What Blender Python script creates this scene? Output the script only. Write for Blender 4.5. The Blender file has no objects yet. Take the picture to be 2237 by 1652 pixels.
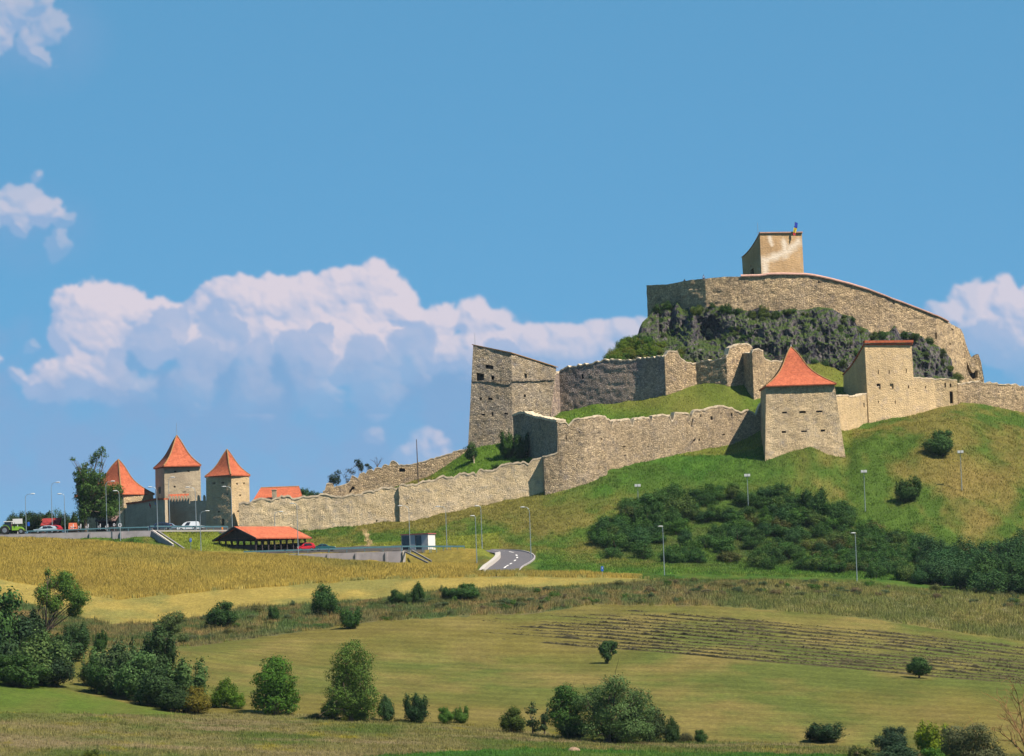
import bpy, math, random
import numpy as np
from mathutils import Vector, Matrix

# ---------------------------------------------------------------- camera, sky, sun, exposure
scene = bpy.context.scene
C = scene.collection
F_PX = 8382.0; CX = 1118.5; CY = 826.0          # focal length in pixels of the 2237 px wide view
PITCH = math.atan((1398 - 826) / F_PX); ROLL = math.radians(2.0)
fw = np.array([0, math.cos(PITCH), math.sin(PITCH)])
r0 = np.array([1.0, 0, 0]); u0 = np.array([0, -math.sin(PITCH), math.cos(PITCH)])
rt = math.cos(ROLL) * r0 - math.sin(ROLL) * u0
up = math.sin(ROLL) * r0 + math.cos(ROLL) * u0
cd = bpy.data.cameras.new('camera'); cam = bpy.data.objects.new('camera', cd); C.objects.link(cam)
M = Matrix(((rt[0], up[0], -fw[0], 0), (rt[1], up[1], -fw[1], 0), (rt[2], up[2], -fw[2], 0), (0, 0, 0, 1)))
cam.matrix_world = M
cd.sensor_width = 36.0; cd.lens = 36.0 * F_PX / 2237.0; cd.clip_start = 1.0; cd.clip_end = 60000.0
scene.camera = cam

SUN_EL = math.radians(52); SUN_AZ = math.radians(55)      # azimuth: to the right of straight behind the camera
sd = bpy.data.lights.new('sun', 'SUN'); sd.energy = 5.0; sd.angle = math.radians(0.53); sd.color = (1.0, 0.875, 0.74)
sun = bpy.data.objects.new('sun', sd); C.objects.link(sun)
sdir = np.array([math.cos(SUN_EL) * math.sin(SUN_AZ), -math.cos(SUN_EL) * math.cos(SUN_AZ), math.sin(SUN_EL)])
sun.rotation_euler = Vector(sdir).to_track_quat('Z', 'Y').to_euler()

scene.render.engine = 'CYCLES'
scene.view_settings.view_transform = 'Standard'; scene.view_settings.look = 'None'
scene.view_settings.gamma = 1.0; scene.view_settings.use_curve_mapping = False
EXPOSURE = 1.0
scene.view_settings.exposure = EXPOSURE
scene.cycles.transparent_max_bounces = 8
scene.cycles.max_bounces = 5; scene.cycles.diffuse_bounces = 2

rng = np.random.default_rng(7)
random.seed(7)

# ---------------------------------------------------------------- pixel rays and back (2237 x 1652 reading of the photograph, only used to lay the place out in metres)
def Wl(x, y, Y):
    a = (x - CX) / F_PX; b = (CY - y) / F_PX
    d = fw + rt * a + up * b
    return d * (Y / d[1])
def proj(P):
    P = np.asarray(P, float)
    f = P @ fw
    return CX + F_PX * (P @ rt) / f, CY - F_PX * (P @ up) / f
def z1(x, y): return (x / 4.0, 873.8 + y / 4.0)
def z2(x, y): return (491.5 + x / 4.0, 873.8 + y / 4.0)
def z3(x, y): return (983 + x / 4.0, 710 + y / 4.0)
def z4(x, y): return (1310.7 + x / 4.0, 464.2 + y / 4.0)
def z5(x, y): return (1677.8 + x / 4.0, 464.2 + y / 4.0)
def z6(x, y): return (1474.6 + x / 4.0, 710 + y / 4.0)
def z7a(x, y): return (1677.8 + x / 3.362, 819.2 + y / 3.362)
def z7(x, y): return (436.9 + x / 5.852, 1065 + y / 5.852)
def z8(x, y): return (983 + x / 4.0, 1037.7 + y / 4.0)
def z9(x, y): return (x / 5.852, 1065 + y / 5.852)

# ---------------------------------------------------------------- numpy noise
def _hash(ix, iy, iz, seed):
    h = (ix.astype(np.int64) * 374761393 + iy.astype(np.int64) * 668265263 + iz.astype(np.int64) * 2147483647 + seed * 974634777) & 0x7fffffff
    h = ((h ^ (h >> 13)) * 1274126177) & 0x7fffffff
    h = (h ^ (h >> 16)) & 0x7fffffff
    return (h % 65536) / 65535.0
def vnoise(x, y, z=None, seed=0):
    x = np.asarray(x, float); y = np.asarray(y, float)
    z = np.zeros_like(x) if z is None else np.asarray(z, float)
    ix = np.floor(x); iy = np.floor(y); iz = np.floor(z)
    fx = x - ix; fy = y - iy; fz = z - iz
    fx = fx * fx * (3 - 2 * fx); fy = fy * fy * (3 - 2 * fy); fz = fz * fz * (3 - 2 * fz)
    out = 0
    for dx in (0, 1):
        for dy in (0, 1):
            for dz in (0, 1):
                w = (fx if dx else 1 - fx) * (fy if dy else 1 - fy) * (fz if dz else 1 - fz)
                out = out + w * _hash(ix + dx, iy + dy, iz + dz, seed)
    return out * 2 - 1
def fbm(x, y, z=None, o=4, seed=0):
    a = 1.0; s = 0; n = 0; f = 1.0
    for k in range(o):
        s = s + a * vnoise(x * f, y * f, None if z is None else z * f, seed + k * 17); n += a; a *= .5; f *= 2.03
    return s / n

# ---------------------------------------------------------------- world: Nishita sky plus cumulus clouds worked out in numpy and laid on the sky by direction
def make_clouds():
    Wd, Hd = 1700, 760
    X0, X1, Yt, Yb = -500.0, 2750.0, -150.0, 1300.0
    xs = np.linspace(X0, X1, Wd); ys = np.linspace(Yt, Yb, Hd)
    gx, gy = np.meshgrid(xs, ys)
    wx = gx + 30 * fbm(gx / 75, gy / 75, o=6, seed=3); wy = gy + 28 * fbm(gx / 75, gy / 75, o=6, seed=9)
    wx = wx + 3.5 * fbm(gx / 11, gy / 11, o=3, seed=13); wy = wy + 3.5 * fbm(gx / 11, gy / 11, o=3, seed=19)
    r = np.random.default_rng(5)
    # (x, y, radius, strength)
    blobs = [(170, 680, 62, 1), (232, 672, 70, 1), (150, 735, 50, 1), (205, 770, 62, 1), (290, 690, 52, 1), (352, 690, 46, 1), (92, 822, 34, .9), (70, 845, 24, .8), (125, 850, 28, .8),
             (240, 720, 70, 1), (470, 655, 52, 1), (532, 660, 55, 1), (425, 678, 34, 1), (596, 652, 50, 1), (672, 665, 60, 1), (750, 645, 62, 1), (822, 628, 52, 1), (868, 668, 48, 1),
             (800, 715, 75, 1), (700, 730, 70, 1), (600, 730, 70, 1), (505, 735, 60, .95), (395, 735, 62, .95), (340, 760, 45, .9), (455, 790, 50, .8), (560, 800, 45, .7), (690, 800, 60, .7), (820, 790, 50, .7), (890, 740, 40, .9),
             (955, 705, 44, .95), (1035, 700, 44, .95), (1095, 718, 44, .9), (1160, 738, 42, .88), (1225, 742, 42, .85), (1290, 745, 42, .85), (1355, 738, 40, .8), (960, 770, 50, .85), (1040, 775, 55, .85), (1110, 780, 50, .8), (1240, 785, 50, .75), (1330, 785, 45, .7), (1410, 740, 40, .7), (1180, 775, 40, .75), (1270, 775, 30, .8), (1390, 760, 30, .7),
             (2115, 662, 46, .8), (2190, 658, 50, .9), (2260, 690, 70, .9), (2185, 740, 60, .8), (2058, 690, 30, .6), (2245, 790, 60, .7), (2130, 720, 50, .7), (2330, 700, 90, .9), (2450, 760, 90, .9),
             (150, 830, 60, .8), (230, 840, 55, .7), (300, 850, 50, .5), (420, 850, 60, .5), (560, 860, 60, .5), (700, 860, 60, .5), (820, 850, 60, .55), (900, 800, 50, .6), (900, 690, 30, .8), (40, 825, 22, .6), (60, 760, 16, .3), (60, 420, 30, .6), (88, 455, 36, .7), (28, 415, 24, .5), (112, 520, 26, .4), (72, 378, 12, .5), (40, 490, 26, .5), (40, 450, 40, .6), (120, 545, 30, .3), (-40, 450, 60, .7), (130, 480, 22, .35), (-10, 780, 22, .7),
             (72, 95, 38, .45), (115, 65, 40, .45), (30, 20, 46, .5), (80, 10, 36, .5), (-60, 60, 80, .6), (90, 130, 26, .4),
             (930, 985, 50, .55), (880, 1000, 30, .4), (965, 965, 26, .55), (812, 940, 26, .35), (30, 930, 20, .0), (740, 780, 60, .6), (1005, 1000, 30, .5)]
    def blur(a, n):
        for _ in range(n):
            a = (a + np.roll(a, 1, 0) + np.roll(a, -1, 0)) / 3
            a = (a + np.roll(a, 1, 1) + np.roll(a, -1, 1)) / 3
        return a
    def worley(x, y, seed):
        ix, iy = np.floor(x), np.floor(y); best = np.full(x.shape, 9.0)
        for dx in (-1, 0, 1):
            for dy in (-1, 0, 1):
                cx, cy = ix + dx, iy + dy; z = np.zeros_like(cx)
                qx = cx + _hash(cx, cy, z, seed) - x; qy = cy + _hash(cx, cy, z, seed + 7) - y; best = np.minimum(best, qx * qx + qy * qy)
        return np.clip(1 - best * 1.35, 0, 1) ** .5
    T = np.zeros_like(gx); ST = np.zeros_like(gx)
    for bx, by, br, st in blobs:                              # soft mass of the cloud
        if st <= 0: continue
        q = ((wx - bx) ** 2 + ((wy - by) * 1.08) ** 2) / (br * 1.18) ** 2
        m = np.clip(1 - q, 0, 1) ** 1.2 * .85; T = 1 - (1 - T) * (1 - m); ST = np.maximum(ST, st * (m > 0.02))
    ST = blur(ST, 4)
    puff = .40 * worley(wx / 62, wy / 54, 1) + .27 * worley(wx / 30, wy / 27, 2) + .19 * worley(wx / 14, wy / 13, 3) + .14 * worley(wx / 7, wy / 6.5, 4)
    n = fbm(gx / 60, gy / 60, o=5, seed=21); n2 = fbm(gx / 150, gy / 110, o=4, seed=25)
    f = T * 1.0 + .62 * (puff - .55) + .10 * n
    f = np.where(T < .02, 0, f)
    edge = .13 + .20 * np.clip(n2 + .35, 0, 1) + .25 * np.clip((gy - 720) / 120, 0, 1) * (gy > 560)
    A = np.clip((f - .20) / edge, 0, 1); A = A * A * (3 - 2 * A) * np.clip(ST, 0, 1)
    px = (X1 - X0) / Wd
    H1 = blur(T * 70 + puff * 34, 2); H2 = blur(T * 80 + puff * 30, 9)
    def shade(h, k):
        gyv, gxv = np.gradient(h, px); nx, ny, nz = -gxv * k, gyv * k, np.ones_like(h); l = np.sqrt(nx * nx + ny * ny + nz * nz)
        L = np.array([.42, .62, .66]); L = L / np.linalg.norm(L); return (nx * L[0] + ny * L[1] + nz * L[2]) / l
    S = .36 * shade(H1, .30) + .64 * shade(H2, .62)
    low = np.clip((gy - 690) / 190, 0, 1); low = np.where(gx > 1500, np.clip((gy - 680) / 200, 0, 1), low); low = np.where(gy < 560, np.clip((gy - 440) / 90, 0, 1) * .8, low)
    lit = np.clip((S - .30) / .55 + .10 - .35 * low + .55 * n2 + .35 * n, 0, 1)
    sb = np.zeros_like(gx)
    for bx, by, br in ((372, 712, 44), (330, 765, 56), (482, 738, 46), (440, 800, 56), (565, 800, 50), (660, 790, 60), (905, 760, 52), (800, 800, 60), (255, 800, 40), (700, 735, 26), (2150, 770, 70), (2250, 800, 60), (1110, 790, 40), (95, 870, 30)):
        q = np.hypot(wx - bx, wy - by) / br - .35 * (puff - .5); sb = np.maximum(sb, np.clip((1.08 - q) / .22, 0, 1) * np.clip(.55 + .6 * (q < 9) * np.clip((by + br * .8 - gy) / (1.6 * br), 0, 1), 0, 1))
    lit = lit * (1 - .80 * sb)
    A = blur(A, 1)
    fade = np.ones_like(gx)
    fade = np.where((gx < 1500) & (gy > 560) & (gy < 905), 1 - .96 * np.clip((gy - 765 - 35 * np.clip((330 - gx) / 100, 0, 1) + 80 * n + 60 * n2) / 185, 0, 1), fade)
    fade = np.where(gx >= 1500, 1 - .8 * np.clip((gy - 730 + 40 * n) / 150, 0, 1), fade)
    A = blur(np.clip(A * fade * .93, 0, 1), 1)
    # thin blue-grey veil round and under the clouds
    veil = .80 * np.clip((1240 - gy) / 200, 0, 1) * np.clip((1560 - gx) / 500, 0, 1) * np.clip(.85 + .55 * n + .5 * n2, 0, 1) * np.clip((gy - 690 + 60 * n + 60 * n2) / 150, 0, 1)
    veil = np.maximum(veil, .55 * np.clip((1300 - gy) / 200, 0, 1) * np.clip((gy - 760) / 200, 0, 1))
    veil = np.maximum(veil, .35 * np.clip(1 - np.hypot((gx - 60) / 190, (gy - 500) / 120), 0, 1) * np.clip(1 + n, 0, 1.3))
    veil = np.maximum(veil, .45 * np.clip(1 - np.hypot((gx - 80) / 190, (gy - 70) / 160), 0, 1) * np.clip(1 + n, 0, 1.3))
    cl = np.zeros((Hd, Wd, 4), np.float32)
    hi = np.array([.74, .66, .73]); lo = np.array([.36, .47, .69])
    col = lo + (hi - lo) * lit[..., None]
    vcol = np.array([.225, .385, .635])
    a = A + (1 - A) * veil
    col = (col * A[..., None] + vcol * ((1 - A) * veil)[..., None]) / np.maximum(a, 1e-4)[..., None]
    col = np.where(a[..., None] < 1e-3, vcol, col)
    cl[..., :3] = col; cl[..., 3] = np.clip(a, 0, 1)
    img = bpy.data.images.new('cloud_field', Wd, Hd, alpha=True, float_buffer=True)
    img.colorspace_settings.name = 'Non-Color'; img.alpha_mode = 'CHANNEL_PACKED'
    img.pixels.foreach_set(cl[::-1].ravel()); img.update(); img.pack()
    return img, (X0, X1, Yt, Yb)

world = bpy.data.worlds.new('World'); scene.world = world; world.use_nodes = True
nt = world.node_tree; nt.nodes.clear()
def N(nt, t, **kw):
    n = nt.nodes.new(t)
    for k, v in kw.items(): setattr(n, k, v)
    return n
sky = N(nt, 'ShaderNodeTexSky', sky_type='NISHITA'); sky.sun_disc = False
sky.sun_elevation = SUN_EL
sky.sun_rotation = math.atan2(sdir[0], sdir[1])
sky.altitude = 2000; sky.air_density = 0.6; sky.dust_density = 0.0; sky.ozone_density = 6.0
SKY_STRENGTH = 0.053
tint = N(nt, 'ShaderNodeMix', data_type='RGBA', blend_type='MULTIPLY'); tint.inputs[0].default_value = 1.0
tint.inputs[7].default_value = (0.75, 0.98, 1.05, 1)
nt.links.new(sky.outputs[0], tint.inputs[6])
img, (X0, X1, Yt, Yb) = make_clouds()
tc = N(nt, 'ShaderNodeTexCoord')
def dotn(v):
    n = N(nt, 'ShaderNodeVectorMath', operation='DOT_PRODUCT'); n.inputs[1].default_value = tuple(v)
    nt.links.new(tc.outputs['Generated'], n.inputs[0]); return n.outputs['Value']
def mth(op, a, b):
    n = N(nt, 'ShaderNodeMath', operation=op)
    for i, q in enumerate((a, b)):
        if isinstance(q, (int, float)): n.inputs[i].default_value = q
        else: nt.links.new(q, n.inputs[i])
    return n.outputs[0]
f_ = mth('MAXIMUM', dotn(fw), 0.02)
px_ = mth('ADD', mth('MULTIPLY', mth('DIVIDE', dotn(rt), f_), F_PX), CX)
py_ = mth('SUBTRACT', CY, mth('MULTIPLY', mth('DIVIDE', dotn(up), f_), F_PX))
uu = mth('DIVIDE', mth('SUBTRACT', px_, X0), X1 - X0)
vv = mth('SUBTRACT', 1.0, mth('DIVIDE', mth('SUBTRACT', py_, Yt), Yb - Yt))
cmb = N(nt, 'ShaderNodeCombineXYZ'); nt.links.new(uu, cmb.inputs[0]); nt.links.new(vv, cmb.inputs[1])
it = N(nt, 'ShaderNodeTexImage', extension='CLIP', interpolation='Cubic'); it.image = img; nt.links.new(cmb.outputs[0], it.inputs[0])
bg1 = N(nt, 'ShaderNodeBackground'); bg1.inputs[1].default_value = SKY_STRENGTH; nt.links.new(tint.outputs[2], bg1.inputs[0])
bg0 = N(nt, 'ShaderNodeBackground'); bg0.inputs[0].default_value = (.124, .402, .640, 1); bg0.inputs[1].default_value = 1 / 2 ** EXPOSURE      # even summer-blue air over the whole dome
m0 = N(nt, 'ShaderNodeMixShader'); m0.inputs[0].default_value = .66; nt.links.new(bg1.outputs[0], m0.inputs[1]); nt.links.new(bg0.outputs[0], m0.inputs[2])
bg2 = N(nt, 'ShaderNodeBackground'); bg2.inputs[1].default_value = 1 / 2 ** EXPOSURE; nt.links.new(it.outputs[0], bg2.inputs[0])
mx = N(nt, 'ShaderNodeMixShader'); nt.links.new(it.outputs[1], mx.inputs[0]); nt.links.new(m0.outputs[0], mx.inputs[1]); nt.links.new(bg2.outputs[0], mx.inputs[2])
wo = N(nt, 'ShaderNodeOutputWorld'); nt.links.new(mx.outputs[0], wo.inputs[0])

# ---------------------------------------------------------------- object helpers
def tag(o, label=None, cat=None, group=None, kind=None):
    if label: o['label'] = label
    if cat: o['category'] = cat
    if group: o['group'] = group
    if kind: o['kind'] = kind
    return o
def thing(name, loc, label, cat, group=None):
    o = bpy.data.objects.new(name, None); C.objects.link(o); o.location = Vector(loc); o.empty_display_size = .5
    return tag(o, label, cat, group)
def worldloc(o):
    v = Vector((0, 0, 0))
    while o is not None:
        v += Vector(o.location); o = o.parent
    return np.array(v)
def mesh(name, V, F, mats, parent=None, smooth=False, loc=None, midx=None, col=None):
    """V in world metres when loc is None; linked as one object"""
    V = np.asarray(V, float).reshape(-1, 3)
    me = bpy.data.meshes.new(name)
    if parent is not None: base = worldloc(parent)
    elif loc is not None: base = np.array(loc, float)
    else: base = np.zeros(3)
    me.from_pydata((V - base).tolist(), [], F if isinstance(F, list) else F.tolist())
    if not isinstance(mats, (list, tuple)): mats = [mats]
    for m in mats: me.materials.append(m)
    if midx is not None: me.polygons.foreach_set('material_index', np.asarray(midx, np.int32))
    if smooth: me.polygons.foreach_set('use_smooth', np.ones(len(me.polygons), bool))
    if col is not None:
        a = me.color_attributes.new('Col', 'FLOAT_COLOR', 'POINT')
        c4 = np.ones((len(V), 4), np.float32); c4[:, :3] = col; a.data.foreach_set('color', c4.ravel())
    me.update()
    o = bpy.data.objects.new(name, me); C.objects.link(o)
    if parent is not None: o.parent = parent
    elif loc is not None: o.location = Vector(loc)
    return o
class MB:
    def __init__(s): s.V = []; s.F = []; s.n = 0; s.mi = []
    def add(s, V, F, m=0):
        V = np.asarray(V, float).reshape(-1, 3); s.V.append(V); s.F += [[i + s.n for i in f] for f in F]; s.mi += [m] * len(F); s.n += len(V); return s
    def box(s, c, d, rz=0, m=0, taper=1.0):
        x, y, z = [q / 2 for q in d]; V = []
        for k, zz in enumerate((-z, z)):
            t = taper if k else 1
            for sx, sy in ((-1, -1), (1, -1), (1, 1), (-1, 1)): V.append((sx * x * t, sy * y * t, zz))
        V = np.array(V); c_, s_ = math.cos(rz), math.sin(rz)
        V = np.stack([V[:, 0] * c_ - V[:, 1] * s_, V[:, 0] * s_ + V[:, 1] * c_, V[:, 2]], 1) + np.array(c)
        return s.add(V, [[0, 3, 2, 1], [4, 5, 6, 7], [0, 1, 5, 4], [1, 2, 6, 5], [2, 3, 7, 6], [3, 0, 4, 7]], m)
    def tube(s, pts, rad, n=6, m=0):
        pts = [np.array(p, float) for p in pts]; V = []; F = []
        if not isinstance(rad, (list, tuple)): rad = [rad] * len(pts)
        for i, p in enumerate(pts):
            d = pts[min(i + 1, len(pts) - 1)] - pts[max(i - 1, 0)]; d = d / (np.linalg.norm(d) + 1e-9)
            a = np.cross(d, (0, 0, 1)) if abs(d[2]) < .95 else np.cross(d, (1, 0, 0)); a /= np.linalg.norm(a); b = np.cross(d, a)
            for k in range(n):
                t = 2 * math.pi * k / n; V.append(p + rad[i] * (math.cos(t) * a + math.sin(t) * b))
        for i in range(len(pts) - 1):
            for k in range(n):
                k2 = (k + 1) % n; F.append([i * n + k, i * n + k2, (i + 1) * n + k2, (i + 1) * n + k])
        F.append(list(range(n))[::-1]); F.append([(len(pts) - 1) * n + k for k in range(n)])
        return s.add(V, F, m)
    def bar(s, a, b, w, h, m=0):
        a = np.array(a, float); b = np.array(b, float); d = b - a; d /= np.linalg.norm(d)
        sd_ = np.cross(d, (0, 0, 1)) if abs(d[2]) < .98 else np.array([1.0, 0, 0]); sd_ /= np.linalg.norm(sd_); u_ = np.cross(sd_, d)
        V = [p + sx * sd_ * w / 2 + sy * u_ * h / 2 for p in (a, b) for sx, sy in ((-1, -1), (1, -1), (1, 1), (-1, 1))]
        return s.add(V, [[0, 1, 2, 3], [7, 6, 5, 4], [0, 4, 5, 1], [1, 5, 6, 2], [2, 6, 7, 3], [3, 7, 4, 0]], m)
    def build(s, name, mats, parent=None, smooth=False, loc=None):
        return mesh(name, np.concatenate(s.V), s.F, mats, parent, smooth, loc, s.mi)
def copy_tree(o, parent=None):
    c = o.copy(); C.objects.link(c)
    if parent is not None: c.parent = parent
    for ch in list(o.children): copy_tree(ch, c)
    return c

# ---------------------------------------------------------------- materials
def newmat(name):
    m = bpy.data.materials.new(name); m.use_nodes = True; nt = m.node_tree; nt.nodes.clear()
    out = N(nt, 'ShaderNodeOutputMaterial'); b = N(nt, 'ShaderNodeBsdfPrincipled'); nt.links.new(b.outputs[0], out.inputs[0])
    b.inputs['Specular IOR Level'].default_value = .15
    return m, nt, b
ALB = 0.78
def flat(name, col, rough=.7, metal=0, var=.12, scale=3, spec=.3):
    m, nt, b = newmat(name); b.inputs['Roughness'].default_value = rough; b.inputs['Metallic'].default_value = metal; b.inputs['Specular IOR Level'].default_value = spec
    tc = N(nt, 'ShaderNodeTexCoord'); n = N(nt, 'ShaderNodeTexNoise'); n.inputs['Scale'].default_value = scale; n.inputs['Detail'].default_value = 5
    nt.links.new(tc.outputs['Object'], n.inputs['Vector'])
    r = N(nt, 'ShaderNodeMapRange'); r.inputs[1].default_value = .3; r.inputs[2].default_value = .7; r.inputs[3].default_value = 1 - var; r.inputs[4].default_value = 1 + var
    nt.links.new(n.outputs[0], r.inputs[0])
    mm = N(nt, 'ShaderNodeMix', data_type='RGBA', blend_type='MULTIPLY'); mm.inputs[0].default_value = 1; mm.inputs[6].default_value = (*[q * ALB for q in col], 1)
    nt.links.new(r.outputs[0], mm.inputs[7]); nt.links.new(mm.outputs[2], b.inputs['Base Color'])
    return m
def stone(name, cA, cB, cC, patch=.25, cell=1.5, course=2.2, bump=.16, mort=.5, plaster=0.0, top_fade=None):
    """rubble masonry: patches of two stone colours, cells for the stones with dark joints, smears of old render"""
    m, nt, b = newmat(name); b.inputs['Roughness'].default_value = .95; b.inputs['Specular IOR Level'].default_value = .05
    L = nt.links.new; cA, cB, cC = [tuple(q * ALB for q in c) for c in (cA, cB, cC)]
    tc = N(nt, 'ShaderNodeTexCoord')
    def noise(s, d=5, r=.6, vec=None):
        n = N(nt, 'ShaderNodeTexNoise'); n.inputs['Scale'].default_value = s; n.inputs['Detail'].default_value = d; n.inputs['Roughness'].default_value = r
        L(vec or tc.outputs['Object'], n.inputs['Vector']); return n.outputs[0]
    def rng_(x, a, b_, c=0, d=1):
        r = N(nt, 'ShaderNodeMapRange'); r.inputs[1].default_value = a; r.inputs[2].default_value = b_; r.inputs[3].default_value = c; r.inputs[4].default_value = d; L(x, r.inputs[0]); return r.outputs[0]
    def mix(f, a, c, bt='MIX'):
        n = N(nt, 'ShaderNodeMix', data_type='RGBA', blend_type=bt)
        if isinstance(f, float): n.inputs[0].default_value = f
        else: L(f, n.inputs[0])
        for i, q in ((6, a), (7, c)):
            if isinstance(q, tuple): n.inputs[i].default_value = (*q, 1)
            else: L(q, n.inputs[i])
        return n.outputs[2]
    c1 = mix(rng_(noise(patch, 6, .65), .38, .62), cA, cB)
    c2 = mix(rng_(noise(patch * 2.7, 5, .7), .52, .72), c1, cC)
    mp = N(nt, 'ShaderNodeMapping'); mp.inputs['Scale'].default_value = (1, 1, course / cell)
    L(tc.outputs['Object'], mp.inputs['Vector'])
    v1 = N(nt, 'ShaderNodeTexVoronoi', feature='F1'); v1.inputs['Scale'].default_value = cell; L(mp.outputs[0], v1.inputs['Vector'])
    v2 = N(nt, 'ShaderNodeTexVoronoi', feature='DISTANCE_TO_EDGE'); v2.inputs['Scale'].default_value = cell; L(mp.outputs[0], v2.inputs['Vector'])
    sep = N(nt, 'ShaderNodeSeparateColor'); L(v1.outputs['Color'], sep.inputs[0])
    tone = rng_(sep.outputs[0], 0, 1, 1 - .42 * mort, 1 + .30 * mort)
    edge = rng_(v2.outputs['Distance'], 0, .12, 1 - .55 * mort, 1)
    edge2 = edge
    if plaster > 0:
        pm = rng_(noise(.35, 5, .6), .62 - .3 * plaster, .72 - .3 * plaster)
        one = N(nt, 'ShaderNodeMix', data_type='FLOAT'); L(pm, one.inputs[0]); L(edge, one.inputs[2]); one.inputs[3].default_value = 1; edge2 = one.outputs[0]
        two = N(nt, 'ShaderNodeMix', data_type='FLOAT'); L(pm, two.inputs[0]); L(tone, two.inputs[2]); two.inputs[3].default_value = 1; tone = two.outputs[0]
    fine = rng_(noise(3.2, 6, .75), .3, .7, .86, 1.12)
    vecs = N(nt, 'ShaderNodeMapping'); vecs.inputs['Scale'].default_value = (1.3, 1.3, .12); L(tc.outputs['Object'], vecs.inputs['Vector'])
    streak = rng_(noise(1.0, 4, .6, vecs.outputs[0]), .35, .65, .9, 1.06)
    broad = rng_(noise(.11, 5, .65), .36, .62, .80, 1.10)
    c3 = c2
    for q in (tone, edge2, fine, streak, broad): c3 = mix(1.0, c3, q, 'MULTIPLY')
    L(c3, b.inputs['Base Color'])
    h = N(nt, 'ShaderNodeMath', operation='ADD'); L(rng_(v2.outputs['Distance'], 0, .25), h.inputs[0])
    hh = N(nt, 'ShaderNodeMath', operation='MULTIPLY'); L(noise(1.8, 8, .75), hh.inputs[0]); hh.inputs[1].default_value = 2.2; L(hh.outputs[0], h.inputs[1])
    bp = N(nt, 'ShaderNodeBump'); bp.inputs['Strength'].default_value = 1; bp.inputs['Distance'].default_value = bump; L(h.outputs[0], bp.inputs['Height']); L(bp.outputs[0], b.inputs['Normal'])
    return m
def tiles(name, cA, cB, row=.42):
    m, nt, b = newmat(name); b.inputs['Roughness'].default_value = .85; L = nt.links.new; b.inputs['Specular IOR Level'].default_value = .1
    tc = N(nt, 'ShaderNodeTexCoord')
    n = N(nt, 'ShaderNodeTexNoise'); n.inputs['Scale'].default_value = .6; n.inputs['Detail'].default_value = 6; n.inputs['Roughness'].default_value = .7; L(tc.outputs['Object'], n.inputs['Vector'])
    v = N(nt, 'ShaderNodeTexVoronoi'); v.inputs['Scale'].default_value = 3.2; L(tc.outputs['Object'], v.inputs['Vector'])
    s = N(nt, 'ShaderNodeSeparateColor'); L(v.outputs['Color'], s.inputs[0])
    r = N(nt, 'ShaderNodeMapRange'); r.inputs[3].default_value = .78; r.inputs[4].default_value = 1.15; L(s.outputs[0], r.inputs[0])
    r2 = N(nt, 'ShaderNodeMapRange'); r2.inputs[1].default_value = .35; r2.inputs[2].default_value = .65; L(n.outputs[0], r2.inputs[0])
    m1 = N(nt, 'ShaderNodeMix', data_type='RGBA'); m1.inputs[6].default_value = (*[q * ALB for q in cA], 1); m1.inputs[7].default_value = (*[q * ALB for q in cB], 1); L(r2.outputs[0], m1.inputs[0])
    m2 = N(nt, 'ShaderNodeMix', data_type='RGBA', blend_type='MULTIPLY'); m2.inputs[0].default_value = 1; L(m1.outputs[2], m2.inputs[6]); L(r.outputs[0], m2.inputs[7])
    L(m2.outputs[2], b.inputs['Base Color'])
    w = N(nt, 'ShaderNodeTexWave', wave_type='BANDS', bands_direction='Z', wave_profile='SAW'); w.inputs['Scale'].default_value = .45 / row; w.inputs['Distortion'].default_value = .3; L(tc.outputs['Object'], w.inputs['Vector'])
    bp = N(nt, 'ShaderNodeBump'); bp.inputs['Distance'].default_value = .05; L(w.outputs['Fac'], bp.inputs['Height']); L(bp.outputs[0], b.inputs['Normal'])
    return m
def leafmat(name, trans=.25):
    m, nt, b = newmat(name); L = nt.links.new
    at = N(nt, 'ShaderNodeAttribute', attribute_name='Col'); oi = N(nt, 'ShaderNodeObjectInfo')
    mm = N(nt, 'ShaderNodeMix', data_type='RGBA', blend_type='MULTIPLY'); mm.inputs[0].default_value = 1; L(at.outputs['Color'], mm.inputs[6]); L(oi.outputs['Color'], mm.inputs[7])
    L(mm.outputs[2], b.inputs['Base Color']); b.inputs['Roughness'].default_value = .75; b.inputs['Specular IOR Level'].default_value = .12
    t = N(nt, 'ShaderNodeBsdfTranslucent'); L(mm.outputs[2], t.inputs[0]); ms = N(nt, 'ShaderNodeMixShader'); ms.inputs[0].default_value = trans
    L(b.outputs[0], ms.inputs[1]); L(t.outputs[0], ms.inputs[2]); L(ms.outputs[0], nt.nodes['Material Output'].inputs[0])
    return m
MAT = {}
MAT['wallA'] = stone('pale_rubble', (.72, .55, .33), (.62, .485, .31), (.40, .345, .28), cell=3.0, course=4.4, mort=.6, plaster=.5, bump=.10)
MAT['wallLong'] = stone('cream_rubble', (.78, .61, .365), (.66, .53, .35), (.44, .39, .32), cell=3.0, course=4.2, mort=.5, plaster=.75, bump=.09)
MAT['wallB'] = stone('coursed_rubble', (.60, .46, .29), (.50, .395, .27), (.29, .25, .22), cell=2.4, course=4.4, mort=.85, bump=.10)
MAT['wallC'] = stone('grey_rubble', (.58, .465, .31), (.44, .375, .29), (.27, .25, .24), cell=2.4, course=3.6, mort=.8, bump=.16)
MAT['wallD'] = stone('upper_rubble', (.68, .505, .30), (.51, .39, .25), (.29, .235, .19), cell=2.2, course=3.4, mort=.8, bump=.12)
MAT['wallG'] = stone('weathered_grey', (.30, .26, .22), (.38, .31, .23), (.17, .16, .15), cell=2.2, mort=.8, bump=.12)
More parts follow.
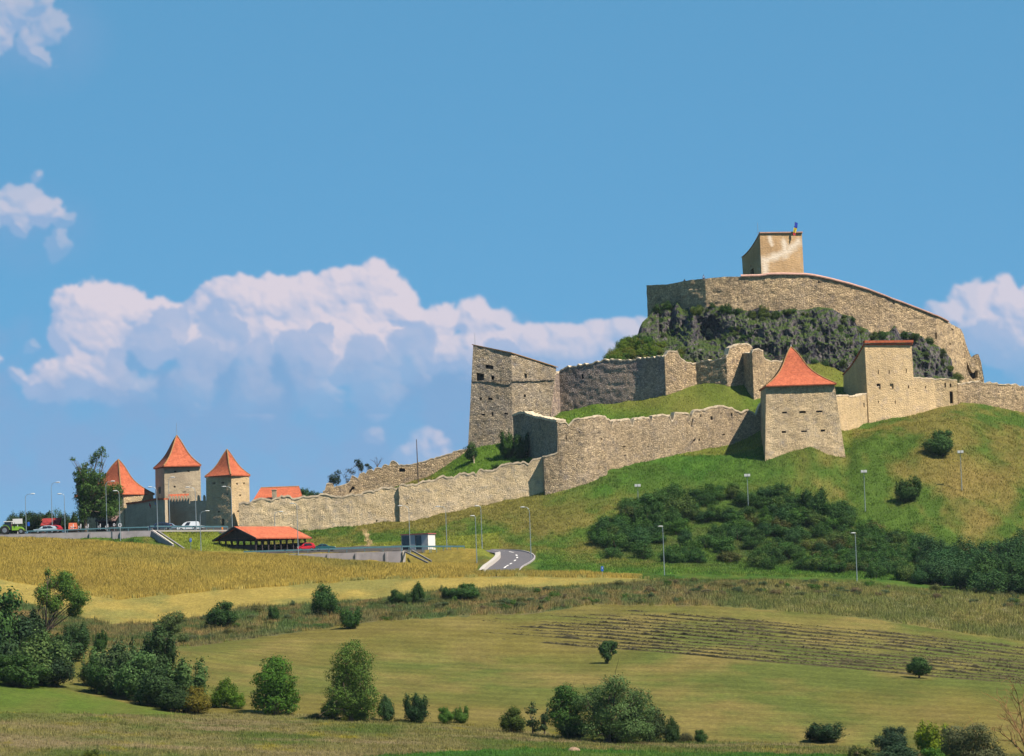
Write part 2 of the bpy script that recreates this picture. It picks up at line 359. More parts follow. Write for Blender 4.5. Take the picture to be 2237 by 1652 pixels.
MAT['wallDark'] = stone('shaded_rubble', (.36, .30, .28), (.50, .39, .30), (.19, .155, .16), cell=2.3, course=3.6, mort=.8, bump=.10, patch=.16)  # darker stone: shade of the left-facing inner wall put into its colour
MAT['plaster'] = stone('ochre_plaster', (.64, .485, .28), (.55, .41, .235), (.45, .36, .26), cell=2, mort=.14, bump=.05, patch=.22)
MAT['keep'] = stone('keep_plaster', (.52, .35, .185), (.46, .305, .16), (.52, .39, .26), cell=1, mort=.06, bump=.03, patch=.15)
MAT['gateplaster'] = stone('grey_plaster', (.50, .42, .29), (.43, .36, .26), (.37, .32, .245), cell=2.2, mort=.05, bump=.015, patch=.3)
MAT['cap'] = flat('pale_mortar_cap', (.56, .455, .32), .95, var=.35, scale=1.6)
MAT['tile'] = tiles('clay_tiles', (.50, .142, .070), (.37, .100, .052))
MAT['tilePink'] = tiles('faded_clay_tiles', (.55, .33, .26), (.48, .29, .23))
MAT['tileRed'] = tiles('dark_red_tiles', (.30, .04, .04), (.25, .035, .035))
MAT['tileBrown'] = tiles('brown_tiles', (.20, .13, .12), (.25, .16, .15))
MAT['ridge'] = flat('weathered_ridge_tiles', (.30, .17, .07), .9, var=.25)
MAT['dark'] = flat('dark_opening', (.02, .018, .016), .9)
MAT['darkwood'] = flat('dark_stained_wood', (.045, .035, .035), .8, var=.3)
MAT['steel'] = flat('galvanised_steel', (.27, .33, .36), .5, .3, var=.08, spec=.5)
MAT['rail'] = flat('blue_grey_rail', (.10, .22, .26), .5, .2, spec=.4)
MAT['lamphead'] = flat('white_lamp_head', (.55, .57, .57), .4)
MAT['concrete'] = flat('cast_concrete', (.33, .305, .315), .9, var=.16, scale=.8)
MAT['concreteD'] = flat('weathered_concrete', (.20, .19, .19), .9, var=.25, scale=1.5)
MAT['concreteW'] = flat('white_concrete', (.52, .48, .43), .85, var=.1)
MAT['asphalt'] = flat('asphalt', (.10, .095, .105), .9, var=.12, scale=1.5)
MAT['paint'] = flat('white_paint', (.75, .74, .72), .6)
MAT['leaf'] = leafmat('foliage')
MAT['bark'] = flat('bark', (.10, .075, .055), .95, var=.3)
MAT['barkpale'] = flat('lichen_bark', (.26, .15, .06), .95, var=.35)
MAT['grass'] = leafmat('grass_blades', .3)
# ---------------------------------------------------------------- terrain
LINES = [
 [(-300,1720,330),(2500,1720,330)],
 [(-300,1680,390),(2500,1680,390)],
 [(-300,1450,505),(0,1480,490),(200,1518,480),(430,1560,470),(700,1570,468),(1100,1597,462),(1500,1622,458),(1800,1632,455),(2237,1650,450),(2500,1660,450)],
 [(-300,1385,575),(0,1402,568),(430,1425,545),(700,1445,550),(1118,1452,555),(1600,1440,555),(2237,1490,540),(2500,1500,540)],
 [(-300,1340,600),(0,1385,595),(430,1405,590),(600,1385,600),(800,1358,612),(1000,1345,620),(1300,1320,630),(1600,1325,625),(1900,1350,615),(2237,1400,600),(2500,1420,600)],
 [(-300,1300,650),(0,1305,650),(82,1324,645),(245,1365,625),(341,1362,630),(450,1346,635),(546,1324,640),(819,1310,650),(955,1283,658),(1158,1288,655),(1433,1272,660),(1700,1270,662),(1900,1292,655),(2237,1330,645),(2500,1340,645)],
 [(-300,1164,740),(0,1176,738),(150,1181,735),(300,1193,728),(420,1207,722),(560,1215,717),(640,1217,714),(741,1228,710),(900,1238,703),(1050,1246,698),(1180,1253,692),(1390,1264,685),(1700,1263,690),(1900,1273,685),(2060,1288,680),(2237,1295,675),(2500,1300,675)],
 [(-300,1180,748),(0,1190,748),(340,1205,747),(385,1208,740),(460,1216,734),(600,1226,734),(870,1240,734.5),(900,1236,733),(1000,1234,725),(1060,1232,716),(1120,1232,712),(1200,1236,708),(1300,1236,705),(1500,1240,705),(1700,1246,705),(1900,1256,702),(2060,1277,695),(2237,1286,690),(2500,1290,690)],
 [(-300,1160,755.5),(0,1169,755.5),(330,1160,755.5),(352,1167,754),(385,1203,744),(470,1207,741),(640,1206,738.6),(880,1203,737.6),(940,1201,740),(1000,1200,738),(1060,1199,738),(1160,1202,733),(1200,1208,732),(1300,1218,722),(1500,1226,722),(1700,1232,725),(1900,1242,720),(2060,1264,710),(2237,1276,705),(2500,1280,705)],
 [(-300,1158,770),(0,1166,768),(340,1158,765),(400,1161,762),(470,1159,762),(520,1197,758),(640,1198,757),(900,1196,752),(1000,1195,750),(1150,1192,750),(1200,1190,750),(1300,1180,750),(1500,1150,760),(1700,1150,765),(1900,1170,760),(2100,1195,752),(2237,1210,748),(2500,1220,748)],
 [(-300,1180,800),(0,1169,800),(340,1157,798),(450,1152,797),(525,1152,792),(680,1160,790.5),(800,1150,790),(900,1140,790),(1000,1120,790),(1100,1100,789.5),(1180,1081,789.5),(1192,1077,789),(1250,1062,789.3),(1330,1035,792),(1400,1017,798),(1500,993,804),(1600,976,808),(1650,985,803),(1672,1012,795.5),(1720,1000,794),(1770,984,795),(1847,1003,798),(1872,978,800),(1900,965,803),(1950,945,808),(2050,925,812),(2090,918,815),(2150,928,818),(2237,938,820),(2500,960,830)],
 [(-300,1190,840),(0,1180,840),(450,1164,840),(525,1125,815),(700,1100,812),(850,1075,808),(950,1052,806),(1000,1040,806),(1100,1020,806),(1190,1000,806),(1235,932,812),(1350,924,812),(1450,915,816),(1600,900,820),(1672,890,818),(1770,880,818),(1850,943,818),(1896,927,829),(1950,915,832),(1991,908,834),(2050,893,837),(2092,885,837.5),(2150,893,839),(2237,905,844),(2500,930,855)],
 [(-300,1196,860),(0,1186,860),(450,1168,850),(600,1120,830),(710,1096,826),(850,1070,826),(950,1032,824),(1030,980,820),(1060,974,819.5),(1110,967,820),(1190,935,828),(1209,913,836),(1300,897,832),(1350,893,830.5),(1400,882,828.5),(1453,866,826),(1521,842,829),(1588,826,828),(1620,828,830),(1700,833,834),(1843,862,836),(1900,862,845),(1990,850,850),(2090,840,852),(2150,850,855),(2237,870,858),(2500,900,866)],
 [(-300,1205,880),(450,1175,880),(600,1140,860),(710,1110,850),(850,1095,850),(950,1075,850),(1030,1050,850),(1100,1000,850),(1200,900,852),(1300,830,850),(1345,800,854),(1400,785,856),(1500,798,858),(1640,798,856),(1690,794,848.6),(1800,801,848.6),(1843,815,849),(1990,832,856),(2080,838,862),(2150,852,868),(2237,880,866),(2500,920,872)],
 [(-300,1200,900),(600,1200,880),(950,1150,880),(1100,1100,880),(1200,950,880),(1300,900,876),(1400,800,873),(1430,735,873),(1450,710,873),(1600,700,873),(1700,700,873),(1900,740,874),(2050,835,876),(2120,850,880),(2237,900,885),(2500,950,885)],
 [(-300,1250,950),(950,1250,950),(1200,1150,920),(1350,900,900),(1412,800,888),(1430,700,888),(1500,618,884),(1650,605,884),(1760,604,884),(1900,660,888),(2050,770,892),(2120,860,896),(2237,980,910),(2500,1050,930)],
]
FAR_Z = -12.0
def build_grid():
    t_in = np.arange(-0.150, 0.1501, 0.00046)
    t_l = -0.150 - np.cumsum(np.geomspace(.001, .35, 26)); t_r = -t_l
    ts = np.concatenate([t_l[::-1], t_in, t_r])
    ys = np.concatenate([[2, 12, 30, 60, 100, 150, 200, 250, 300, 330, 350, 365], np.arange(376, 560, .9), np.arange(560, 900, .72), np.arange(902, 960, 3), [980, 1020, 1080, 1150, 1300, 1600, 2200, 3500, 6000, 12000, 26000]])
    prof = []
    for ln in LINES:
        P = np.array([Wl(*q) for q in ln]); t = P[:, 0] / P[:, 1]; o = np.argsort(t)
        prof.append((np.interp(ts, t[o], P[o, 1]), np.interp(ts, t[o], P[o, 2])))
    PY = np.array([p[0] for p in prof]); PZ = np.array([p[1] for p in prof])
    near = [(0, -1.7), (25, -1.9), (80, -9), (220, -16)]
    Z = np.zeros((len(ys), len(ts)))
    for j in range(len(ts)):
        yy = np.concatenate([[n[0] for n in near], PY[:, j], [1150, 30000]]); zz = np.concatenate([[n[1] for n in near], PZ[:, j], [FAR_Z, FAR_Z]])
        yy = np.maximum.accumulate(yy + np.arange(len(yy)) * 1e-4)
        Z[:, j] = np.interp(ys, yy, zz)
    # the hill is only as wide as the place: fade to valley level far to the sides
    X = ts[None, :] * ys[:, None]
    side = np.clip((np.abs(X) - 170) / 400, 0, 1); side = side * side * (3 - 2 * side)
    Z = Z * (1 - side) + (-12) * side * (ys[:, None] > 100) + Z * side * (ys[:, None] <= 100)
    k = np.array([.25, .5, .25])
    for _ in range(2):
        m = (ys > 380) & (ys < 900)
        Zs = Z.copy(); Zs[1:-1] = .25 * Z[:-2] + .5 * Z[1:-1] + .25 * Z[2:]
        Z[m] = Zs[m]
    for _ in range(4):
        Zs = Z.copy(); Zs[:, 1:-1] = .25 * Z[:, :-2] + .5 * Z[:, 1:-1] + .25 * Z[:, 2:]; Z = Zs
    lowr = (ys < 802) & (ys > 560)
    Zl = Z[lowr].copy()
    for _ in range(50): Zl[:, 1:-1] = .25 * Zl[:, :-2] + .5 * Zl[:, 1:-1] + .25 * Zl[:, 2:]
    w = (np.clip((ys[lowr] - 560) / 20, 0, 1) * np.clip((802 - ys[lowr]) / 8, 0, 1))[:, None] * ((ts > .03) & (ts < .15))[None]
    w = w * (1 - ((ys[lowr] > 786)[:, None] & (ts > .058)[None] & (ts < .092)[None]))
    Z[lowr] = Z[lowr] * (1 - w) + Zl * w
    return ts, ys, Z
TS, YS, TZ = build_grid()
GXX = TS[None, :] * YS[:, None]; GYY = np.repeat(YS[:, None], len(TS), 1)
gpx, gpy = proj(np.stack([GXX, GYY, TZ], -1).reshape(-1, 3)); gpx = gpx.reshape(TZ.shape); gpy = gpy.reshape(TZ.shape)
def pw(pts, x):
    p = np.array(pts, float); return np.interp(x, p[:, 0], p[:, 1])
# ground cover borders (photo reading) -> cover classes per ground vertex
L_NEAR = [(-300,1545),(0,1555),(330,1562),(450,1558),(700,1562),(1100,1592),(1500,1618),(1800,1628),(2237,1648),(2600,1660)]
L_GREENTOP = [(-300,1465),(0,1483),(100,1500),(200,1518),(350,1548),(450,1560)]
L_C = [(-300,1385),(0,1400),(250,1415),(430,1412),(600,1388),(800,1360),(1000,1346),(1150,1342),(1300,1322),(1600,1326),(1900,1352),(2237,1402),(2600,1425)]
L_D = [(-300,1290),(0,1305),(82,1324),(150,1345),(245,1365),(341,1362),(450,1346),(546,1324),(677,1319),(819,1310),(955,1290),(1105,1283),(1158,1286),(1433,1270),(1700,1268),(1900,1278),(2060,1292),(2237,1300),(2600,1305)]
L_MOW = [(-300,1225),(0,1266),(110,1285),(200,1303),(260,1311),(340,1303),(450,1293),(546,1286),(700,1274),(819,1266),(955,1262),(1105,1260),(1300,1263),(1390,1264),(1480,1274)]
def cover(px, py, X, Y):
    n1 = fbm(X / 9, Y / 16, o=4, seed=31); n2 = fbm(X / 2.2, Y / 4.5, o=3, seed=37); n3 = fbm(X / 30, Y / 40, o=3, seed=41)
    jit = 3.5 * n2
    y = py + jit; pxj = px + 60 * n1
    def c(*a): return np.array(a)[None, None] if px.ndim == 2 else np.array(a)[None]
    def lerp(a, b, f): f = np.clip(f, 0, 1)[..., None]; return a * (1 - f) + b * f
    one = np.ones(px.shape + (1,))
    midf = lerp(c(.150, .130, .034) * one, c(.092, .112, .026) * one, .5 + 1.7 * n3)
    midf = lerp(midf, c(.175, .145, .045) * one, .25 + 1.5 * n1)
    col = midf
    rough = np.zeros(px.shape)          # 0 mown, 1 meadow
    # mowing stripes (swath colour)
    st = np.sin((Y * .9 + X * .22) * 1.15 + 2.5 * n3) * .5 + .5; st2 = np.sin((Y * 1.0 - X * .10) * 2.6 + 3 * n3) * .5 + .5
    col = col * (0.86 + .16 * st[..., None] + .10 * (st2 * np.clip(.5 + 2 * n3, 0, 1))[..., None])
    near = y > pw(L_NEAR, px)
    meadow = lerp(c(.145, .130, .050) * one, c(.080, .105, .026) * one, .5 + 2.2 * n1 + .8 * n3)
    meadow = lerp(meadow, c(.18, .145, .075) * one, -.1 + 2.2 * fbm(X / 18, Y / 5, o=3, seed=51))
    meadow = lerp(meadow, c(.20, .17, .015) * one, 2.2 * fbm(X / 4, Y / 3, o=3, seed=53) - .75)
    col = np.where(near[..., None], meadow, col); rough[near] = .8
    gl = (y > pw(L_GREENTOP, px)) & (y < pw(L_NEAR, px)) & (px < 455)
    col = np.where(gl[..., None], lerp(c(.080, .122, .020) * one, c(.115, .128, .030) * one, .45 + 1.5 * n1), col)
    strip = (y > pw([(700,1662),(850,1648),(1000,1640),(1150,1637),(1600,1646),(1900,1650),(2237,1665)], px)) & (px > 780)
    col = np.where(strip[..., None], lerp(c(.040, .105, .016) * one, c(.075, .12, .022) * one, .4 + 2 * n1), col)
    weeds = (y < pw(L_C, px)) & (y > pw(L_D, px))
    wc = lerp(c(.135, .118, .052) * one, c(.070, .10, .034) * one, .5 + 2.2 * n1)
    wc = lerp(wc, c(.19, .135, .055) * one, .2 + 1.6 * n2)
    rr = np.clip((px - 1500) / 200, 0, 1)[..., None]
    mead2 = lerp(c(.165, .145, .05) * one, c(.12, .125, .042) * one, .5 + 1.6 * n1); mead2 = lerp(mead2, c(.20, .19, .10) * one, 1.6 * n2 - .4)
    wc = wc * (1 - rr) + mead2 * rr
    col = np.where(weeds[..., None], wc, col); rough[weeds] = 1
    sh = (y < pw(L_D, px)) & (Y < 745) & (pxj < 1470)
    mow = sh & (y > pw(L_MOW, px))
    col = np.where(mow[..., None], lerp(c(.28, .22, .058) * one, c(.19, .175, .050) * one, .45 + 2.4 * n1 + .8 * n2), col)
    crop = sh & (y <= pw(L_MOW, px)) & (Y < 744)
    cc = lerp(c(.235, .175, .036) * one, c(.15, .135, .032) * one, .35 + 1.6 * n3 + .9 * n1)
    col = np.where(crop[..., None], cc, col); rough[crop] = .6
    # castle hill
    hill = (Y > 742) | ((px > 1040) & (y < pw(L_D, px)) & (y < pw(L_MOW, px)) & (pxj < 1470) & (Y > 693)) | ((px >= 1400) & (y < np.where(px < 1480, pw(L_MOW, px), pw(L_D, px))))
    hg = lerp(c(.058, .102, .018) * one, c(.135, .122, .034) * one, .38 + .12 * (px > 1750)[..., None][..., 0] + 1.9 * n1 + .5 * n3 + .7 * n2)
    brown = np.clip((px - 1850) / 250, 0, 1) * np.clip((y - 950) / 100, 0, 1)
    hg = lerp(hg, c(.175, .135, .045) * one, brown * (.34 + 1.2 * n1))
    sg = lambda v, w_: 1 / (1 + np.exp(-np.clip(v / w_, -30, 30)))
    lush = sg(px - 1250 - 60 * n1, 45) * sg(1690 - px + 60 * n1, 40) * sg(1062 - (px < 1450) * (px - 1450) * .18 - y + 34 * n1, 9)
    ditch = sg(px - 1150 - 40 * n1, 12) * sg(2010 - px, 30) * sg(y - 1236 - 6 * n1, 3) * sg(1271 - y, 3) + sg(px - 1900, 25) * np.exp(-((y - (1268 + (px - 1900) * .10)) / 12) ** 2)
    bankg = np.exp(-((px - 1190) / 60) ** 2) * np.exp(-((y - 1222) / 20) ** 2)
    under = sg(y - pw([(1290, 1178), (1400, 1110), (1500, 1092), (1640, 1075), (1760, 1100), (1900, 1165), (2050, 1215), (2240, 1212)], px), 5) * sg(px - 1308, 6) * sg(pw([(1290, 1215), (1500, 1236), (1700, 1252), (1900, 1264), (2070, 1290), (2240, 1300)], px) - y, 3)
    lush = np.clip(lush * (.80 + 1.1 * n1 + .6 * n2) + .75 * ditch * (.8 + .9 * n1) + bankg * (.6 + n1), 0, .95)
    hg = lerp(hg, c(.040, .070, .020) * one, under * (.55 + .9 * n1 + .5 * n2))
    hg = lerp(hg, lerp(c(.030, .090, .014) * one, c(.055, .125, .018) * one, .5 + 1.4 * n2), lush)
    inner = (Y > 803) & (px > 940) & (px < 1860) & (y < 1045)
    lawn = lerp(c(.068, .125, .016) * one, c(.125, .135, .028) * one, np.clip((px - 1150) / 300, 0, 1) * .6 + .9 * n1)
    hg = np.where(inner[..., None], lawn, hg)
    ter = (Y > 728) & (Y < 762) & (px > 350) & (px < 1090) & (y > 1158)
    hg = np.where(ter[..., None], lerp(c(.12, .15, .022) * one, c(.15, .15, .03) * one, .5 + n1), hg)
    col = np.where(hill[..., None], hg, col); rough[hill] = .9
    # bare earth track on the bank
    tx = pw([(1155, 790), (1170, 800), (1190, 806), (1215, 812)], y)
    trk = hill & (np.abs(px - tx) < 5 + 3 * n2) & (y > 1158) & (y < 1200)
    col = np.where(trk[..., None], c(.32, .24, .14) * one, col)
    lot = (Y > 754.5) & (Y < 845) & (px < 520) & (y > 1100) & ~((px > 352) & (Y < 762)) & ~((px > 470) & (Y < 765))
    col = np.where(lot[..., None], c(.055, .055, .055) * one, col); rough[lot] = -1
    yard = (Y > 738) & (Y < 757) & (px > 560) & (px < 930) & (y > 1192)
    col = np.where(yard[..., None], c(.075, .070, .068) * one, col); rough[yard] = -1
    col = np.where((hill & (rough > .5))[..., None] & ~inner[..., None], col * np.array([1.0, 1.0, .95]), col)
    return np.clip(col * ALB, .004, 1), rough
GCOL, GROUGH = cover(gpx, gpy, GXX, GYY)
# relief
slope_m = np.clip((GYY - 700) / 20, 0, 1) * (GROUGH > .5) * np.clip((900 - GYY) / 20, 0, 1)
bank = (gpx > 950) & (GYY > 745)
TZ = TZ + slope_m * (.42 * fbm(GXX / 3.1, GYY / 4.0, o=4, seed=61) + .10 * fbm(GXX / 1.1, GYY / 1.6, o=2, seed=62))
lumps = np.clip(fbm(GXX / 7, GYY / 9, o=3, seed=65), 0, 1) * slope_m * np.clip((gpx - 1700) / 200, 0, 1) * (GYY < 815)
TZ = TZ + lumps * 1.1
TZ = TZ + (GYY > 380) * (GYY < 700) * .12 * fbm(GXX / 14, GYY / 20, o=3, seed=66)
TZ = TZ + ((GROUGH > .5) & (GYY < 700) & (GYY > 380)) * .16 * fbm(GXX / 2.2, GYY / 3.2, o=3, seed=67)
def groundz(X, Y):
    X = np.atleast_1d(np.asarray(X, float)); Y = np.atleast_1d(np.asarray(Y, float))
    t = X / np.maximum(Y, 1)
    i = np.clip(np.searchsorted(YS, Y) - 1, 0, len(YS) - 2); j = np.clip(np.searchsorted(TS, t) - 1, 0, len(TS) - 2)
    a = np.clip((Y - YS[i]) / (YS[i + 1] - YS[i]), 0, 1); b = np.clip((t - TS[j]) / (TS[j + 1] - TS[j]), 0, 1)
    return (TZ[i, j] * (1 - a) * (1 - b) + TZ[i + 1, j] * a * (1 - b) + TZ[i, j + 1] * (1 - a) * b + TZ[i + 1, j + 1] * a * b)
def gz(X, Y): return float(groundz(X, Y)[0])
_YY = np.arange(385, 900, .25)
def hit(x, y, ymin=385.0):
    """the first ground point under that ray of the photograph"""
    a = (x - CX) / F_PX; b = (CY - y) / F_PX; d = fw + rt * a + up * b
    P = d[None, :] * (_YY / d[1])[:, None]; g = groundz(P[:, 0], P[:, 1])
    k = np.where((P[:, 2] <= g) & (_YY >= ymin))[0]
    if len(k) == 0: k = [np.argmin(np.abs(P[:, 2] - g))]
    p = P[k[0]]; return np.array([p[0], p[1], gz(p[0], p[1])])
nr, nc = TZ.shape
ii, jj = np.meshgrid(np.arange(nr - 1), np.arange(nc - 1), indexing='ij')
a = (ii * nc + jj).ravel(); GF = np.stack([a, a + 1, a + nc + 1, a + nc], 1)
gm, nt, b = newmat('ground_cover'); L = nt.links.new
b.inputs['Roughness'].default_value = .95; b.inputs['Specular IOR Level'].default_value = .03
at = N(nt, 'ShaderNodeAttribute', attribute_name='Col'); tc = N(nt, 'ShaderNodeTexCoord')
mp = N(nt, 'ShaderNodeMapping'); mp.inputs['Scale'].default_value = (1, .5, 1); L(tc.outputs['Object'], mp.inputs['Vector'])
def gnoise(s, d, lo, hi, r=.7):
    n = N(nt, 'ShaderNodeTexNoise'); n.inputs['Scale'].default_value = s; n.inputs['Detail'].default_value = d; n.inputs['Roughness'].default_value = r; L(mp.outputs[0], n.inputs['Vector'])
    q = N(nt, 'ShaderNodeMapRange'); q.inputs[1].default_value = .3; q.inputs[2].default_value = .7; q.inputs[3].default_value = lo; q.inputs[4].default_value = hi; L(n.outputs[0], q.inputs[0]); return q.outputs[0], n.outputs[0]
f1, h1 = gnoise(1.6, 8, .52, 1.42, .85); f2, _ = gnoise(.16, 6, .78, 1.20)
col = at.outputs['Color']
for f in (f1, f2):
    mm = N(nt, 'ShaderNodeMix', data_type='RGBA', blend_type='MULTIPLY'); mm.inputs[0].default_value = 1; L(col, mm.inputs[6]); L(f, mm.inputs[7]); col = mm.outputs[2]
L(col, b.inputs['Base Color'])
bp = N(nt, 'ShaderNodeBump'); bp.inputs['Distance'].default_value = .22; bp.inputs['Strength'].default_value = .8; L(h1, bp.inputs['Height']); L(bp.outputs[0], b.inputs['Normal'])
ground = mesh('ground', np.stack([GXX, GYY, TZ], -1).reshape(-1, 3), GF, gm, smooth=True, col=GCOL.reshape(-1, 3))
tag(ground, 'castle hill, mown fields and meadow falling towards the valley', kind='structure')

# ---------------------------------------------------------------- masonry
def nrm(v): return v / (np.linalg.norm(v) + 1e-12)
def disp3(P, amp, s=1.1):
    return amp * fbm(P[..., 0] * s, P[..., 1] * s, P[..., 2] * s, o=3, seed=71)
def face_grid(bottom, top, rows, out, openings=(), amp=.1, edge_in=True):
    """bottom/top: (n,3) lines left to right seen from outside; returns grid (rows+1,n,3) displaced along 'out', keep mask, niches"""
    n = len(bottom); t = np.linspace(0, 1, rows + 1)[:, None, None]
    G = bottom[None] * (1 - t) + top[None] * t
    keep = np.ones((rows, n - 1), bool); nich = []
    for (x, y, w, h) in openings:
        px, py = proj(G.reshape(-1, 3)); px = px.reshape(rows + 1, n); py = py.reshape(rows + 1, n)
        mr = np.argmin(np.abs(py[:, n // 2] - y)); mr = int(np.clip(mr, 1, rows - 1))
        ci = np.argmin((px - x) ** 2 + (py - y) ** 2); mr, mc = divmod(ci, n); mr = int(np.clip(mr, 1, rows - 1)); mc = int(np.clip(mc, 1, n - 2))
        c0 = int(np.argmin(np.abs(px[mr] - (x - w / 2)))); c1 = int(np.argmin(np.abs(px[mr] - (x + w / 2))))
        rr0 = int(np.argmin(np.abs(py[:, mc] - (y + h / 2)))); rr1 = int(np.argmin(np.abs(py[:, mc] - (y - h / 2))))
        if c1 <= c0: c1 = c0 + 1
        if rr1 <= rr0: rr1 = rr0 + 1
        c0 = max(c0, 1); rr0 = max(rr0, 1); c1 = min(c1, n - 2); rr1 = min(rr1, rows - 1)
        if c1 <= c0 or rr1 <= rr0: continue
        for cc, tx in ((c0, x - w / 2), (c1, x + w / 2)):
            du = G[rr0:rr1 + 1, cc + 1] - G[rr0:rr1 + 1, cc - 1]; dp = px[mr, cc + 1] - px[mr, cc - 1]
            if abs(dp) > 1e-3: G[rr0:rr1 + 1, cc] += du * np.clip((tx - px[mr, cc]) / dp, -.3, .3)
        for rr_, ty in ((rr0, y + h / 2), (rr1, y - h / 2)):
            du = G[rr_ + 1, c0:c1 + 1] - G[rr_ - 1, c0:c1 + 1]; dp = py[rr_ + 1, mc] - py[rr_ - 1, mc]
            if abs(dp) > 1e-3: G[rr_, c0:c1 + 1] += du * np.clip((ty - py[rr_, mc]) / dp, -.3, .3)
        keep[rr0:rr1, c0:c1] = False; nich.append((rr0, rr1, c0, c1))
    D = disp3(G, amp)
    o = out if np.ndim(out) == 2 else np.repeat(np.array(out)[None], n, 0)
    G = G + D[..., None] * o[None]
    return G, keep, nich, o
def grid_faces(rows, n, keep, off):
    F = []
    for r in range(rows):
        for c in range(n - 1):
            if keep[r, c]: a = off + r * n + c; F.append([a, a + 1, a + n + 1, a + n])
    return F
def niche_mesh(G, ni, o, depth):
    r0_, r1_, c0, c1 = ni
    loop = [(r0_, c) for c in range(c0, c1 + 1)] + [(r, c1) for r in range(r0_ + 1, r1_ + 1)] + [(r1_, c) for c in range(c1 - 1, c0 - 1, -1)] + [(r, c0) for r in range(r1_ - 1, r0_, -1)]
    A = np.array([G[r, c] for r, c in loop]); B = A - o[(c0 + c1) // 2] * depth
    n = len(loop); V = np.concatenate([A, B]); F = [[i, (i + 1) % n, n + (i + 1) % n, n + i] for i in range(n)]; F.append([n + i for i in range(n)])
    return V, F, [0] * n + [1]
def resample(P, step):
    P = np.array(P, float); d = np.r_[0, np.cumsum(np.linalg.norm(np.diff(P[:, :2], axis=0), axis=1))]
    m = max(2, int(d[-1] / step) + 1); s = np.unique(np.concatenate([np.linspace(0, d[-1], m), d])); 
    s = s[np.r_[True, np.diff(s) > .08]]
    return np.stack([np.interp(s, d, P[:, k]) for k in range(P.shape[1])], 1), s
def top_z(XY, prof, ybias=0):
    """height of a photo outline above each plan point"""
    prof = np.array(prof, float); o = np.argsort(prof[:, 0], kind='stable'); prof = prof[o]
    z = np.full(len(XY), 40.0)
    for _ in range(5):
        P = np.c_[XY, z]; px, py = proj(P); ty = np.interp(px, prof[:, 0], prof[:, 1]) + ybias
        z = z + (py - ty) * XY[:, 1] / F_PX
    return z
def wall(name, label, cat, path, prof, mat, thick=1.6, sink=2.5, openings=(), cap=None, capmat=None, amp=.10, jag=.12, batter=.0, window_depth=.9, step=.42, group=None, left_end=None):
    P = np.array([Wl(*q) for q in path]); Q, s = resample(P, step)
    XY = Q[:, :2]; tp = top_z(XY, prof)
    tp = tp + jag * vnoise(s * 1.3, s * 0, seed=81) + .6 * jag * vnoise(s * 3.1, s * 0, seed=82) + .7 * jag * np.round(vnoise(s * 1.9, s * 0, seed=83) * 1.6)
    tan = np.gradient(XY, axis=0); tan /= np.linalg.norm(tan, axis=1)[:, None] + 1e-9
    out = np.stack([tan[:, 1], -tan[:, 0], np.zeros(len(s))], 1)                    # towards the camera for a path running left to right
    g = groundz(XY[:, 0], XY[:, 1]); lowz = np.minimum(g, Q[:, 2]) - sink
    H = float(np.max(tp - lowz)); rows = max(3, int(H / step))
    base = np.c_[XY, lowz] + out * batter; top = np.c_[XY, tp]
    mid = np.mean(P, 0); root = thing(name, (mid[0], mid[1], float(np.mean(g))), label, cat, group)
    G, keep, nich, o = face_grid(base, top, rows, out, openings, amp)
    n = len(s); V = [G.reshape(-1, 3)]; F = grid_faces(rows, n, keep, 0); k = (rows + 1) * n
    back = np.stack([np.c_[XY, lowz] - out * thick, np.c_[XY, tp + .02 * vnoise(s, s * 0)] - out * thick]); V.append(back.reshape(-1, 3))
    for c in range(n - 1):
        F.append([k + c + 1, k + c, k + n + c, k + n + c + 1]); F.append([rows * n + c, rows * n + c + 1, k + n + c + 1, k + n + c])
    for c, fl in ((0, False), (n - 1, True)):
        col_ = [r * n + c for r in range(rows + 1)] + [k + n + c, k + c]; F.append(col_ if fl else col_[::-1])
    mesh('masonry', np.concatenate(V), F, mat, root)
    if cap:
        th, prd = cap; ov = prd
        A = top + out * (ov + .02); Bk = np.c_[XY, tp] - out * (thick + ov)
        V = np.concatenate([A + [0, 0, -th * .3], A + [0, 0, th * .7], Bk + [0, 0, th * .7], Bk + [0, 0, -th * .3]]); F = []
        for c in range(n - 1):
            for a_, b_ in ((0, 1), (1, 2), (2, 3), (3, 0)): F.append([a_ * n + c, a_ * n + c + 1, b_ * n + c + 1, b_ * n + c])
        F.append([0, n, 2 * n, 3 * n]); F.append([n - 1, 4 * n - 1, 3 * n - 1, 2 * n - 1])
        mesh('coping', V, F, capmat or MAT['cap'], root)
    for ni in nich:
        V, F, mi = niche_mesh(G, ni, o, window_depth); mesh('window_opening', V, F, [mat, MAT['dark']], root, midx=mi)
    return root
def lineof(a, b, step):
    m = max(2, int(np.linalg.norm(np.array(b) - np.array(a)) / step) + 1); t = np.linspace(0, 1, m)[:, None]; return np.array(a)[None] * (1 - t) + np.array(b)[None] * t
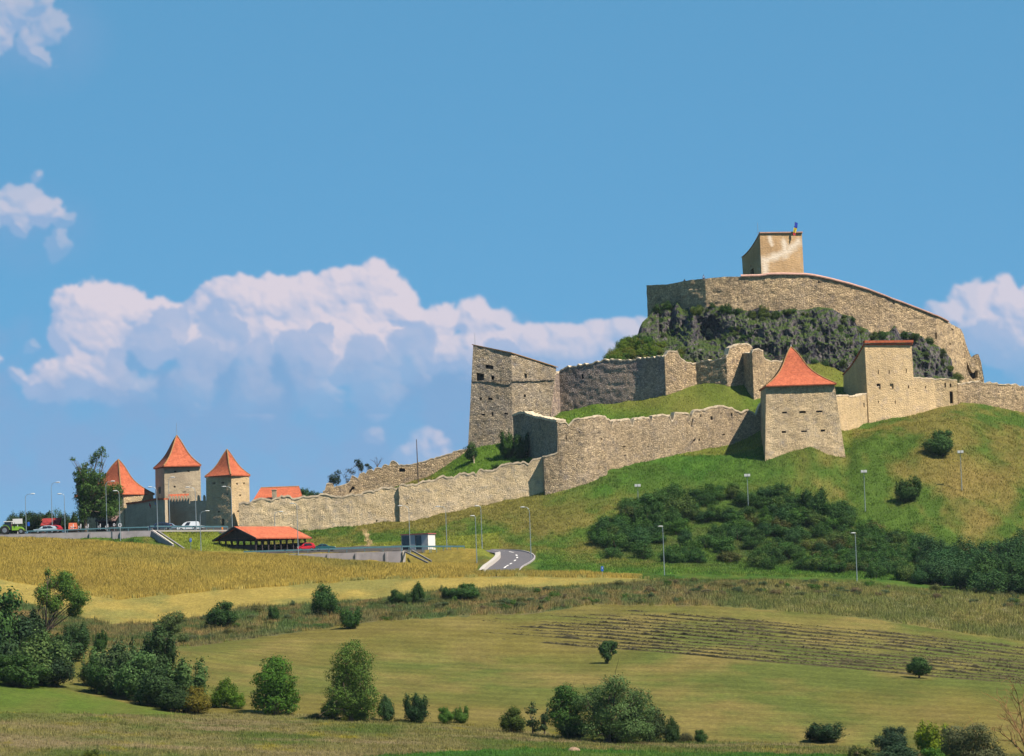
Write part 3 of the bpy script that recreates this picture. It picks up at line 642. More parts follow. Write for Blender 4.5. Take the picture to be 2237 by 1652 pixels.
def tower(name, label, cat, BL, FL, FR, bBL, bFL, bFR, mat, openL=(), openF=(), sink=3, amp=.08, depth=.9, step=.42, curve=None, group=None, zmean=True, partname='masonry'):
    """four-sided body from three seen corners (top and foot, photo reading + distance); back right corner completes it"""
    T = [np.array(Wl(*q)) for q in (BL, FL, FR)]; B = [np.array(Wl(*q)) for q in (bBL, bFL, bFR)]
    if zmean:
        zz = np.mean([p[2] for p in T]); T = [np.array([p[0], p[1], zz]) for p in T]
    T.append(T[2] + T[0] - T[1]); B.append(B[2] + B[0] - B[1])
    zb = min(min(p[2] for p in B), min(gz(p[0], p[1]) for p in B)) - sink
    Bs = []
    for t_, b_ in zip(T, B):                                                      # carry the batter down below ground
        d = (b_ - t_); k = (zb - t_[2]) / (d[2] if abs(d[2]) > .1 else -.1); Bs.append(t_ + d * k)
    root = thing(name, (np.mean([p[0] for p in B]), np.mean([p[1] for p in B]), gz(B[1][0], B[1][1])), label, cat, group)
    V = []; F = []; k = 0
    sides = [(0, 1, openL), (1, 2, openF), (2, 3, ()), (3, 0, ())]
    rows = max(4, int((T[0][2] - zb) / step))
    nm = []
    for a_, b_, op in sides:
        m = max(3, int(np.linalg.norm(T[b_][:2] - T[a_][:2]) / step) + 1); t = np.linspace(0, 1, m)[:, None]
        bl = Bs[a_] * (1 - t) + Bs[b_] * t; tl = T[a_] * (1 - t) + T[b_] * t
        if curve is not None and (a_, b_) in ((0, 1), (2, 3)):
            tt = t[:, 0] if (a_, b_) == (0, 1) else 1 - t[:, 0]
            tl[:, 2] += curve(tt)
        tan = nrm((T[b_] - T[a_]) * [1, 1, 0]); out = np.array([tan[1], -tan[0], 0])
        e = np.repeat(out[None], m, 0) * np.clip(np.minimum(np.arange(m), m - 1 - np.arange(m)), 0, 1)[:, None]
        G, keep, nich, o = face_grid(bl, tl, rows, e, op, amp)
        o = np.repeat(out[None], m, 0)
        V.append(G.reshape(-1, 3)); F += grid_faces(rows, m, keep, k); k += (rows + 1) * m
        nm += [(G, ni, o) for ni in nich]
    # closing lid under the roof
    V.append(np.array([p - [0, 0, .25] for p in T])); F.append([k, k + 1, k + 2, k + 3])
    if curve is None: mesh(partname, np.concatenate(V), F, mat, root)
    else: mesh(partname, np.concatenate(V), F[:-1], mat, root)
    for G, ni, o in nm:
        VV, FF, mi = niche_mesh(G, ni, o, depth); mesh('window_opening', VV, FF, [mat, MAT['dark']], root, midx=mi)
    return root, T
def pyramid_roof(root, corners, apex, mat, flare=1.35, n=16, ridge_r=.13, sag=0):
    """bell-cast pyramid over four eave corners, with ridge tiles along the hips and a boarded underside"""
    Cn = [np.array(c, float) for c in corners]; A = np.array(apex, float); m = 12
    V = []; F = []
    for i in range(n + 1):
        h = i / n; r = (1 - h) ** flare * .985 + .015
        r = .72 * (1 - h) ** flare + .28 * max(0, 1 - h * 2.6) ** 1.6 if False else (1 - h) * (1 - .42 * (flare - 1) * math.sin(math.pi * min(1, h)) )
        for a_ in range(4):
            p, q = Cn[a_], Cn[(a_ + 1) % 4]
            for j in range(m):
                e = p * (1 - j / m) + q * (j / m); c_ = A + (e - A) * r; c_[2] = e[2] * (1 - h) + A[2] * h; V.append(c_)
    w = 4 * m
    for i in range(n):
        for j in range(w): F.append([i * w + j, i * w + (j + 1) % w, (i + 1) * w + (j + 1) % w, (i + 1) * w + j])
    V = np.array(V); k = len(V)
    low = V[:w] - [0, 0, .22]; cen = np.mean(Cn, 0); low2 = cen + (low - cen) * .86; low2[:, 2] += .1
    V = np.concatenate([V, low, low2])
    for j in range(w):
        j2 = (j + 1) % w; F.append([j2, j, k + j, k + j2]); F.append([k + j2, k + j, k + w + j, k + w + j2])
    mesh('roof', V, F, mat, root)
    for a_ in range(4):
        pts = [V[i * w + a_ * m] + [0, 0, .05] for i in range(n + 1)]
        MB().tube(pts, ridge_r, 5).build('ridge_tiles', MAT['ridge'], root)
def rod(root, p, h, r=.05, name='lightning_rod'):
    p = np.array(p); MB().tube([p, p + [0, 0, h]], [r, r * .6], 5).build(name, MAT['steel'], root)

def pts(zf, L): return [zf(*p) for p in L]
# --- gate towers on the left
def rotcorner(FLp, Y, alpha, w, d, ang=None):
    """plan corners of a rectangle from its front corner: (back left, front left, front right) as ground-plane points"""
    F_ = np.array(FLp[:2]); t1 = np.array([math.cos(alpha), math.sin(alpha)]); t2 = np.array([-math.sin(alpha), math.cos(alpha)])
    return F_ + t2 * d, F_, F_ + t1 * w
def openings(zf, L, s=1.0):
    k = 4.0 if zf in (z1, z2, z3, z4, z5, z6) else 3.362
    return [(zf(a, b)[0], zf(a, b)[1], w / k * s, h / k * s) for a, b, w, h in L]

# B: tall plastered gate tower
root, T = tower('gate_tower', 'tall plastered square tower with steep red pyramid roof and thin rod on its tip', 'tower',
    (*z1(1356, 600), 813.5), (*z1(1435, 596), 806), (*z1(1752, 588), 808.5), (*z1(1362, 1100), 813.5), (*z1(1444, 1100), 806), (*z1(1762, 1100), 808.5), MAT['gateplaster'],
    openL=openings(z1, [(1395, 790, 22, 60)]), openF=openings(z1, [(1533, 625, 19, 18), (1648, 621, 19, 18), (1528, 758, 18, 16), (1610, 805, 30, 7)]))
E = [np.array(Wl(*z1(1340, 590), 814.5)), np.array(Wl(*z1(1430, 583), 805)), np.array(Wl(*z1(1758, 574), 808))]; E.append(E[2] + E[0] - E[1])
zz = np.mean([e[2] for e in E[:3]]); E = [np.array([e[0], e[1], zz]) for e in E]
ap = np.mean(E, 0); ap[2] = Wl(*z1(1545, 312), ap[1])[2]; ap[0] = Wl(*z1(1545, 312), ap[1])[0]
pyramid_roof(root, E, ap, MAT['tile'], 1.5); rod(root, ap - [0, 0, .3], 10.2 * .27 + .3, .05)
# C: right gate tower
root, T = tower('gate_tower', 'narrow stone tower with red pyramid roof at the foot of the long wall', 'tower',
    (*z1(1800, 672), 796.8), (*z1(2021, 662), 793), (*z1(2178, 664), 798.3), (*z1(1803, 1100), 796.8), (*z1(2028, 1100), 792.5), (*z1(2186, 1100), 798.8), MAT['plaster'],
    openL=openings(z1, [(1870, 728, 26, 14), (1946, 725, 26, 14), (1988, 822, 12, 14), (1912, 978, 20, 14), (1946, 1068, 24, 56)]), openF=openings(z1, [(2072, 732, 14, 16), (2132, 730, 14, 16), (2100, 834, 14, 14), (2082, 973, 18, 14)]))
E = [np.array(Wl(*z1(1788, 668), 797.2)), np.array(Wl(*z1(2018, 660), 792)), np.array(Wl(*z1(2188, 655), 798.6))]; E.append(E[2] + E[0] - E[1])
zz = np.mean([e[2] for e in E[:3]]); E = [np.array([e[0], e[1], zz]) for e in E]
ap = np.mean(E, 0); q = Wl(*z1(1984, 434), ap[1]); ap[2] = q[2]; ap[0] = q[0]
pyramid_roof(root, E, ap, MAT['tile'], 1.5)
# A: broad tower behind the tall tree
root, T = tower('corner_tower', 'broad low tower with wide flared red roof half hidden behind the tall tree', 'tower',
    (*z1(690, 832), 813), (*z1(1080, 826), 807), (*z1(1340, 822), 814), (*z1(692, 1100), 813), (*z1(1082, 1100), 807), (*z1(1344, 1100), 814), MAT['wallA'])
E = [np.array(Wl(*z1(650, 842), 813.5)), np.array(Wl(*z1(1068, 828), 806)), np.array(Wl(*z1(1352, 818), 814.5))]; E.append(E[2] + E[0] - E[1])
zz = np.mean([e[2] for e in E[:3]]); E = [np.array([e[0], e[1], zz]) for e in E]
ap = np.mean(E, 0); q = Wl(*z1(1035, 522), ap[1]); ap[2] = q[2]; ap[0] = q[0]
pyramid_roof(root, E, ap, MAT['tile'], 1.75)
# curtain wall with merlons between the gate towers
zt = 886
root = wall('gate_wall', 'shaded curtain wall with a row of slim merlons between the two gate towers', 'wall',
    [(*z1(1438, 1095), 805.2), (*z1(1806, 1095), 796.8)], pts(z1, [(1400, 892), (1470, 890), (1700, 882), (1820, 878)]), MAT['gateplaster'], thick=.9, openings=openings(z1, [(1408, 1040, 20, 60)]), jag=.03)
for mxp in (1462, 1488, 1513, 1539, 1565, 1591, 1616, 1641, 1665, 1735, 1785):
    xx, yy = z1(mxp, 888 - (mxp - 1462) * .03); q = Wl(xx, yy, 805.2 - (mxp - 1438) / 368.0 * 8.4)
    w_ = .42; V = []; F = []
    prof_ = [(-w_/1, -.6), (w_/1, -.6), (w_ * .95, .75), (w_ * .6, 1.05), (0, 1.18), (-w_ * .6, 1.05), (-w_ * .95, .75)]
    for dy in (0, .9):
        for a_, b_ in prof_: V.append((q[0] + a_ * .62, q[1] + dy - .03, q[2] + b_))
    n_ = len(prof_); F = [list(range(n_)), [n_ + i for i in range(n_)][::-1]] + [[(i + 1) % n_, i, n_ + i, n_ + (i + 1) % n_] for i in range(n_)]
    mesh('merlon', V, F, MAT['gateplaster'], root)
# gatehouse strip roof behind the merlons
pA = Wl(*z1(1478, 856), 806.0); pB = Wl(*z1(1648, 850), 806.0); up_ = Wl(*z1(1480, 842), 806.2)[2] - pA[2] + .4
root = thing('lean_to_roof', (pA[0], pA[1], gz(pA[0], pA[1])), 'narrow red tiled lean-to roof behind the row of merlons', 'roof')
mb = MB(); V = [pA + [-.1, -1.2, -.55], pB + [.1, -1.2, -.55], pB + [.1, -.3, up_], pA + [-.1, -.3, up_]]
V += [v - [0, 0, .2] for v in V]; mb.add(V, [[0, 1, 2, 3], [7, 6, 5, 4], [0, 4, 5, 1], [1, 5, 6, 2], [2, 6, 7, 3], [3, 7, 4, 0]]); mb.build('tiles', MAT['tile'], root)
mb = MB(); mb.box(((pA[0] + pB[0]) / 2, pA[1] - .5, pA[2] - 4.2), (pB[0] - pA[0], .6, 7)); mb.build('support_wall', MAT['gateplaster'], root)
# low wall with red tiled coping left of the gate
wall('outer_gate_wall', 'dark shaded wall with sloping red tiled coping left of the tall gate tower', 'wall',
    [(*z1(1112, 1105), 806.3), (*z1(1446, 1098), 798.0)], pts(z1, [(1000, 915), (1115, 908), (1250, 892), (1362, 870), (1470, 868)]), MAT['gateplaster'], thick=.8, cap=(.35, .22), capmat=MAT['tile'], jag=.02)
wall('garden_wall', 'low shaded wall with pale edge between the tall tree and the red-coped wall', 'wall',
    [(*z1(940, 1105), 811), (*z1(1125, 1105), 806.4)], pts(z1, [(900, 955), (1040, 953), (1130, 950)]), MAT['gateplaster'], thick=.8, cap=(.2, .06), jag=.02)

# --- red roofed house behind the long wall
def roof_slab(quad, t=.2):
    V = [np.array(q) for q in quad]; V += [v - [0, 0, t] for v in V]
    return V, [[0, 1, 2, 3], [7, 6, 5, 4], [0, 4, 5, 1], [1, 5, 6, 2], [2, 6, 7, 3], [3, 7, 4, 0]]
a1 = Wl(*z2(232, 895), 806); a2 = Wl(*z2(672, 872), 806); b1 = Wl(*z2(312, 769), 811); b2 = Wl(*z2(648, 755), 811)
root = thing('house', ((a1[0] + a2[0]) / 2, 811, 27), 'house with red tiled hipped roof and grey chimney behind the long wall', 'house')
a1[2] = a2[2] = min(a1[2], a2[2]); b1[2] = b2[2] = (b1[2] + b2[2]) / 2
c1 = a1 + [0, 10, 0]; c2 = a2 + [0, 10, 0]
mb = MB()
V = [a1, a2, b2, b1, c1, c2]; V = [np.array(v) for v in V]; V += [v - [0, 0, .2] for v in (a1, a2, c2, c1)]
mb.add(V, [[0, 1, 2, 3], [1, 5, 2], [5, 4, 3, 2], [4, 0, 3], [0, 6, 7, 1], [1, 7, 8, 5], [5, 8, 9, 4], [4, 9, 6, 0]]); mb.build('roof', MAT['tile'], root)
MB().tube([b1, b2], .14, 5).build('ridge_tiles', MAT['ridge'], root)
mb = MB(); mb.box(((a1[0] + a2[0]) / 2, 811, a1[2] - 3.1), (a2[0] - a1[0] - .8, 9.2, 6)); mb.build('wall', MAT['gateplaster'], root)
q = Wl(*z2(430, 868), 805.4); t_ = Wl(*z2(430, 790), 805.4)
mb = MB(); mb.box((q[0], 806.3, (q[2] + t_[2]) / 2 - .6), (.95, .95, t_[2] - q[2] + 1.4)); mb.box((q[0], 806.3, t_[2] + .1), (1.15, 1.15, .16)); mb.build('chimney', MAT['gateplaster'], root)
q = Wl(*z2(375, 870), 805.2); mb = MB(); mb.box((q[0], 806.3, q[2]), (1.9, 1.6, .7)); mb.build('dormer', MAT['darkwood'], root)

# --- long lower wall
topW1 = pts(z2, [(120,910),(135,905),(222,898),(250,885),(290,868),(345,862),(385,884),(400,882),(445,862),(500,848),(552,844),(600,866),(620,862),(700,845),(760,856),(800,845),(850,826),(930,836),(1000,850),(1080,836),(1180,831),(1200,815),(1232,798),(1330,800),(1345,785),(1400,765),(1450,772),(1520,776),(1532,746),(1620,740),(1650,748),(1690,735),(1730,710),(1840,712),(1862,682),(1980,668),(2000,680),(2050,650),(2140,648),(2180,642)]) + pts(z3, [(0,1335),(60,1322),(80,1305),(190,1300),(225,1312),(260,1270),(390,1275),(440,1230),(520,1206),(640,1205),(690,1218),(720,1185),(820,1156),(860,1150)])
wall('long_wall', 'long pale rubble wall with a ragged top climbing from the narrow gate tower', 'wall',
    [(523, 1152, 791.2), (600, 1156, 791), (680, 1160, 791), (800, 1150, 791), (872.8, 1143, 791.2), (874, 1143, 790.4), (1000, 1120, 790.8), (1100, 1100, 790.6), (1189, 1077, 790.2)],
    topW1, MAT['wallLong'], thick=1.3, openings=openings(z2, [(1326, 1058, 14, 18), (1590, 905, 8, 10), (2085, 940, 10, 8)]), cap=(.38, .07), jag=.14, amp=.14)
# --- corner bastion and the walls joining it
wall('bastion', 'projecting coursed stone bastion in the middle of the outer wall', 'wall',
    [(1187.5, 1080, 791.0), (1190.5, 1078, 788.0), (1230, 1068, 787.6), (1280, 1052, 788.4), (1326, 1036, 791.3), (1329, 1036, 795)],
    pts(z3, [(780,1160),(828,1155),(936,1122),(944,1110),(948,858),(1000,850),(1030,862),(1040,888),(1050,880),(1082,828),(1200,812),(1336,797),(1342,800),(1400,830)]),
    MAT['wallB'], thick=1.5, openings=openings(z3, [(1130, 935, 12, 14), (1110, 1012, 12, 12), (1325, 995, 12, 18), (1300, 940, 8, 10), (1015, 985, 10, 40)]), jag=.1, amp=.18, cap=(.3, .05))
wall('return_wall', 'dark shaded wall with pale rim running back from the bastion to the tall ruined tower', 'wall',
    [(1122, 960, 816.5), (1150, 985, 810.5), (1190, 1010, 801.5), (1221, 1030, 793.5)],
    pts(z3, [(550,800),(580,782),(618,770),(660,772),(680,788),(750,808),(850,828),(950,846),(1000,850)]), MAT['wallC'], thick=1.8, cap=(.5, .12), jag=.08, amp=.12)
root = wall('outer_wall', 'crenellated rubble wall between the bastion and the big red-roofed tower', 'wall',
    [(1326, 1034, 793), (1400, 1015, 799), (1500, 993, 804.5), (1600, 976, 808.5), (1674, 960, 810)],
    pts(z3, [(1330,812),(1345,818),(1380,828),(1398,840),(1402,908),(1418,910),(1424,838),(1480,834),(1488,846),(1496,832),(1578,828),(1584,882),(1600,884),(1606,826),(1660,822),(1668,832),(1680,814),(1742,812),(1752,868),(1762,870),(1768,800),(1840,792),(1925,798),(1936,848),(1950,850),(1956,774),(2000,768),(2092,776),(2102,840),(2114,842),(2120,755),(2237,742)]) +
    pts(z6, [(300,725),(400,712),(480,725),(560,760),(575,775),(640,742),(690,772),(698,805),(715,805),(722,740),(745,690),(800,680)]), MAT['wallB'],
    thick=1.4, openings=openings(z6, [(160, 1015, 38, 18), (213, 1002, 12, 22), (150, 830, 18, 34), (320, 812, 18, 34), (495, 782, 14, 26), (226, 792, 12, 18), (404, 772, 12, 14), (425, 958, 24, 14)]) + openings(z3, [(1732, 1062, 14, 12), (1740, 1142, 12, 12), (1530, 1140, 12, 12), (1520, 1065, 26, 8)]), cap=(.35, .06), jag=.1, amp=.1)
# --- tall ruined tower
def sl(f, a, b): return a + (b - a) * f
root, T = tower('ruined_tower', 'tall leaning grey stone tower with sloping top, leftmost of the upper castle', 'tower',
    (*z3(203, 172), 822.8), (*z3(536, 244), 820.5), (*z3(930, 372), 829), (*z3(158, 1060), 821.6), (*z3(547, 1010), 819.0), (*z3(872, 830), 828), MAT['wallC'], zmean=False, amp=.16,
    openL=openings(z3, [(264, 455, 66, 66), (373, 462, 28, 38), (344, 368, 70, 34), (268, 645, 22, 22), (350, 645, 40, 20), (420, 640, 14, 12), (290, 782, 32, 18), (372, 780, 18, 34), (490, 775, 36, 16)]),
    openF=openings(z3, [(662, 445, 22, 38), (655, 620, 20, 22), (703, 757, 38, 26), (788, 478, 14, 12)]), depth=.55)
V, F = roof_slab([T[1] + [0, -.35, .12], T[2] + [.4, 0, .12], T[3] + [.2, .3, .3], T[0] + [-.3, 0, .12]], .16); mesh('roof', V, F, MAT['ridge'], root)
A_ = np.array(Wl(*z3(190, 492), 822.4)) ; Bm = np.array(Wl(*z3(540, 484), 819.7)); Cc = np.array(Wl(*z3(912, 478), 828.5))
MB().bar(A_ + [0, -.05, 0], Bm + [0, -.12, 0], .16, .22).bar(Bm + [0, -.12, 0], Cc + [0, -.05, 0], .16, .22).build('string_course', MAT['wallG'], root)
rod(root, T[0] + [.4, 0, -.2], 2.7, .05)
# --- rear wall going down to the left
wall('rear_wall', 'low ruined wall with rounded merlons sloping down along the skyline left of the tall ruined tower', 'wall',
    [(706, 1100, 822), (800, 1075, 822.5), (905, 1055, 822), (1026, 1010, 821)],
    pts(z2, [(860,800),(880,790),(888,735),(920,728),(950,735),(955,765),(1040,745),(1092,720),(1100,672),(1130,664),(1155,690),(1168,690),(1172,650),(1200,638),(1230,648),(1236,672),(1242,622),(1270,612),(1298,622),(1304,640),(1310,598),(1340,588),(1370,600),(1376,590),(1384,572),(1410,565),(1440,580),(1446,545),(1475,538),(1508,552),(1520,572),(1600,570),(1680,552),(1800,520),(1950,475),(2050,442),(2120,428)]), MAT['wallD'],
    thick=1.1, openings=openings(z2, [(1110, 768, 46, 26), (1548, 613, 54, 30)]), cap=(.2, .04), jag=.1, window_depth=.8)
# --- inner ward wall
topW5 = pts(z3, [(880,430),(940,425),(965,402),(1000,378),(1060,366),(1150,355),(1240,337),(1270,325),(1400,310),(1600,305),(1700,290),(1780,284),(1870,285),(1890,262),(1900,240),(1940,226),(1990,236),(2010,290),(2060,325),(2120,340),(2200,325)]) + pts(z6, [(250,318),(330,310),(450,290),(465,262),(470,205),(530,180),(560,168),(610,165),(650,172),(670,190),(690,235)])
root = wall('inner_wall', 'shade-darkened inner wall above the sloping lawn beside the tall ruined tower', 'wall',
    [(1204, 914, 836.5), (1225, 911, 840), (1300, 897, 836), (1400, 882, 831), (1455, 865, 827)], topW5, MAT['wallDark'], thick=1.8, cap=(.28, .05), jag=.2, amp=.12, openings=openings(z3, [(1158, 455, 20, 46)]))
wall('inner_wall', 'lit tan inner wall with a raised knob on top, right of the dark inner wall', 'wall',
    [(1455, 865, 826.8), (1490, 855, 828), (1521, 842, 830), (1523, 842, 830), (1588, 828, 826), (1590, 828, 826), (1618, 828, 827.5), (1646, 828, 830)], topW5, MAT['wallD'], thick=1.8, cap=(.25, .05), jag=.12, amp=.18)
wall('wall_pier', 'square stone pier casting a dark shadow at the end of the inner wall', 'wall',
    [(1619, 828, 829.5), (1645.5, 830, 822.5), (1668, 832, 823.5), (1672, 832, 826), (1712, 832, 828)], pts(z6, [(560,250),(672,250),(686,216),(740,216),(770,232),(776,285),(800,308),(830,318),(920,320),(1000,330)]), MAT['wallD'], thick=1.4, cap=(.25, .05), jag=.1)
# fence on it
fp = [Wl(*z6(x_, y_), 831) for x_, y_ in ((778, 312), (912, 308), (955, 312))]
root = thing('wooden_fence', (fp[1][0], fp[1][1], fp[1][2]), 'dark wooden rail fence beside the red roof below the crag', 'fence')
for k in range(3):
    for hz in (.28, .72, 1.15): 
        if k < 2: MB().bar(fp[k] + [0, 0, hz - .3], fp[k + 1] + [0, 0, hz - .3], .08, .14).build('rail', MAT['darkwood'], root)
    MB().bar(fp[k] + [0, 0, -1], fp[k] + [0, 0, 1.0], .14, .14).build('post', MAT['darkwood'], root)
# --- big tower
root, T = tower('big_tower', 'big square stone tower with large red pyramid roof in front of the outer wall', 'tower',
    (*z6(748, 560), 811), (*z6(796, 548), 797.5), (*z6(1393, 524), 797.8), (*z6(735, 1180), 811.5), (*z6(788, 1215), 795.6), (*z6(1491, 1165), 797.2), MAT['wallA'], amp=.14,
    openF=openings(z6, [(958, 764, 44, 18), (1115, 760, 58, 20), (1260, 755, 56, 18), (952, 935, 38, 18), (1128, 929, 52, 15), (1292, 922, 40, 18)]))
E = [np.array(Wl(*z6(735, 556), 811.6)), np.array(Wl(*z6(793, 544), 796.6)), np.array(Wl(*z6(1412, 517), 797))]; E.append(E[2] + E[0] - E[1])
zz = np.mean([e[2] for e in E[:3]]); E = [np.array([e[0], e[1], zz]) for e in E]
ap = np.mean(E, 0); q = Wl(*z6(1013, 192), ap[1]); ap[2] = q[2]; ap[0] = q[0]
pyramid_roof(root, E, ap, MAT['tile'], 1.7, ridge_r=.12)
MB().tube([ap - [0, 0, .3], ap + [0, 0, .5]], [.16, .08], 6).build('finial', MAT['lamphead'], root)
# --- wall right of it, with the roofless tower
wall('outer_wall', 'smooth ochre wall right of the big red-roofed tower, with a tall narrow doorway near its end', 'wall',
    [(1829, 950, 813.5), (1860, 940, 820), (1896, 927, 829.6), (1991, 908, 834.2), (2045, 895, 837.2), (2093, 885, 838)],
    pts(z6, [(1400,622),(1500,616),(1540,630),(1600,621),(1660,606),(1690,600),(1700,560),(2080,470),(2095,460),(2140,464),(2237,472)]) + pts(z5, [(1380,1450),(1480,1458),(1560,1455),(1640,1468),(1700,1480)]), MAT['plaster'],
    thick=1.4, openings=openings(z7a, [(1347, 165, 24, 88), (1302, 74, 12, 34), (1341, 76, 12, 28), (1158, 92, 8, 18)]) + openings(z6, [(1652, 700, 12, 36)]), cap=(.25, .04), jag=.08, amp=.1)
root, T = tower('roofless_tower', 'plain ochre tower with a thin red tile strip on top, right of the big tower', 'tower',
    (*z6(1470, 440), 838.5), (*z6(1656, 172), 829.4), (*z6(2066, 168), 834.0), (*z6(1476, 640), 838.5), (*z6(1696, 880), 829.3), (*z6(2108, 820), 833.9), MAT['plaster'], zmean=False, amp=.07,
    openF=openings(z6, [(1778, 410, 9, 40), (1872, 410, 9, 34), (2022, 400, 9, 36), (1780, 538, 34, 46), (1893, 535, 34, 46), (2042, 541, 14, 26), (1777, 672, 8, 22), (1925, 673, 8, 28)]),
    curve=lambda t: -2.6 * np.sin(math.pi * np.clip(t, 0, 1)) * (1 - .25 * t) * .26)
# red strip: lower edge of the mono-pitch roof that falls away behind
Vv = []; n_ = 10
for i in range(n_ + 1):
    t = i / n_; zc = -2.6 * math.sin(math.pi * t) * (1 - .25 * t) * .26
    l = T[0] * (1 - t) + T[1] * t + [-.25 * (1), 0, zc + .2]; r_ = T[3] * (1 - t) + T[2] * t + [.25, 0, zc + .2]
    Vv += [l, r_]
Vv = np.array(Vv); Vv[-2:] += [0, -.3, 0]
F = [[2 * i, 2 * i + 1, 2 * i + 3, 2 * i + 2] for i in range(n_)]; V2 = Vv - [0, 0, .22]; k = len(Vv)
F += [[k + a for a in f[::-1]] for f in F] + [[2 * n_, 2 * n_ + 1, k + 2 * n_ + 1, k + 2 * n_]] + [[2 * i, 2 * i + 2, k + 2 * i + 2, k + 2 * i] for i in range(n_)] + [[2 * i + 1, 2 * i + 3, k + 2 * i + 3, k + 2 * i + 1] for i in range(n_)]
mesh('roof', np.concatenate([Vv, V2]), F, MAT['tile'], root)
st = [T[1] + [-.15, -.25, .25], T[2] + [.2, -.25, .25]]
MB().bar(st[0] + [0, 0, .32], st[1] + [0, 0, .32], .9, .5).build('eave_tiles', MAT['tile'], root)
rod(root, T[1] + [-.9, .8, -1], 3.6, .05)
wall('far_wall', 'crumbling grey-tan wall running off to the right edge of the hill', 'wall',
    [(2094, 886, 839), (2102, 887, 840.5), (2165, 895, 843), (2240, 906, 846), (2420, 930, 852)],
    pts(z7a, [(1380,62),(1395,70),(1480,60),(1500,50),(1560,52),(1590,62),(1640,60),(1700,68),(1800,72),(1835,80),(1880,92),(2100,110),(2500,150)]), MAT['wallD'], thick=1.4, cap=(.2, .04), jag=.16, amp=.2)

# --- upper ward: crowning wall, keep
topK = pts(z4, [(415,637),(500,632),(580,630),(650,618),(720,602),(800,590),(900,580),(1000,570),(1100,562),(1240,561),(1400,558),(1440,552),(1480,545),(1600,542),(1780,545)]) + pts(z5, [(310,546),(380,552),(450,565),(540,584),(640,610),(720,630),(800,655),(880,678),(950,705),(1030,735),(1100,765),(1180,792),(1250,820),(1330,850),(1400,878),(1470,905),(1540,938),(1610,980),(1688,1022),(1700,1045),(1716,1080),(1722,1120),(1745,1190),(1760,1240),(1785,1275),(1798,1270),(1802,1240),(1848,1240),(1853,1295),(1868,1310),(1876,1380),(1884,1450)])
pathK = [(1416, 720, 875), (1440, 718, 871), (1470, 716, 867.5), (1505, 716, 864), (1545, 716, 861.2), (1600, 716, 860), (1700, 716, 859.2), (1800, 725, 860), (1900, 745, 861.5), (1980, 780, 864), (2050, 815, 866.5), (2053, 820, 867.5), (2080, 830, 873), (2108, 836, 879), (2130, 838, 880), (2150, 842, 880)]
root = wall('upper_ward_wall', 'high curved stone wall crowning the crag below the square keep', 'wall', pathK, topK, MAT['wallD'], thick=1.6, sink=6, jag=.03, amp=.2, step=.5,
    openings=openings(z5, [(1785, 1432, 96, 58), (1468, 1078, 14, 56), (1100, 792, 14, 26), (443, 606, 14, 22), (1610, 1022, 20, 14), (1592, 1150, 12, 16), (1708, 1145, 14, 18)]), window_depth=1.3)
# pink coping along the right part
P_ = np.array([Wl(*q) for q in pathK]); Q, s = resample(P_, .6); px_c, _ = proj(np.c_[Q[:, :2], np.full(len(Q), 80)]); sel = (px_c > 1618) & (px_c < 2068)
XY = Q[sel][:, :2]; tz_ = top_z(XY, topK); tan = np.gradient(XY, axis=0); tan /= np.linalg.norm(tan, axis=1)[:, None]; out = np.stack([tan[:, 1], -tan[:, 0], np.zeros(len(XY))], 1)
A_ = np.c_[XY, tz_]; V = np.concatenate([A_ + out * .35 + [0, 0, -.05], A_ + out * .35 + [0, 0, .18], A_ - out * .8 + [0, 0, .55], A_ - out * 2 + [0, 0, .0]]); n_ = len(A_); F = []
for c in range(n_ - 1):
    for a_, b_ in ((0, 1), (1, 2), (2, 3), (3, 0)): F.append([a_ * n_ + c, a_ * n_ + c + 1, b_ * n_ + c + 1, b_ * n_ + c])
mesh('tile_coping', V, F, MAT['tilePink'], root)
root, T = tower('keep', 'square keep of ochre plaster with a whitish smear on the summit', 'tower',
    (*z4(1240, 396), 886), (*z4(1396, 186), 878), (*z4(1764, 182), 882), (*z4(1250, 560), 886), (*z4(1412, 556), 877.7), (*z4(1782, 552), 882), MAT['keep'], zmean=False, amp=.03,
    openL=openings(z4, [(1328, 522, 30, 62), (1315, 462, 12, 12)]), curve=lambda t: -2.3 * np.sin(math.pi * np.clip(t, 0, 1)) * .28, depth=.7)
Vv = []
for i in range(n_ := 11):
    t = i / 10; zc = -2.3 * math.sin(math.pi * t) * .28
    Vv += [T[0] * (1 - t) + T[1] * t + [-.15, 0, zc + .15], T[3] * (1 - t) + T[2] * t + [.12, 0, zc + .15]]
Vv = np.array(Vv); n_ = 10; F = [[2 * i, 2 * i + 1, 2 * i + 3, 2 * i + 2] for i in range(n_)]; V2 = Vv - [0, 0, .15]; k = len(Vv)
F += [[k + a for a in f[::-1]] for f in F] + [[2 * i, 2 * i + 2, k + 2 * i + 2, k + 2 * i] for i in range(n_)] + [[2 * i + 1, 2 * i + 3, k + 2 * i + 3, k + 2 * i + 1] for i in range(n_)] + [[2 * n_, 2 * n_ + 1, k + 2 * n_ + 1, k + 2 * n_]]
mesh('roof', np.concatenate([Vv, V2]), F, MAT['tilePink'], root)
MB().bar(T[1] + [-.1, -.18, .22], T[2] + [.12, -.18, .22], .5, .26).build('coping', MAT['tilePink'], root)
rod(root, T[1] + [-.35, .6, -.5], 3.2 , .06, 'antenna')
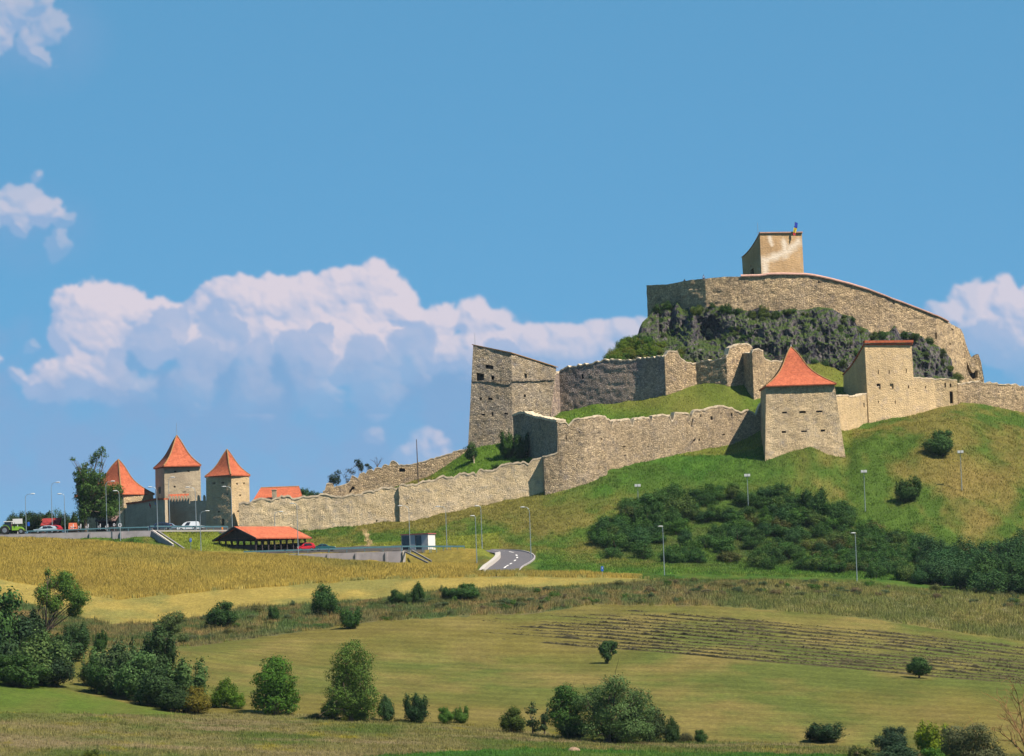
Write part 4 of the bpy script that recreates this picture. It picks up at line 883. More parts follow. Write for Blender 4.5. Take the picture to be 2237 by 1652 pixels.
# plaster smear on the keep: lime-washed patch, as a second procedural layer in its material
m = MAT['keep']; nt = m.node_tree; L = nt.links.new; b = nt.nodes['Principled BSDF']; src = b.inputs['Base Color'].links[0].from_socket
tc = N(nt, 'ShaderNodeTexCoord'); 
base = worldloc(root)
def loc_(x, y): return Vector(np.array(Wl(*z4(x, y), 880)) - base)
dist = None
for (xa, ya, xb, yb, rad) in ((1455, 420, 1600, 360, 1.0), (1600, 370, 1740, 250, 1.1), (1610, 250, 1625, 380, .8), (1430, 420, 1440, 540, 1.0), (1480, 220, 1500, 290, .5)):
    pa, pb = loc_(xa, ya), loc_(xb, yb)
    ab = pb - pa; ab.y = 0; pa.y = 0
    flatv = N(nt, 'ShaderNodeVectorMath', operation='MULTIPLY'); L(tc.outputs['Object'], flatv.inputs[0]); flatv.inputs[1].default_value = (1, 0, 1)
    d1 = N(nt, 'ShaderNodeVectorMath', operation='SUBTRACT'); L(flatv.outputs[0], d1.inputs[0]); d1.inputs[1].default_value = pa
    dt = N(nt, 'ShaderNodeVectorMath', operation='DOT_PRODUCT'); L(d1.outputs[0], dt.inputs[0]); dt.inputs[1].default_value = ab / ab.length_squared
    cl = N(nt, 'ShaderNodeClamp'); L(dt.outputs['Value'], cl.inputs[0])
    sc = N(nt, 'ShaderNodeVectorMath', operation='SCALE'); sc.inputs[0].default_value = ab; L(cl.outputs[0], sc.inputs['Scale'])
    df = N(nt, 'ShaderNodeVectorMath', operation='DISTANCE'); L(d1.outputs[0], df.inputs[0]); L(sc.outputs[0], df.inputs[1])
    dv = N(nt, 'ShaderNodeMath', operation='DIVIDE'); L(df.outputs['Value'], dv.inputs[0]); dv.inputs[1].default_value = rad
    if dist is None: dist = dv.outputs[0]
    else:
        mn = N(nt, 'ShaderNodeMath', operation='SMOOTH_MIN'); L(dist, mn.inputs[0]); L(dv.outputs[0], mn.inputs[1]); mn.inputs[2].default_value = .4; dist = mn.outputs[0]
nn = N(nt, 'ShaderNodeTexNoise'); nn.inputs['Scale'].default_value = .9; nn.inputs['Detail'].default_value = 5; L(tc.outputs['Object'], nn.inputs['Vector'])
ad = N(nt, 'ShaderNodeMath', operation='MULTIPLY_ADD'); L(nn.outputs[0], ad.inputs[0]); ad.inputs[1].default_value = 1.6; L(dist, ad.inputs[2])
mr = N(nt, 'ShaderNodeMapRange'); mr.inputs[1].default_value = 2.1; mr.inputs[2].default_value = .9; mr.inputs[3].default_value = 0; mr.inputs[4].default_value = .95; L(ad.outputs[0], mr.inputs[0])
mm = N(nt, 'ShaderNodeMix', data_type='RGBA'); L(mr.outputs[0], mm.inputs[0]); L(src, mm.inputs[6]); mm.inputs[7].default_value = (.52, .45, .36, 1); L(mm.outputs[2], b.inputs['Base Color'])

# --- the crag
rk, nt, b = newmat('basalt_crag'); L = nt.links.new; b.inputs['Roughness'].default_value = .95; b.inputs['Specular IOR Level'].default_value = .05
tc = N(nt, 'ShaderNodeTexCoord')
def rn(s, d, r=.65, sc=(1, 1, 1)):
    mp = N(nt, 'ShaderNodeMapping'); mp.inputs['Scale'].default_value = sc; L(tc.outputs['Object'], mp.inputs['Vector'])
    n = N(nt, 'ShaderNodeTexNoise'); n.inputs['Scale'].default_value = s; n.inputs['Detail'].default_value = d; n.inputs['Roughness'].default_value = r; L(mp.outputs[0], n.inputs['Vector']); return n.outputs[0]
def rmap(x, a, b_, c=0., d=1.):
    r = N(nt, 'ShaderNodeMapRange'); r.inputs[1].default_value = a; r.inputs[2].default_value = b_; r.inputs[3].default_value = c; r.inputs[4].default_value = d; L(x, r.inputs[0]); return r.outputs[0]
def rmix(f, a, c):
    n = N(nt, 'ShaderNodeMix', data_type='RGBA'); L(f, n.inputs[0])
    for i, q in ((6, a), (7, c)):
        if isinstance(q, tuple): n.inputs[i].default_value = (*q, 1)
        else: L(q, n.inputs[i])
    return n.outputs[2]
at = N(nt, 'ShaderNodeAttribute', attribute_name='Col')
c1 = rmix(rmap(rn(.5, 6, .7, (1, 1, .45)), .38, .60), (.038, .038, .052), (.16, .14, .14))
c2 = rmix(rmap(rn(1.1, 6, .75, (1, 1, .6)), .46, .60), c1, (.022, .022, .034))
geo = N(nt, 'ShaderNodeNewGeometry'); sx = N(nt, 'ShaderNodeSeparateXYZ'); L(geo.outputs['Normal'], sx.inputs[0])
va = N(nt, 'ShaderNodeMath', operation='MULTIPLY_ADD'); L(sx.outputs[2], va.inputs[0]); va.inputs[1].default_value = .55; L(rn(.45, 5), va.inputs[2])
vg = N(nt, 'ShaderNodeMath', operation='MAXIMUM'); L(rmap(va.outputs[0], .70, .84), vg.inputs[0]); L(at.outputs['Fac'], vg.inputs[1])
vcol = rmix(rmap(rn(1.1, 5), .35, .65), (.022, .042, .014), (.06, .085, .022))
L(rmix(vg.outputs[0], c2, vcol), b.inputs['Base Color'])
bp = N(nt, 'ShaderNodeBump'); bp.inputs['Distance'].default_value = .5; L(rn(1.3, 8, .75), bp.inputs['Height']); L(bp.outputs[0], b.inputs['Normal'])
rtop = pts(z4, [(108,1290),(180,1190),(240,1130),(320,1108),(345,1010),(370,960),(430,905),(470,860),(530,795),(570,785),(620,850),(670,772),(720,850),(800,822),(870,832),(1000,815),(1100,830),(1300,862),(1390,830),(1500,862),(1600,850),(1700,842)]) + pts(z5, [(200,850),(330,850),(440,826),(560,842),(640,890),(740,912),(775,985),(870,1022),(900,1058),(1060,1040),(1105,985),(1150,1060),(1240,1042),(1340,1080),(1400,1130),(1490,1172),(1560,1230),(1605,1290),(1612,1450)])
rbot = [(1337.7, 798), (1400, 800), (1500, 814), (1700, 812), (1850, 822), (1960, 840), (2050, 845), (2081, 844)]
nu, nv = 420, 90; us = np.linspace(1337.7, 2081, nu)
Gk = np.zeros((nv, nu, 3)); tpy = np.interp(us, [p[0] for p in rtop], [p[1] for p in rtop]); bty = pw(rbot, us)
kY = np.interp(us, [q[0] for q in pathK], [q[2] for q in pathK]); kY = np.where(us < 1416, 875 - (us - 1416) * -.05, kY); topY = np.minimum(kY - .6, 872); topY = np.where(us < 1440, np.minimum(topY, 853 + (us - 1337) * .15), topY)
for i in range(nv):
    t = i / (nv - 1)
    for j in range(nu):
        y_ = bty[j] + (tpy[j] - bty[j]) * t
        Gk[i, j] = Wl(us[j], y_, (849.5 if us[j] < 1900 else 849.5 + (us[j] - 1900) * .06) * (1 - t) + topY[j] * t)
ridg = 1 - np.abs(fbm(Gk[..., 0] / 3.4, Gk[..., 1] / 8, Gk[..., 2] / 5.5, o=5, seed=91)) * 2
big = fbm(Gk[..., 0] / 8, Gk[..., 1] / 12, Gk[..., 2] / 9, o=3, seed=92)
fine = 1 - np.abs(fbm(Gk[..., 0] / 1.3, Gk[..., 1] / 3, Gk[..., 2] / 2.0, o=4, seed=93)) * 2
PX, PY = proj(Gk.reshape(-1, 3)); PX = PX.reshape(nv, nu); PY = PY.reshape(nv, nu)
env = np.sin(np.linspace(0, math.pi, nv))[:, None] ** .6
dsp = (2.0 * (ridg - .4) + 2.4 * big + .9 * (fine - .4)) * (.3 + .7 * env)
cave = np.exp(-(((PX - 1550) / 34) ** 2 + ((PY - 730) / 34) ** 2) ** 1.6) + .8 * np.exp(-(((PX - 1462) / 26) ** 2 + ((PY - 725) / 18) ** 2))
butt = np.exp(-((PX - 1513) / 9) ** 2) * np.clip((748 - PY) / 20, 0, 1) * np.clip((PY - 660) / 20, 0, 1)
dsp = dsp - 4.2 * cave + 2.0 * butt
Gk[..., 1] -= dsp; Gk[..., 2] += .35 * (fine - .5) * env
vegm = .6 * np.clip(.9 * np.exp(-(((PX - 1395) / 55) ** 2 + ((PY - 775) / 26) ** 2)) * 1.4 + np.exp(-(((PX - 1500) / 70) ** 2 + ((PY - 785) / 14) ** 2)), 0, 1)
a = (np.arange(nv - 1)[:, None] * nu + np.arange(nu - 1)[None]).ravel()
RF = np.stack([a, a + 1, a + nu + 1, a + nu], 1)
crag = mesh('crag', Gk.reshape(-1, 3), RF, rk, col=np.repeat(vegm.reshape(-1, 1), 3, 1)); tag(crag, 'dark grey rock crag with green growth under the crowning wall', kind='structure')
CRAG = (Gk, PX, PY)
# ---------------------------------------------------------------- foliage
def leaves(cent, nrmv, size, r, colA, colB, flat_=.68):
    n = len(cent); rn = r.normal(size=(n, 3)); rn /= np.linalg.norm(rn, axis=1)[:, None]
    nv = nrmv * flat_ + rn * (1 - flat_); nv /= np.linalg.norm(nv, axis=1)[:, None] + 1e-9
    a = np.cross(nv, r.normal(size=(n, 3))); a /= np.linalg.norm(a, axis=1)[:, None] + 1e-9; b = np.cross(nv, a)
    s = (size * r.uniform(.6, 1.35, n))[:, None]; w = s * r.uniform(.45, .8, n)[:, None]
    V = np.stack([cent - a * s - b * w * .3, cent - a * s * .1 + b * w, cent + a * s + b * w * .2, cent + a * s * .2 - b * w], 1).reshape(-1, 3)
    k = np.arange(n) * 4; F = np.stack([k, k + 1, k + 2, k + 3], 1)
    f = r.uniform(0, 1, n)[:, None]; c = (np.array(colA) * (1 - f) + np.array(colB) * f) * r.uniform(.7, 1.3, n)[:, None]
    return V, F, np.repeat(c, 4, 0)
def crown_points(blobs, n, r, shell=.45, gap=.3):
    B = np.array(blobs, float); w = (B[:, 3] * B[:, 4]) ** 1.0 * B[:, 3]; w /= w.sum(); idx = r.choice(len(B), n, p=w)
    d = r.normal(size=(n, 3)); d /= np.linalg.norm(d, axis=1)[:, None]
    rad = (shell + (1 - shell) * r.uniform(0, 1, n) ** .5)
    lump = 1 + .40 * vnoise(d[:, 0] * 2.6 + idx * 3.1, d[:, 1] * 2.6, d[:, 2] * 2.6, seed=5) + .16 * vnoise(d[:, 0] * 6 + idx, d[:, 1] * 6, d[:, 2] * 6, seed=6)
    R = np.stack([B[idx, 3], B[idx, 3], B[idx, 4]], 1)
    P = B[idx, :3] + d * R * (rad * lump)[:, None]
    g = vnoise(P[:, 0] * 1.3, P[:, 1] * 1.3, P[:, 2] * 1.3, seed=8) + .5 * vnoise(P[:, 0] * 3, P[:, 1] * 3, P[:, 2] * 3, seed=9)
    keep = g > -1 + gap * 2.0 - .35
    return P[keep], d[keep]
def shrub_mesh(seed, n=1500, kind=0):
    """unit shrub: about 1 wide and 1 high, leafy to the ground"""
    r = np.random.default_rng(seed); B = []
    k_ = r.uniform(0, 6.28)
    if kind == 0:                                   # broad, several heads of different height
        B = [(r.uniform(-.08, .08), 0, .40, .34, .36)] + [(r.uniform(.22, .36) * math.cos(a + k_), r.uniform(.2, .34) * math.sin(a + k_), r.uniform(.14, .5), r.uniform(.14, .24), r.uniform(.14, .26)) for a in np.linspace(0, 5.6, 7)] + [(r.uniform(-.26, .26), r.uniform(-.2, .2), r.uniform(.6, .86), r.uniform(.09, .17), r.uniform(.1, .18)) for _ in range(6)]
    elif kind == 1:                                 # pointed shoots
        B = [(0, 0, .28, .36, .28)] + [(r.uniform(-.38, .38), r.uniform(-.32, .32), r.uniform(.36, .74), r.uniform(.06, .13), r.uniform(.16, .30)) for _ in range(15)]
    else:                                           # wide low
        B = [(r.uniform(-.40, .40), r.uniform(-.32, .32), r.uniform(.18, .55), r.uniform(.12, .24), r.uniform(.16, .34)) for _ in range(12)]
    P, d = crown_points(B, n, r, .42, .30); 
    tw = r.uniform(0, 1, len(P)) < .14; P[tw] += d[tw] * r.uniform(.02, .10, (tw.sum(), 1))          # stray sprays break the outline
    P[:, 2] = np.clip(P[:, 2], -.05, 1.15)
    V, F, c = leaves(P, d, .023, r, (.62, .74, .60), (1.30, 1.20, 1.10), .66)
    n0 = len(V); sm = MB()
    for k in range(5):
        a = r.uniform(0, 6.28); sm.tube([(0.02 * k, 0, -.25), (.12 * math.cos(a), .12 * math.sin(a), .25), (.26 * math.cos(a), .26 * math.sin(a), .6)], [.018, .012, .005], 4)
    sv = np.concatenate(sm.V); sf = [[i + n0 for i in f] for f in sm.F]
    me = bpy.data.meshes.new('shrub'); me.from_pydata(np.concatenate([V, sv]).tolist(), [], F.tolist() + sf)
    me.materials.append(MAT['leaf']); me.materials.append(MAT['bark']); me.polygons.foreach_set('material_index', np.r_[np.zeros(len(F), np.int32), np.ones(len(sf), np.int32)])
    at = me.color_attributes.new('Col', 'FLOAT_COLOR', 'POINT'); c4 = np.ones((n0 + len(sv), 4), np.float32); c4[:n0, :3] = c; at.data.foreach_set('color', c4.ravel()); me.update()
    return me
SHR = [shrub_mesh(100 + k, 4200, k % 3) for k in range(9)]
DENSE = [shrub_mesh(200 + k, 9500, k % 2) for k in range(4)]
G_DARK = (.042, .100, .024); G_MID = (.068, .150, .024); G_OLIVE = (.100, .140, .032); G_GREY = (.080, .145, .048); G_BRIGHT = (.080, .170, .016); G_YEL = (.14, .17, .015); G_AUT = (.15, .13, .02)
def shrub(x, y, h, w, col, label, group=None, mesh_i=None, Y=None, pool=None, name='shrub', cat='shrub', ymin=385, rz=None):
    if Y is None: p = hit(x, y, ymin)
    else: q = Wl(x, y, Y); p = np.array([q[0], Y, gz(q[0], Y)])
    pool = pool or SHR; i = random.randrange(len(pool)) if mesh_i is None else mesh_i % len(pool)
    o = bpy.data.objects.new(name, pool[i]); C.objects.link(o)
    m = p[1] / F_PX
    o.location = p + np.array([0, 0, -.05]); o.scale = (w * m * 1.12, w * m * 1.1, h * m * 1.04); o.rotation_euler = (0, 0, random.uniform(0, 6.28) if rz is None else rz)
    j = random.uniform(.85, 1.18); j *= ALB; o.color = (col[0] * j * random.uniform(.92, 1.08), col[1] * j, col[2] * j * random.uniform(.9, 1.1), 1)
    return tag(o, label, cat, group)
def limb(mb, a, b, r0_, r1_, rnd, bend=.12, n=5, sides=5):
    a = np.array(a, float); b = np.array(b, float); L_ = np.linalg.norm(b - a); off = rnd.normal(size=3) * L_ * bend; off[2] = abs(off[2]) * .3
    P = [a * (1 - t) + b * t + off * math.sin(math.pi * t) for t in np.linspace(0, 1, n)]
    mb.tube(P, [r0_ * (1 - t) + r1_ * t for t in np.linspace(0, 1, n)], sides); return P
def tree(x, y, blobs, label, col, n=6000, leaf=.12, trunk=.22, name='tree', cat='tree', lean=0, Y=None, gap=.32, shell=.45, fork=.25, seed=1, bark='bark', group=None, var=((.72, .82, .7), (1.2, 1.12, 1.1)), twigs=True):
    """blobs in photo reading (x, y, radius x, radius y); depth jittered; trunk foot at (x, y)"""
    r = np.random.default_rng(seed)
    if Y is None: p = hit(x, y)
    else: q = Wl(x, y, Y); p = np.array([q[0], Y, gz(q[0], Y)])
    m = p[1] / F_PX; root = thing(name, p, label, cat, group); B = []
    ww = np.max([abs(b[0] - x) + b[2] for b in blobs]) * m
    for bx, by, rx, ry in blobs:
        q = Wl(bx, by, p[1]); B.append((q[0], p[1] + r.uniform(-.45, .45) * ww * .7, q[2], rx * m * 1.12, ry * m * 1.08))
        for _ in range(3):
            a_ = r.uniform(0, 6.28); B.append((q[0] + math.cos(a_) * rx * m * .65, B[-1][1] + r.uniform(-.6, .6) * rx * m, q[2] + math.sin(a_) * ry * m * .6, rx * m * .5, ry * m * .5))
    P, d = crown_points(B, n, r, shell, gap); V, F, c = leaves(P, d, leaf, r, *var)
    o = mesh('crown', V, F, MAT['leaf'], root, col=c); o.color = (*[q * ALB for q in col], 1)
    mb = MB(); zt = min(b[2] for b in B); fk = p + np.array([lean * m, 0, max(.5, (np.mean([b[2] for b in B]) - p[2]) * fork)])
    mb.tube([p - [0, 0, .6], p * .5 + fk * .5, fk], [trunk * 1.25, trunk, trunk * .85], 7)
    for k, b_ in enumerate(B):
        if k % 4 == 0 or (twigs and k % 2 == 0):
            e = np.array(b_[:3]); Pn = limb(mb, fk - [0, 0, .1], e, trunk * (.6 if k % 4 == 0 else .3), trunk * .08, r, .10)
            if k % 4 == 0:
                for _ in range(3): limb(mb, Pn[3], e + r.normal(size=3) * b_[3] * .6, trunk * .16, .015, r, .1, 4, 4)
    mb.build('trunk', MAT[bark], root); return root

# --- thicket on the slope
up_l = [(1300,1172),(1350,1128),(1400,1104),(1440,1092),(1500,1082),(1560,1072),(1600,1062),(1660,1072),(1720,1082),(1760,1092),(1830,1115),(1900,1162),(1960,1168),(2010,1184),(2050,1212),(2100,1222),(2170,1215),(2260,1205)]
lo_l = [(1300,1210),(1340,1222),(1400,1228),(1500,1232),(1560,1232),(1620,1240),(1700,1250),(1800,1256),(1900,1262),(1980,1272),(2040,1280),(2070,1292),(2150,1300),(2260,1302)]
thr = np.random.default_rng(11); cnt = 0
for k in range(900):
    x = thr.uniform(1308, 2255); a_, b_ = pw(up_l, x), pw(lo_l, x); t = thr.uniform(0, 1)
    y = a_ + (b_ - a_) * t + 8
    if y > b_: continue
    # two clearings where dry grass shows
    if (1400 < x < 1640 and 1208 < y < 1226 and thr.uniform() < .5): continue
    big_ = 1.0 + .5 * (x > 2020) + .25 * (1380 < x < 1500 and y < 1170)
    h = thr.uniform(24, 44) * big_; w = thr.uniform(38, 66) * big_
    c_ = [G_DARK, (.042, .105, .024), (.038, .095, .030), (.062, .140, .024), (.050, .120, .026), (.080, .13, .032)][int(thr.integers(0, 6))]
    if x > 2000: c_ = (.038, .095, .032)
    if thr.uniform() < .05: c_ = (.09, .10, .03)
    shrub(x, y, h, w, c_, 'one of many dark green shrubs in the dense thicket on the slope', 'shrubs in the thicket on the slope', name='thicket_shrub'); cnt += 1
    if cnt >= 285: break
for k, (x, y, h, w, lb) in enumerate(((1440, 1165, 70, 46, 'tallest pointed dark bush near the left end of the thicket'), (1405, 1160, 60, 44, 'dark bush at the upper left corner of the thicket'), (1475, 1160, 56, 40, 'dark bush just right of the tallest pointed thicket bush'),
                                      (1775, 1122, 60, 62, 'round dark bush standing above the thicket below the big tower'), (2055, 998, 62, 66, 'round dark bush on the mound under the far wall'), (1984, 1096, 58, 60, 'dark lone bush with a leaning top on the grassy slope'),
                                      (2150, 1290, 84, 90, 'big black green bush at the right end of the thicket'), (2215, 1296, 80, 90, 'big dark bush cut by the right edge of the photo'))):
    shrub(x, y, h, w, G_DARK, lb, mesh_i=k, pool=DENSE)
# --- green growth on the crag
Gk_, PX_, PY_ = CRAG; cg = np.random.default_rng(3); n_ = 0
for k in range(3000):
    i = int(cg.integers(2, 89)); j = int(cg.integers(0, 420)); x, y = PX_[i, j], PY_[i, j]
    tp_ = np.interp(x, [p[0] for p in rtop], [p[1] for p in rtop])
    wgt = .10 + .75 * (y < tp_ + 14) + .5 * math.exp(-((x - 1620) / 60) ** 2) + 1.3 * (x < 1450 and y > 742) + 1.2 * (y > 768 and x < 1590) + .35 * (1780 < x < 1850 and y < 730)
    if 1505 < x < 1590 and 690 < y < 775: wgt *= .12
    if fbm(np.array([x / 30.]), np.array([y / 22.]), o=3, seed=15)[0] < -.02: wgt *= .3
    if cg.uniform() > wgt * .34: continue
    o = bpy.data.objects.new('rock_shrub', SHR[int(cg.integers(0, 9))]); C.objects.link(o); s = cg.uniform(.6, 1.5) * (1.5 if x < 1470 or y > 772 else 1) * (1.5 if y < tp_ + 14 else 1)
    o.location = Gk_[i, j] + np.array([0, -.1, -.35 * s]); o.scale = (s * 1.5, s * 1.1, s); o.rotation_euler = (0, 0, cg.uniform(0, 6.28))
    c_ = [G_DARK, (.04, .09, .022), G_OLIVE, (.07, .11, .03)][int(cg.integers(0, 4))]; s *= 1.15
    if x < 1480 and y > 735 or (y > 770 and x < 1600): c_ = [(.13, .20, .022), G_MID, (.15, .17, .03)][int(cg.integers(0, 3))]
    o.color = (*[q * ALB for q in c_], 1); tag(o, 'one of the small green bushes clinging to the dark rock crag', 'shrub', 'bushes clinging to the crag'); n_ += 1
    if n_ >= 285: break

# --- plateau and castle trees
tree(*z1(748, 1108), [(*z1(700, 620), 12, 14), (*z1(640, 520), 7, 5), (*z1(650, 640), 8, 6), (*z1(745, 560), 9, 8), (*z1(820, 520), 9, 14), (*z1(850, 470), 10, 10), (*z1(900, 440), 9, 8), (*z1(925, 485), 7, 5), (*z1(880, 560), 7, 6),
      (*z1(760, 680), 21, 20), (*z1(860, 690), 18, 20), (*z1(720, 760), 16, 18), (*z1(690, 690), 10, 10), (*z1(800, 780), 26, 22), (*z1(900, 830), 26, 24), (*z1(730, 870), 20, 22), (*z1(850, 930), 34, 26), (*z1(960, 900), 24, 24), (*z1(1010, 790), 16, 15), (*z1(740, 980), 16, 20), (*z1(960, 990), 18, 16)],
     'tall ragged tree with a bare leaning top at the car park edge', (.065, .130, .026), n=26000, leaf=.17, trunk=.32, Y=779, seed=4, gap=.42, fork=.42, shell=.35)
PB = [(*z1(100, 1120), 40, 46), (*z1(150, 1115), 52, 50), (*z1(270, 1110), 52, 54), (*z1(360, 1105), 52, 60), (*z1(440, 1105), 46, 54), (*z1(600, 1110), 48, 56), (*z1(20, 1140), 18, 30), (*z1(660, 1100), 40, 52)]
for k, (x, y, h, w) in enumerate(PB):
    lb = ['low bush behind the tractor at the edge of the car park', 'dark bushy tree left of the first street lamp', 'bushy tree right of the first street lamp', 'rounded tree behind the dark red kiosk roof', 'leafy tree behind the tallest left street lamp', 'bush between the dark red kiosk and the tall ragged tree', 'small bush at the far left edge of the plateau', 'bush growing against the trunk of the tall ragged tree'][k]
    o = shrub(x, y, h, w, (.035, .07, .026), lb, Y=792 + (k % 3) * 3, mesh_i=k, pool=DENSE, name='bushy_tree', cat='tree')
shrub(*z1(520, 1100), 58, 22, G_GREY, 'thin grey green sapling behind the street lamps', Y=800, mesh_i=1, name='sapling', cat='tree')
shrub(290, 1192, 27, 56, G_MID, 'bushy green shrub in front of the pale concrete wall', Y=747.5, mesh_i=2, pool=DENSE)
shrub(315, 1197, 14, 30, G_MID, 'low trailing shrub right of the bush at the concrete wall', Y=747.5, mesh_i=5)
shrub(665, 1086, 42, 52, G_DARK, 'dark leafy tree right of the red roofed house', Y=818, mesh_i=0, pool=DENSE, name='bushy_tree', cat='tree')
shrub(690, 1090, 30, 30, G_DARK, 'smaller tree at the foot of the long wall by the house', Y=816, mesh_i=1, pool=DENSE, name='bushy_tree', cat='tree')
shrub(578, 1088, 30, 46, G_DARK, 'tree top showing left behind the red roofed house', Y=822, mesh_i=2, pool=DENSE, name='bushy_tree', cat='tree')
tree(*z2(968, 760), [(*z2(950, 690), 12, 10), (*z2(985, 650), 8, 9), (*z2(930, 720), 8, 8), (*z2(975, 710), 9, 9)], 'small dark tree on the skyline, leftmost above the rear wall', (.03, .055, .03), n=1500, leaf=.14, trunk=.1, Y=842, seed=8, gap=.5)
tree(*z2(1185, 665), [(*z2(1170, 560), 8, 9), (*z2(1150, 540), 6, 6), (*z2(1190, 590), 6, 8)], 'dark small tree rising behind the merlons of the rear wall', (.03, .055, .03), n=900, leaf=.14, trunk=.12, Y=844, seed=9, gap=.5)
tree(*z2(1110, 730), [(*z2(1060, 620), 7, 5), (*z2(1110, 620), 10, 8), (*z2(1075, 700), 9, 9), (*z2(1050, 660), 5, 5)], 'thin half bare tree between the two dark skyline trees', (.07, .07, .045), n=700, leaf=.12, trunk=.1, Y=843, seed=10, gap=.7)
tree(*z2(1262, 640), [(*z2(1240, 570), 5, 4), (*z2(1265, 595), 5, 5)], 'little leaning tree right of the dark skyline trees', (.04, .06, .03), n=400, leaf=.12, trunk=.08, Y=843, seed=11, gap=.55)
def bare_tree(x, y, tips, label, Y, r0_, bark, seed, name='bare_tree', depth=3):
    r = np.random.default_rng(seed); q = Wl(x, y, Y); p = np.array([q[0], Y, q[2]]); root = thing(name, (p[0], p[1], gz(p[0], p[1])), label, 'tree'); mb = MB()
    for tx, ty, k in tips:
        e = np.array(Wl(tx, ty, Y + r.uniform(-.8, .8))); P = limb(mb, p, e, r0_ * k, .02, r, .12, 7, 6)
        def sub(P, rad, lev):
            if lev == 0: return
            for i in range(2, len(P)):
                for _ in range(2):
                    d = P[i] - P[i - 1]; L_ = np.linalg.norm(P[-1] - P[0]) * r.uniform(.22, .42); d = nrm(nrm(d) + r.normal(size=3) * .55 + [0, 0, .25])
                    Q = limb(mb, P[i], P[i] + d * L_, rad * .55, .008, r, .12, 5, 4); sub(Q, rad * .45, lev - 1)
        sub(P, r0_ * k * .6, depth - 1)
    mb.build('branches', MAT[bark], root); return root
bare_tree(*z2(1328, 590), [(*z2(1290, 530), 1), (*z2(1325, 505), 1), (*z2(1365, 515), 1), (*z2(1350, 540), .8)], 'leafless small tree on the skyline behind the rear wall', 843, .07, 'bark', 12, depth=2)
shrub(*z2(1312, 796), 31, 27, (.025, .065, .012), 'dark ivy bush hanging over the long wall below the skyline trees', Y=797, mesh_i=0, pool=DENSE, name='ivy')
tree(*z2(2176, 556), [(*z2(2150, 460), 14, 16), (*z2(2155, 410), 8, 10), (*z2(2140, 490), 10, 8)], 'small round tree with white trunk on the lawn at the ruined tower foot', G_DARK, n=2600, leaf=.13, trunk=.13, seed=13, gap=.3, bark='cap', fork=.45, Y=811)
shrub(*z3(500, 1200), 62, 40, (.04, .105, .02), 'tall leafy bush in front of the ruined tower base, the left of a pair', Y=811, mesh_i=1, pool=DENSE)
shrub(*z3(630, 1205), 60, 38, (.035, .09, .022), 'tall leafy bush in front of the dark return wall, the right of a pair', Y=809, mesh_i=3, pool=DENSE)
for k, (x, y, h, w) in enumerate(((1755, 705, 18, 16), (1820, 708, 15, 14), (1900, 668, 9, 12), (2110, 640, 13, 13))):
    shrub(*z2(x, y), h, w, G_MID, ['small bush behind the long wall near the tall wooden pole', 'small bush second from the tall wooden pole behind the wall', 'low bush on the lawn edge behind the long wall', 'purplish low bush on the lawn below the small round tree'][k], Y=805, mesh_i=k)
shrub(*z3(395, 1265), 16, 18, G_MID, 'small dark bush on the lawn left of the tall leafy pair', Y=806, mesh_i=5)

# --- hedge band between the yellow field and the mown field
hb = [(482, 1373, 62, 74, 'round dark bush at the lower edge of the yellow field'), (597, 1355, 34, 30, 'small dark bush right of the round one at the yellow field'), (712, 1345, 74, 62, 'flat topped dark tree on the field edge'),
      (765, 1374, 50, 50, 'round bush just below the flat topped tree'), (868, 1320, 34, 40, 'dark bush, left of the three below the concrete wall'), (893, 1320, 28, 24, 'dark bush, middle of the three below the concrete wall'), (914, 1318, 50, 32, 'upright dark bush, right of the three below the concrete wall'),
      (988, 1310, 30, 50, 'spreading bush below the road bend, the left one'), (1022, 1310, 38, 62, 'spreading bush below the road bend, the right one'), (218, 1424, 50, 34, 'small dark tree between the two big bush groups on the left')]
for k, (x, y, h, w, lb) in enumerate(hb): shrub(x, y, h, w, G_DARK, lb, mesh_i=k, pool=DENSE)
for k in range(170):
    x = thr.uniform(330, 2237); a_, b_ = pw(L_D, x) + 3, pw(L_C, x) - 2
    if x > 1500: a_, b_ = a_ - 2, a_ + 30
    y = thr.uniform(a_, b_)
    shrub(x, y, thr.uniform(6, 17) * (1.3 if k % 7 == 0 else .9), thr.uniform(12, 34), [(.12, .15, .07), (.13, .14, .05), G_MID, (.17, .14, .08), (.08, .125, .06)][k % 5], 'one of the small weedy shrubs in the rough strip between the fields', 'weedy shrubs in the rough strip', name='weedy_shrub')

# --- groups in front, left
GL = [(-25, 1478, 190, 130, G_DARK), (20, 1484, 130, 110, (.035, .07, .03)), (85, 1496, 118, 110, G_GREY), (55, 1440, 110, 90, (.04, .08, .03)), (120, 1500, 90, 80, (.03, .065, .03)), (150, 1445, 70, 76, (.045, .09, .03)), (8, 1420, 90, 60, G_GREY), (165, 1410, 50, 50, (.045, .085, .03)), (40, 1500, 70, 90, G_DARK)]
for k, (x, y, h, w, c_) in enumerate(GL):
    shrub(x, y, h * 1.05, w * 1.3, c_, ['big dark willow bush cut by the left edge of the photo', 'dark bush right beside the willow at the left edge', 'grey green bush in front of the forked tree', 'bush behind the foot of the forked tree', 'dark bush at the right foot of the left group', 'light bush behind on the right of the left group', 'pale willow bush top at the far left', 'small bush right of the forked tree trunk', 'low dark bush at the bottom of the left group'][k], mesh_i=k, pool=DENSE)
GM = [(205, 1500, 84, 60, G_GREY), (262, 1518, 116, 96, (.055, .095, .035)), (236, 1518, 80, 64, G_DARK), (300, 1530, 104, 90, G_GREY), (332, 1500, 128, 84, (.045, .085, .03)), (352, 1545, 92, 84, (.04, .08, .03)), (405, 1548, 112, 84, G_GREY), (385, 1556, 62, 60, (.035, .075, .022)), (290, 1470, 60, 70, G_GREY)]
